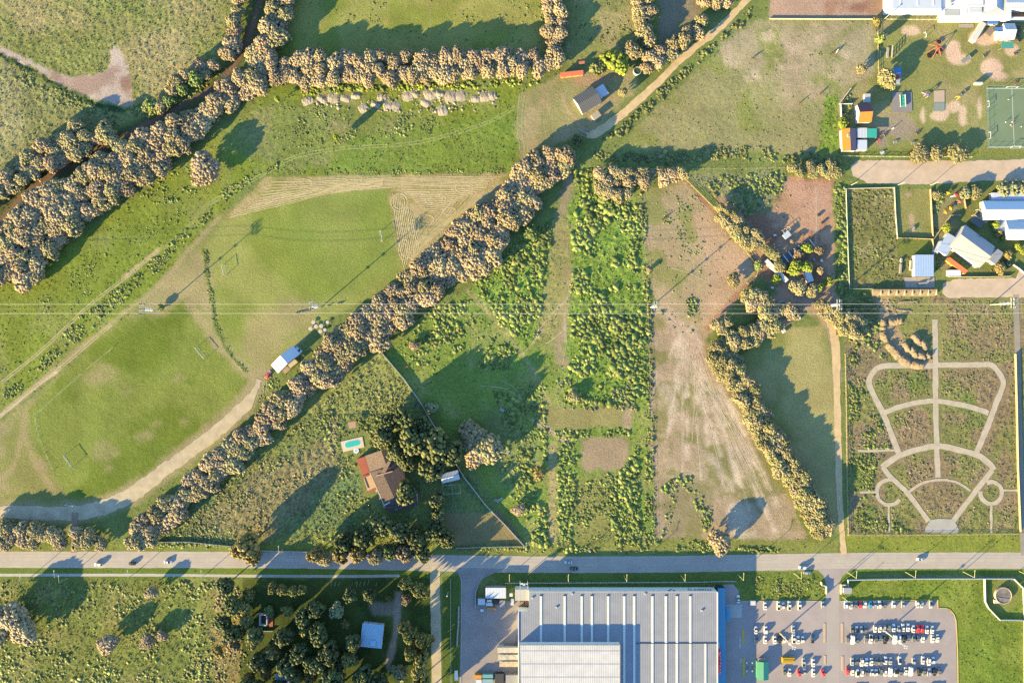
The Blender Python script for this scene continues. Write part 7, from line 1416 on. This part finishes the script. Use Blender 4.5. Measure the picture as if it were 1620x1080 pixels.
# people on the green court
PV = [(0, 0, .95), (0, 0, 1.2), (0, 0, 1.42), (0, .01, 1.52), (.02, 0, 1.66), (.0, .2, 1.4), (.08, .3, 1.15), (.2, .3, .95), (0, -.2, 1.4), (-.06, -.3, 1.15), (.05, -.32, .92), (.02, .1, .88), (.14, .11, .5), (.08, .11, .07), (.2, .11, .04), (-.02, -.1, .88), (-.08, -.11, .5), (-.2, -.11, .09), (-.08, -.11, .04)]
PE = [(0, 1), (1, 2), (2, 3), (3, 4), (2, 5), (5, 6), (6, 7), (2, 8), (8, 9), (9, 10), (0, 11), (11, 12), (12, 13), (13, 14), (0, 15), (15, 16), (16, 17), (17, 18)]
PR = [.15, .14, .15, .06, .11, .07, .05, .04, .07, .05, .04, .1, .065, .045, .045, .1, .065, .045, .045]
SKIN = mat('skin', (.35, .2, .14), .6); HAIR = mat('hair', (.03, .02, .015), .8)
def person(px, py, rz, shirt, trousers, label):
    me = skin_body(PV, PE, PR, [SKIN, MATS[shirt], MATS[trousers], BLACK], lambda c: 0 if c.z > 1.5 or (abs(c.y) > .24 and c.z < 1.12 and c.z > .85) else (1 if c.z > .98 else (3 if c.z < .09 else 2)))
    o = thing('person', label, 'person', (*gp(px, py), .06), R(rz), 'players on the green court'); put('body', me, o); MB().lathe([(0, 1.79), (.07, 1.775), (.115, 1.71), (.122, 1.66), (.1, 1.63)], 12, (.0, 0, 0)).build('hair', HAIR, o)
for c_, n_ in (((.7, .7, .68), 'shirt_white'), ((.5, .05, .05), 'shirt_red'), ((.03, .05, .12), 'cloth_navy'), ((.2, .2, .2), 'cloth_grey')): mat(n_, c_, .9)
for x, y, rz, a, b, l in [(1588.5, 194.5, 20, 'shirt_white', 'cloth_navy', 'player in white shirt standing apart left of the group on the court'), (1600.5, 190.5, -60, 'shirt_red', 'cloth_navy', 'player in red shirt at the top of the group on the court'), (1599, 194, 10, 'shirt_white', 'cloth_grey', 'player in white shirt in the middle of the group on the court'), (1596.5, 199, 80, 'shirt_white', 'cloth_navy', 'player in white shirt left at the foot of the group on the court'), (1599, 201, 120, 'shirt_red', 'cloth_grey', 'player in red shirt right at the foot of the group on the court'), (1613.5, 201.5, 160, 'shirt_white', 'cloth_grey', 'player in white shirt near the right edge of the court'), (1593, 159, -90, 'shirt_white', 'cloth_navy', 'player in white shirt in the upper half of the court')]: person(x, y, rz, a, b, l)
# playground
sheet('play_pad', [(1411, 146.5), (1442, 146), (1443, 177), (1411.5, 177.5)], flatmat('rubber_pad', (160, 148, 146), .9, noise=.1, scale=.4)); sheet('play_pad', [(1477, 144), (1494, 143), (1494, 162), (1477, 162)], flatmat('pink_pad', (212, 184, 158), .9, noise=.1, scale=.4)); sheet('play_pad', [(1477, 162.5), (1494, 162.5), (1494, 176), (1477, 176)], flatmat('grey_pad', (150, 162, 150), .9, noise=.1, scale=.4))
sheet('play_pad', [(1516, 38), (1540, 38), (1540, 44.5), (1516, 44.5)], flatmat('concrete_pad', (184, 168, 154), .9, noise=.1, scale=.4)); sheet('patio', [(1430, 438.5), (1478, 438.5), (1478, 455), (1432, 455)], flatmat('patio_earth', (196, 178, 154), .9, noise=.2, scale=.4))
o = thing('climbing_table', 'turquoise raised play platform on the square grey pad', 'play platform', (*gp(1426.5, 160.5), 0), R(3)); MB().box(-1.6, 1.6, -3.6, 3.6, .9, 1.1).build('deck', flatmat('turquoise', (96, 206, 160), .6), o)
for x in (-1.4, 1.4):
    for y in (-3.3, 3.3): MB().box(x - .08, x + .08, y - .08, y + .08, .05, .897).build('leg', WHITE, o)
for x in (-1.55, 1.55): MB().box(x - .05, x + .05, -3.6, 3.6, 1.103, 1.5).build('rail', WHITE, o)
for y in (-2, 0, 2): MB().box(-.5, .5, y - .5, y + .5, 1.103, 1.2).build('pad', GREENP, o)
REDT2 = flatmat('red_tube', (230, 110, 100), .6)
o = thing('bungee_frame', 'red star shaped bungee frame on the playground', 'play frame', (*gp(1477.5, 79), 0))
for k in range(6):
    a = k * math.pi / 3 + .35; MB().tube((5.2 * math.cos(a), 5.2 * math.sin(a), 0), (.3 * math.cos(a), .3 * math.sin(a), 4.2), .16, .12).build('pole', REDT2, o)
MB().lathe([(0, .5), (.7, .3), (.7, 0), (0, 0)], 12, (0, 0, 4.1)).build('hub', REDP, o)
for i, (x, y, r, l) in enumerate([(1469.5, 88.5, 1.7, 'left'), (1484.5, 67, 1.6, 'top'), (1487.5, 80, 1.4, 'right'), (1481.5, 84.5, 1.1, 'bottom')]):
    o = thing('trampoline', f'{l} black round trampoline under the red frame', 'trampoline', (*gp(x, y), 0), 0, 'trampolines of the red frame'); MB().lathe([(0, .8), (r * .86, .8)], 20).build('mat', BLACK, o); MB().lathe([(r * .865, .78), (r * .93, .86), (r, .78), (r * .93, .7), (r * .865, .78)], 20).build('rim', REDT2 if i != 0 else BLACK, o)
    for k in range(4): MB().tube((r * .93 * math.cos(k * 1.57), r * .93 * math.sin(k * 1.57), 0), (r * .93 * math.cos(k * 1.57), r * .93 * math.sin(k * 1.57), .7), .04).build('leg', STEEL, o)
def play_tower(px, py, rz, label, m1, m2, h=2.6, name='play_tower'):
    o = thing(name, label, 'play tower', (*gp(px, py), 0), R(rz))
    for x in (-.8, .8):
        for y in (-.8, .8): MB().box(x - .08, x + .08, y - .08, y + .08, 0, h).build('post', m1, o)
    MB().box(-.9, .9, -.9, .9, 1.2, 1.3).build('deck', WOOD, o); MB().add([(-1, -1, h), (1, -1, h), (1, 1, h), (-1, 1, h), (0, 0, h + .8)], [(0, 1, 4), (1, 2, 4), (2, 3, 4), (3, 0, 4), (3, 2, 1, 0)]).build('roof', m2, o)
    slab(MB(), [(.9, -.35, 1.3), (3.2, -.35, .25), (3.2, .35, .25), (.9, .35, 1.3)], .06).build('slide', m1, o)
BL2 = flatmat('play_blue', (90, 150, 210), .6)
play_tower(1417, 124, 60, 'red and yellow slide tower under the yellow olive tree', YELL, REDP); play_tower(1464, 152, 140, 'white and purple play tower left of the pink pad', WALLW, flatmat('purple', (120, 100, 170), .6)); play_tower(1514, 155, 30, 'cream play tower right of the pink pad', CREAM, YELL, 2)
play_tower(1498, 306, 20, 'orange toy tower in the garden, upper left', flatmat('toy_orange', (236, 160, 60), .6), YELL, 1.6); play_tower(1511, 309, 200, 'white toy tower in the garden', WALLW, REDP, 1.6); play_tower(1522, 308, 90, 'orange toy tower beside the brick fence', flatmat('toy_orange', (236, 160, 60), .6), flatmat('toy_orange', (236, 160, 60), .6), 1.6); play_tower(1516, 319, 10, 'white and pink toy in the garden', WALLW, REDT2, 1.2); play_tower(1502, 330, 70, 'yellow orange toy in the lower garden, right', flatmat('toy_orange', (236, 160, 60), .6), YELL, 1.3); play_tower(1494, 336, 70, 'yellow orange toy in the lower garden, left', YELL, flatmat('toy_orange', (236, 160, 60), .6), 1.3)
o = thing('tunnel_pad', 'blue play pad with arch right of the yellow olive tree', 'play pad', (*gp(1420, 115), 0)); MB().box(-2.4, 2.4, -3, 3, .03, .12).build('pad', BL2, o)
for k in range(8):
    a0, a1 = math.pi * k / 8, math.pi * (k + 1) / 8; MB().tube((1.8 * math.cos(a0), -1, 1.9 * math.sin(a0)), (1.8 * math.cos(a1), -1, 1.9 * math.sin(a1)), .12).build('arch_segment', STEEL, o)
MB().box(-1, 1.6, -7, -3.1, .03, .1).build('lower_pad', flatmat('pale_pad', (206, 206, 210), .8), o)
o = thing('climbing_wall', 'wooden climbing wall with shaded panel at the left of the playground', 'climbing wall', (*gp(1408, 84), 0), R(85))
for x in (-3, 0, 3): MB().bar((x, -1.5, .02), (x, .6, 3.4), .25, .25).build('beam', PWOOD, o)
for k in range(5): MB().bar((-3, -1.3 + k * .44, .35 + k * .7), (3, -1.3 + k * .44, .35 + k * .7), .5, .08).build('plank', CREAM, o)
MB().box(-3, 3, .9, 2.2, .03, .5).build('mat', flatmat('mat_grey', (196, 188, 178), .8), o)
def seat(px, py, rz, l, m=PWOOD, L=1.2, name='bench'):
    o = thing(name, l, 'bench', (*gp(px, py), 0), R(rz)); MB().box(-L, L, -.28, .28, .42, .5).build('seat', m, o); MB().box(-L, L, .3, .37, .55, 1.05).build('backrest', m, o)
    for x in (-L + .2, L - .2): MB().box(x - .05, x + .05, -.25, .36, 0, .417).build('leg', STEEL, o)
    return o
seat(1387, 46, 80, 'dark bench at the upper playground fence', DARK, 2.2); seat(1390, 75, 85, 'dark bench at the middle of the playground fence', DARK, 2.0); seat(1392, 86, 85, 'pale bench below the dark one at the playground fence', CREAM, 1.6); seat(1402, 56, 70, 'pale bench in the tree shadow on the playground', CREAM, 1.0)
def pic(px, py, l, m=DARK, r=1.2, name='picnic_table'):
    o = thing(name, l, 'picnic table', (*gp(px, py), 0), random.random()); MB().box(-r, r, -.45, .45, .7, .78).build('table_top', m, o)
    for s in (-.85, .85): MB().box(-r, r, s - .15, s + .15, .4, .46).build('seat', m, o)
    for x in (-r + .25, r - .25): MB().bar((x, -.85, .2), (x, .85, .2), .1, .1).build('cross_leg', STEEL, o); MB().box(x - .05, x + .05, -.05, .05, .25, .697).build('leg', STEEL, o)
for x, y, l, m in [(1390.5, 213, 'dark picnic table right of the teal canopy, left', DARK), (1400.5, 212.5, 'dark picnic table right of the teal canopy, right', DARK), (1389, 222.5, 'pinkish toy table below the teal canopy', REDT2), (1451.5, 210, 'dark purple table on the lawn below the grey pad', DARK), (1444, 227, 'grey round table casting a long shadow on the lawn', GREY), (1415.5, 225, 'grey seesaw table on the lower lawn', GREY), (1558, 88, 'dark table right of the bare curved patch', DARK), (1606, 85, 'dark table under a pinkish frame near the right edge', DARK), (1606, 132, 'wooden table above the green court', WOOD), (1395, 242, 'white gate table at the lower playground fence', WHITE), (1439, 243, 'dark bicycle stand table at the lower fence', DARK)]: pic(x, y, l, m)
o = thing('statue_post', 'white post figure on the lower playground', 'post', (*gp(1411.5, 204), 0), R(20)); MB().tube((0, 0, 0), (0, 0, 1.7), .3, .18, 10).build('shaft', WHITE, o); MB().lathe([(0, 2.1), (.25, 1.95), (.25, 1.75), (0, 1.7)], 10).build('cap', WHITE, o)
o = thing('notice_board', 'white board with long shadow above the green court', 'board', (*gp(1545, 134), 0)); MB().box(-2.1, 2.1, -.6, .6, .35, 2.5).build('panel', WALLW, o)
for x in (-1.6, 1.6): MB().box(x - .08, x + .08, -.4, .4, 0, .347).build('leg', STEEL, o)
o = thing('ramp', 'dark sloping ramp on the curved bare patch', 'ramp', (*gp(1527, 95), 0), R(35)); MB().add([(-2.4, -1.2, 0), (2.4, -1.2, 0), (2.4, 1.2, 0), (-2.4, 1.2, 0), (2.4, -1.2, 1.6), (2.4, 1.2, 1.6)], [(3, 2, 1, 0), (0, 1, 4), (2, 3, 5), (1, 2, 5, 4), (0, 4, 5, 3)]).build('deck', flatmat('ramp_grey', (110, 118, 124), .8), o); MB().bar((2.4, -1.2, 1.65), (2.4, 1.2, 1.65), .1, .1).build('rail', STEEL, o)
for i, (x, y, l) in enumerate([(1610, 44, 'top'), (1611, 50, 'middle'), (1610, 57, 'lower'), (1612, 64, 'lowest')]): pic(x, y, f'{l} dark table in the row right of the grey white cafe')
# pergola and garden bits
o = thing('pergola', 'pale pergola frame above the dark carport', 'pergola', (*gp(1549, 343), 0), R(-33))
for x in (-4.2, 0, 4.2):
    for y in (-2, 2): MB().box(x - .1, x + .1, y - .1, y + .1, 0, 2.4).build('post', CREAM, o)
    MB().bar((x, -2.3, 2.5), (x, 2.3, 2.5), .2, .2).build('beam', CREAM, o)
for y in (-2, 2): MB().bar((-4.4, y, 2.68), (4.4, y, 2.68), .2, .15).build('long_beam', CREAM, o)
for i, (x, y) in enumerate([(525, 922), (531, 922), (537, 923), (557, 925), (565, 924), (570, 923), (577, 922), (583, 921), (596, 923)]):
    o = thing('garden_hoop', f'pale curved hoop in the shaded garden, {ORD[i]} from the left', 'hoop', (*gp(x, y), 0), R(75), 'garden hoops below the footpath')
    for s in (-1, 1): MB().tube((s * 1.4, 0, 0), (s * 1.0, 0, 1.2), .09).build('leg', POLEC, o)
    MB().tube((-1.0, 0, 1.2), (1.0, 0, 1.2), .09).build('arc', POLEC, o)
def lump(px, py, rz, L, l, m, name): 
    o = thing(name, l, name.replace('_', ' '), (*gp(px, py), 0), R(rz)); MB().box(-L, L, -.6, .6, .1, .9).build('body', m, o); MB().box(-L * .8, L * .8, -.4, .4, .903, 1.1).build('top', GREY, o)
for x, y, rz, L, l, m, n_ in [(1425, 412, 80, 1.2, 'white slab beside the mown corner of the cottage', WALLW, 'slab'), (1440, 420, 85, 3, 'long stack of timber left of the pale blue roof', CREAM, 'timber_stack'), (1424, 425, 85, 3, 'grey timber stack beside the rough lot', GREY, 'timber_stack'), (1458, 448, 10, 2.4, 'grey tarpaulin heap below the pale blue roof', GREY, 'tarpaulin'), (1466, 446, 40, 1.6, 'white tarpaulin right of the grey one', WALLW, 'tarpaulin'), (1445, 362, 80, 1.2, 'grey slide on the small mown lot', GREY, 'slide_toy'), (672, 752, 0, .1, 'tiny grey box by the house grove', GREY, 'box'), (1222, 657, 80, .8, 'small white trough in the hedge shadow of the triangular lawn', WALLW, 'trough'), (790, 790, 30, 1.8, 'white debris slab right of the slanting wall', WALLW, 'debris_slab'), (553, 660, 0, .1, 'grey urn above the gazebo', GREY, 'urn'), (563, 1069, 5, 1.8, 'blue white car shaped cover at the bottom of the garden', WALLW, 'cover'), (784, 790, 30, 1, 'grey debris slab right of the slanting wall', GREY, 'debris_slab'), (1412, 22, 0, 4, 'white low bench block under the white complex', CREAM, 'block'), (1433, 21, 0, 2, 'cream box under the white complex', CREAM, 'block')]: lump(x, y, rz, L, l, m, n_)
for i, (x, y) in enumerate([(794, 648), (803, 715)]): 
    o = thing('debris', f'pale sheet of debris in the shaded thicket, {ORD[i]} from the top left', 'debris', (*gp(x, y), 0), random.random() * 3, 'pale debris in the shaded thicket'); MB().box(-.9, .9, -1.4, 1.4, .05, .45).build('sheet', GREY, o)

# hay swaths and wheel ruts: low strips lying on the ground
def swaths(name, L, m, wd, hgt, label, kind='stuff'):
    b = MB()
    for P in L:
        Q = smooth(P, 7); T = np.gradient(Q, axis=0); T /= np.maximum(np.hypot(T[:, 0], T[:, 1]), 1e-6)[:, None]; N = np.stack([T[:, 1], -T[:, 0]], 1)
        w_ = wd * (.55 + .9 * rg.random(len(Q)))[:, None] / 2; Q = Q + N * (rg.random((len(Q), 1)) - .5) * .7; A, B = Q + N * w_, Q - N * w_; n = len(Q); V = []
        for q, z in ((A, .0), (Q, hgt), (B, .0)): V += [(*gp(*p), z + .035) for p in q]
        b.add(V, [f for i in range(n - 1) for f in ((i, n + i, n + i + 1, i + 1), (n + i, 2 * n + i, 2 * n + i + 1, n + i + 1))])
    o = b.build(name, m); o['kind'] = kind; o['label'] = label; return o
HAY = flatmat('cut_hay', (214, 192, 140), .95, noise=.3, scale=1.0); L = []
for k in range(0, 11):
    L += [[(430 - 4 * k, 288 + 5 * k), (520, 286 + 2.6 * k), (640, 281 + 2 * k), (792 - 6 * k, 279 + 2 * k)]] if k < 8 else []
    L += [[(622 + 3 * k, 306 + 3 * k), (626 + 3 * k, 350), (634 + 3 * k, 395), (640 + 2 * k, 428 - 5 * k)], [(795 - 9 * k, 292 + 3 * k), (740 - 7 * k, 330 + 4 * k), (690 - 5 * k, 372 + 3 * k), (645 + k, 420 - k)], [(640 + 3 * k, 300 + 3.2 * k), (700, 300 + 3.4 * k), (770 - 7 * k, 296 + 3.4 * k)]]
    if k < 7: L += [[(365 + 9 * k, 343 - 5 * k), (440, 326 - 3 * k), (520, 306 - 2 * k), (606, 294 - 1.5 * k)]]
for x, y, r, ry in [(632, 320, 13, 14), (632, 320, 9, 10), (690, 316, 16, 9), (690, 316, 11, 6), (735, 297, 14, 8), (755, 290, 17, 7), (640, 395, 9, 16), (640, 395, 5, 10), (655, 360, 8, 12), (480, 289, 14, 6), (540, 287, 12, 5), (712, 334, 10, 6), (675, 348, 12, 8)]: L.append([(x + r * math.cos(t), y + ry * math.sin(t)) for t in np.linspace(0, 6.5, 12)])
swaths('hay_swath', L, HAY, 1.15, .08, 'rows and loops of cut hay above the upper pitch')
RUT = flatmat('bare_rut', (212, 190, 150), .95, noise=.25, scale=.5); L = []
for d in (0, 4.5): L += [[(x + d * .5, y + d * .5) for x, y in [(0, 605), (70, 548), (140, 482), (200, 436), (250, 395)]], [(x + d * .5, y + d * .6) for x, y in [(-10, 664), (40, 621), (90, 584), (130, 550), (175, 512)]]]
for q, (x1, y1) in enumerate([(1080, 745), (1110, 760), (1170, 690), (1195, 730), (1215, 800), (1230, 840), (1060, 690), (1150, 780), (1095, 700), (1128, 690), (1185, 770), (1240, 820)]): L.append([(1083 + q % 5 * 6, 530 + 4 * q), ((1090 + x1) / 2 + (q % 3 - 1) * 6, (530 + y1) / 2 + 10), (x1, y1)])
L += [[(900, 470), (872, 498), (846, 530)], [(893, 495), (896, 540), (890, 575)], [(895, 520), (870, 540), (850, 548)], [(845, 666), (868, 682), (902, 704)], [(848, 662), (872, 676), (905, 694)], [(1036, 490), (1062, 508), (1090, 545)], [(1100, 310), (1150, 365), (1185, 405)], [(1062, 424), (1090, 432), (1120, 446)], [(1291, 295), (1292, 340), (1290, 385)], [(760, 610), (800, 615), (830, 635)], [(790, 600), (812, 612), (824, 628)], [(1318, 500), (1322, 600), (1324, 700)], [(1324, 520), (1328, 620), (1329, 720)]]
for d in (-5, -1.5, 2.5, 6): L.append([(x + d * .5, y + d * .8) for x, y in [(100, 812), (150, 806), (205, 784), (262, 742), (330, 693), (385, 645), (403, 618)]])
swaths('wheel_rut', L, RUT, 1.0, .012, 'pale wheel ruts and trodden lines')
swaths('wheel_track', [[(x, y + d) for x, y in [(-100, 884.5), (0, 884.5), (300, 885), (500, 886), (690, 890), (810, 892), (900, 892.5), (1050, 892), (1215, 889), (1400, 886.5), (1700, 886)]] for d in (-8, -3.6, 3.8, 8.2)], flatmat('worn_asphalt', (198, 181, 161), .9, noise=.2, scale=.4), 1.1, .006, 'worn wheel tracks along the main road')
PALEG = flatmat('pale_grass', (168, 176, 104), .95, noise=.2, scale=.5)
swaths('grass_track', [[(330, 320 + d), (420, 272 + d), (470, 245 + d), (545, 232 + d), (640, 226 + d), (700, 214 + d), (770, 192 + d), (815, 168 + d)] for d in (0, 4.5)] + [[(215, 125), (270, 95), (300, 65), (325, 30)], [(55, 657), (130, 590), (180, 548)], [(822, 150), (819, 195), (824, 250)], [(830, 152), (826, 195), (832, 246)], [(1480, 911), (1560, 912)]], PALEG, 1.5, .015, 'faint pale wheel tracks in the grass')

# grass tufts: follow the rough ground
ns = 50000; tx = rg.random(ns * 5) * 1660 - 20; ty = rg.random(ns * 5) * 1120 - 20
ii = np.searchsorted(gx, tx) - 1; jj = np.searchsorted(gy, ty) - 1; pr = np.clip((RO[jj, ii] - .09) / .32, 0, 1)
k = (rg.random(len(tx)) < pr * (.3 + .9 * fbm(tx, ty, 16, 2, 3))); tx, ty, ii, jj = (q[k][:ns] for q in (tx, ty, ii, jj)); m = len(tx)
s = .22 + .4 * rg.random(m) ** 2; x, y = gp(tx, ty); an = rg.random(m) * 6.28
T = np.array([[1, 0, 0], [-.5, .87, 0], [-.5, -.87, 0], [.25, .1, 1.1]]); V = np.empty((m, 4, 3)); c_, s__ = np.cos(an)[:, None], np.sin(an)[:, None]
V[..., 0] = (T[:, 0] * c_ - T[:, 1] * s__) * s[:, None] * 1.3 + x[:, None]; V[..., 1] = (T[:, 0] * s__ + T[:, 1] * c_) * s[:, None] + y[:, None]; V[..., 2] = T[:, 2] * s[:, None] * .8 + ZZ[jj, ii][:, None] - .03
F = np.array([[0, 1, 3], [1, 2, 3], [2, 0, 3]])[None] + (np.arange(m) * 4)[:, None, None]
C = np.repeat((CC[jj, ii] * (.8 + .45 * rg.random((m, 1))))[:, None], 4, 1)
o = put('grass_tufts', npmesh('grass_tufts', V.reshape(-1, 3), F.reshape(-1, 3), SHRUB, C.reshape(-1, 3))); o['kind'] = 'stuff'; o['label'] = 'rough grass tufts over fields and meadows'
